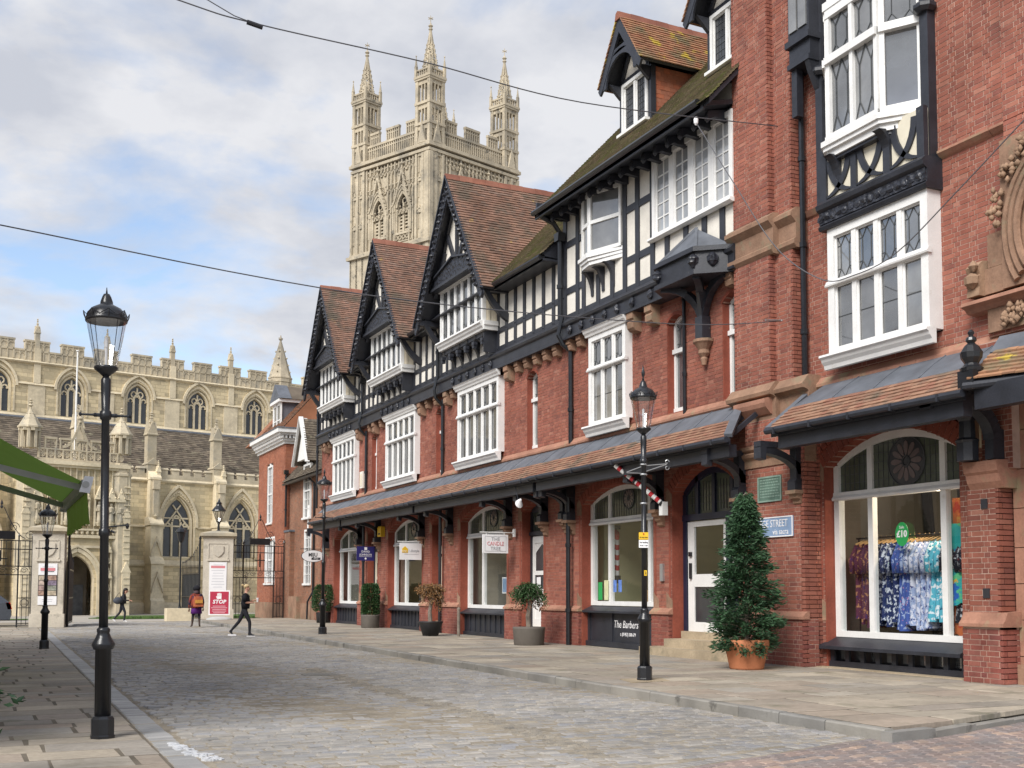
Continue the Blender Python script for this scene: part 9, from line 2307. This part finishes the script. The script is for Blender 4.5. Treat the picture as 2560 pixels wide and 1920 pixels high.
def figure(parent, P, mats, ma, girth=1.0, hands=None):
    """P joint positions (x to the person's right, y forward); ma: material index per region"""
    g = girth; J = {}; E = []; B = []
    J['pelvis'] = (P['pelvis'], (.135*g,.105*g)); J['belly'] = (P['belly'], (.135*g,.11*g)); J['chest'] = (P['chest'], (.145*g,.115*g)); J['neckb'] = (P['neckb'], (.075,.065)); J['neck'] = (P['neck'], .052); J['jaw'] = (P['jaw'], (.062,.072)); J['skull'] = (P['skull'], (.078,.092)); J['crown'] = (P['crown'], (.055,.065))
    for a, b, m in (('pelvis','belly','top'),('belly','chest','top'),('chest','neckb','top'),('neckb','neck','skin'),('neck','jaw','skin'),('jaw','skull','skin'),('skull','crown','skin')): E.append((a,b)); B.append((a,b,ma[m]))
    # nose as part of the one surface
    f = Vector(P['face']).normalized(); nz = Vector(P['jaw'])*.55+Vector(P['skull'])*.45; J['nose'] = (tuple(nz+f*.098), .012); E.append(('jaw','nose')); B.append(('jaw','nose',ma['skin']))
    for s in 'LR':
        J[s+'sh'] = (P[s+'sh'], .062*g); J[s+'el'] = (P[s+'el'], .044*g); J[s+'wrist'] = (P[s+'wr'], (.028,.024))
        for a, b, m in (('chest',s+'sh','top'),(s+'sh',s+'el','sleeve'),(s+'el',s+'wrist','fore')): E.append((a,b)); B.append((a,b,ma[m]))
        d = Vector(P[s+'wr'])-Vector(P[s+'el']); fingers(J, E, B, s, P[s+'wr'], P.get(s+'hd', tuple(d)), P.get(s+'up', (0,0,1) if abs(d.normalized().z) < .8 else tuple(f)), ma['skin'])
        J[s+'hip'] = (P[s+'hip'], .098*g); J[s+'kn'] = (P[s+'kn'], .060); J[s+'calf'] = (tuple(Vector(P[s+'kn']).lerp(Vector(P[s+'an']),.35)), .056); J[s+'ank'] = (P[s+'an'], .036); J[s+'toe'] = (P[s+'toe'], (.036,.026)); J[s+'heel'] = (P[s+'heel'], (.034,.03))
        for a, b, m in (('pelvis',s+'hip','legs'),(s+'hip',s+'kn','legs'),(s+'kn',s+'calf','legs'),(s+'calf',s+'ank','shank'),(s+'ank',s+'toe','shoe'),(s+'ank',s+'heel','shoe')): E.append((a,b)); B.append((a,b,ma[m]))
    return body(parent, J, E, mats, B)
def ellipsoid(mb, c, r, n=12, k=8, jag=0, seed=1):
    rr = random.Random(seed); V = []
    for i in range(k+1):
        th = math.pi*i/k
        for j in range(n):
            q = 1+rr.uniform(-jag,jag); a = 2*math.pi*j/n; V.append((c[0]+r[0]*q*math.sin(th)*math.cos(a), c[1]+r[1]*q*math.sin(th)*math.sin(a), c[2]+r[2]*q*math.cos(th)))
    mb.add(V, [(i*n+j, i*n+(j+1)%n, (i+1)*n+(j+1)%n, (i+1)*n+j) for i in range(k) for j in range(n)])
def face_bits(parent, P, hairless=False):
    f = Vector(P['face']).normalized(); s = f.cross(UZ).normalized(); c = Vector(P['jaw'])*.35+Vector(P['skull'])*.65
    e = MB()
    for sg in (-1,1): ellipsoid(e, c+f*.088+s*sg*.031, (.011,.011,.007), 6, 4)
    e.build('eye', M['ink'], parent); e = MB(); m_ = Vector(P['jaw'])+f*.078-UZ*.012; e.beam(m_-s*.02, m_+s*.02, .006, .008); e.build('mouth', M['inkr'], parent)
    e = MB()
    for sg in (-1,1): ellipsoid(e, Vector(P['jaw'])*.5+Vector(P['skull'])*.5+s*sg*.080-f*.005, (.012,.016,.028), 6, 5)
    e.build('ear', parent['skinmat'] and M[parent['skinmat']], parent)
M['skin'] = SK; M['skind'] = SKD
AZ = lambda v: math.atan2(-v[0], v[1])     # rotation that turns local +y onto the given heading
# the woman in black striding to the right with a white cup
t = thing('person', 'fair-haired woman in black top and leggings striding to the right with a white cup', 'person', (8.02,37.5,0), AZ((.93,-.36)), local=True); t['skinmat'] = 'skin'
P = dict(pelvis=(0,-.02,.93), belly=(0,.0,1.10), chest=(0,.0,1.32), neckb=(0,.0,1.44), neck=(0,.03,1.49), jaw=(0,.065,1.55), skull=(0,.05,1.635), crown=(0,.04,1.69), face=(0,1,-.12),
  Rsh=(.165,.0,1.39), Rel=(.20,.03,1.12), Rwr=(.10,.27,1.12), Lsh=(-.165,.0,1.39), Lel=(-.20,.06,1.13), Lwr=(-.06,.30,1.20),
  Rhip=(.085,-.02,.88), Rkn=(.085,.17,.48), Ran=(.08,.17,.08), Rtoe=(.085,.34,.03), Rheel=(.08,.12,.035),
  Lhip=(-.085,-.03,.88), Lkn=(-.085,-.20,.50), Lan=(-.08,-.48,.17), Ltoe=(-.085,-.40,.03), Lheel=(-.08,-.53,.15))
figure(t, P, [SK, BLK, BLK2, mat('dark_trainer',[(.04,.04,.045)],.7,.1,5)], dict(skin=0, top=1, sleeve=1, fore=0, legs=2, shank=2, shoe=3), 1.04); face_bits(t, P)
b = MB(); ellipsoid(b, (0,.035,1.655), (.092,.105,.085), 12, 8, .02); b.v = [(p[0],p[1],max(p[2],1.60+(p[1]-.03)*.9)) for p in b.v]; ellipsoid(b, (0,-.10,1.70), (.04,.045,.04), 8, 6, .08); b.build('hair', mat('blonde_hair',[(.50,.37,.20)],.6,.2,20,.2,60), t, True)
b = MB(); b.lathe([(.16,1.02),(.185,1.10),(.165,1.25),(.16,1.36)], (0,.0,0), 14); b.xform(lambda p: (p[0]*1.05,p[1]*.82+.01,p[2]-.10*(p[2]<1.05))); b.build('loose_top', BLK, t, True)
b = MB()
for s in (-1,1): b.tube([(s*.165,.0,1.39),(s*.20,.03,1.18)], [.078,.080], 10)
b.build('sleeve', BLK, t, True)
b = MB()
for x, y, dz in ((.083,.2,0),(-.083,-.44,.05)): b.box(x-.04,x+.04,y-.12,y+.15,.0+dz*.3,.022+dz)
b.build('sole', M['signw'], t)
c = thing('cup', 'white cup held by the woman in black', 'cup', (0,0,0)); 
hd = Matrix.Translation(Vector((8.02,37.5,0))) @ Matrix.Rotation(AZ((.93,-.36)),4,'Z') @ Vector((.0,.40,1.20))
b = MB(); b.lathe([(.028,-.06),(.038,.06)], tuple(hd), 10); b.build('body', M['signw'], c); b = MB(); b.lathe([(.04,.06),(.04,.07),(.03,.08)], tuple(hd), 10); b.build('lid', M['signw'], c)
# the woman in the orange coat walking away, seen from behind
t = thing('person', 'person seen from behind in a black hat, orange patterned coat and purple skirt', 'person', (8.2,47.8,0), AZ((.1,1)), local=True); t['skinmat'] = 'skind'
P = dict(pelvis=(0,0,.95), belly=(0,.01,1.10), chest=(0,.02,1.28), neckb=(0,.03,1.40), neck=(0,.04,1.44), jaw=(0,.06,1.50), skull=(0,.05,1.58), crown=(0,.04,1.63), face=(0,1,-.1),
  Rsh=(.19,.01,1.34), Rel=(.27,-.02,1.06), Rwr=(.27,.05,.80), Lsh=(-.19,.01,1.34), Lel=(-.28,-.03,1.06), Lwr=(-.29,.03,.78),
  Rhip=(.10,0,.88), Rkn=(.12,-.02,.48), Ran=(.12,-.14,.11), Rtoe=(.15,-.02,.03), Rheel=(.12,-.18,.07), Lhip=(-.10,0,.88), Lkn=(-.13,.06,.48), Lan=(-.16,.06,.08), Ltoe=(-.20,.20,.03), Lheel=(-.16,.01,.04))
OC = mat('orange_coat', [(0.20,0.045,0.03)], .9, .3, 4, .1, 30, .1, patch=[((0.04,0.03,0.06),5,.50,.06),((0.42,0.10,0.04),7,.58,.05),((0.10,0.03,0.12),6,.62,.05)])
figure(t, P, [SKD, OC, BLK2, mat('brown_boot',[(.05,.032,.025)],.6,.2,5)], dict(skin=0, top=1, sleeve=1, fore=1, legs=2, shank=3, shoe=3), 1.22); face_bits(t, P)
b = MB(); ellipsoid(b, (0,.03,1.62), (.155,.155,.13), 12, 8, .10, 2); b.build('black_hat', BLK, t, True); b = MB(); b.lathe([(.10,1.38),(.13,1.42),(.115,1.50),(.09,1.54)], (0,.03,0), 12); b.build('scarf', mat('dark_scarf',[(.07,.045,.05)],.9,.3,8), t, True)
b = MB(); b.lathe([(.25,.80),(.235,1.0),(.22,1.2),(.17,1.36)], (0,.01,0), 14); b.xform(lambda p: (p[0],p[1]*.72,p[2])); b.build('coat', OC, t, True)
b = MB(); b.lathe([(.235,.56),(.22,.72),(.19,.92)], (0,.0,0), 14); b.xform(lambda p: (p[0],p[1]*.75,p[2])); b.build('skirt', mat('purple_skirt',[(.075,.012,.13)],.85,.2,5), t, True)
k = thing('backpack', 'orange backpack worn by the person in the orange patterned coat', 'backpack', (8.2,47.55,.9)); b = MB(); b.hexa([(8.04,47.42,.86),(8.42,47.42,.86),(8.42,47.64,.86),(8.04,47.64,.86),(8.07,47.48,1.26),(8.38,47.48,1.26),(8.38,47.66,1.28),(8.07,47.66,1.28)]); b.build('bag', mat('orange_bag',[(.36,.10,.045)],.8,.3,6), k); b = MB(); b.box(8.07,8.38,47.385,47.42,1.0,1.14); b.build('pocket', mat('mustard_pocket',[(.50,.24,.05)],.8,.2,8), k); b = MB(); b.tube([(8.12,47.6,1.26),(8.10,47.72,1.36),(8.10,47.9,1.3)], .015, 5); b.tube([(8.34,47.6,1.26),(8.36,47.72,1.36),(8.36,47.9,1.3)], .015, 5); b.build('strap', BLK, k)
# the woman with the dark bag near the porch
t = thing('person', 'woman with long dark hair in dark clothes and white shoes walking right near the porch', 'person', (6.45,58.6,-.06), AZ((.95,-.3)), local=True); t['skinmat'] = 'skin'
P = dict(pelvis=(0,-.02,.94), belly=(0,.02,1.10), chest=(0,.06,1.30), neckb=(0,.10,1.42), neck=(0,.14,1.47), jaw=(0,.19,1.52), skull=(0,.17,1.60), crown=(0,.15,1.65), face=(0,1,-.3),
  Rsh=(.17,.07,1.36), Rel=(.20,.10,1.10), Rwr=(.12,.33,1.10), Lsh=(-.17,.07,1.36), Lel=(-.20,.10,1.10), Lwr=(-.10,.33,1.08),
  Rhip=(.09,-.02,.89), Rkn=(.09,.16,.50), Ran=(.08,.12,.08), Rtoe=(.085,.28,.03), Rheel=(.08,.07,.035), Lhip=(-.09,-.02,.89), Lkn=(-.09,-.12,.50), Lan=(-.08,-.42,.14), Ltoe=(-.085,-.32,.03), Lheel=(-.08,-.47,.12))
figure(t, P, [SK, mat('charcoal_jacket',[(.022,.022,.027)],.85,.25,5), mat('dark_jeans',[(.02,.022,.03)],.8,.2,5), M['signw']], dict(skin=0, top=1, sleeve=1, fore=1, legs=2, shank=2, shoe=3), 1.08); face_bits(t, P)
b = MB(); ellipsoid(b, (0,.14,1.62), (.10,.115,.095), 12, 8, .04); b.v = [(p[0],p[1],max(p[2],1.58)) for p in b.v]; ellipsoid(b, (0,.06,1.44), (.11,.07,.22), 10, 8, .06, 3); b.build('hair', mat('dark_hair',[(.02,.014,.012)],.5,.3,12), t, True)
b = MB(); b.lathe([(.20,.93),(.20,1.1),(.18,1.3)], (0,.02,0), 12); b.xform(lambda p: (p[0],p[1]*.8+.05*(p[2]-.9),p[2])); b.build('jacket', mat('charcoal_cloth',[(.024,.024,.03)],.9,.25,5), t, True)
k = thing('shoulder_bag', 'dark grey shoulder bag carried by the woman near the porch', 'bag', (6.3,58.45,1.0)); b = MB(); V_ = []; ellipsoid(b, (6.22,58.42,1.02), (.24,.13,.17), 12, 8, .04); b.build('bag', mat('grey_bag',[(.05,.055,.07)],.7,.2,5), k, True); b = MB(); b.tube([(6.05,58.42,1.1),(6.28,58.45,1.42),(6.42,58.42,1.1)], .015, 5); b.build('strap', BLK, k)
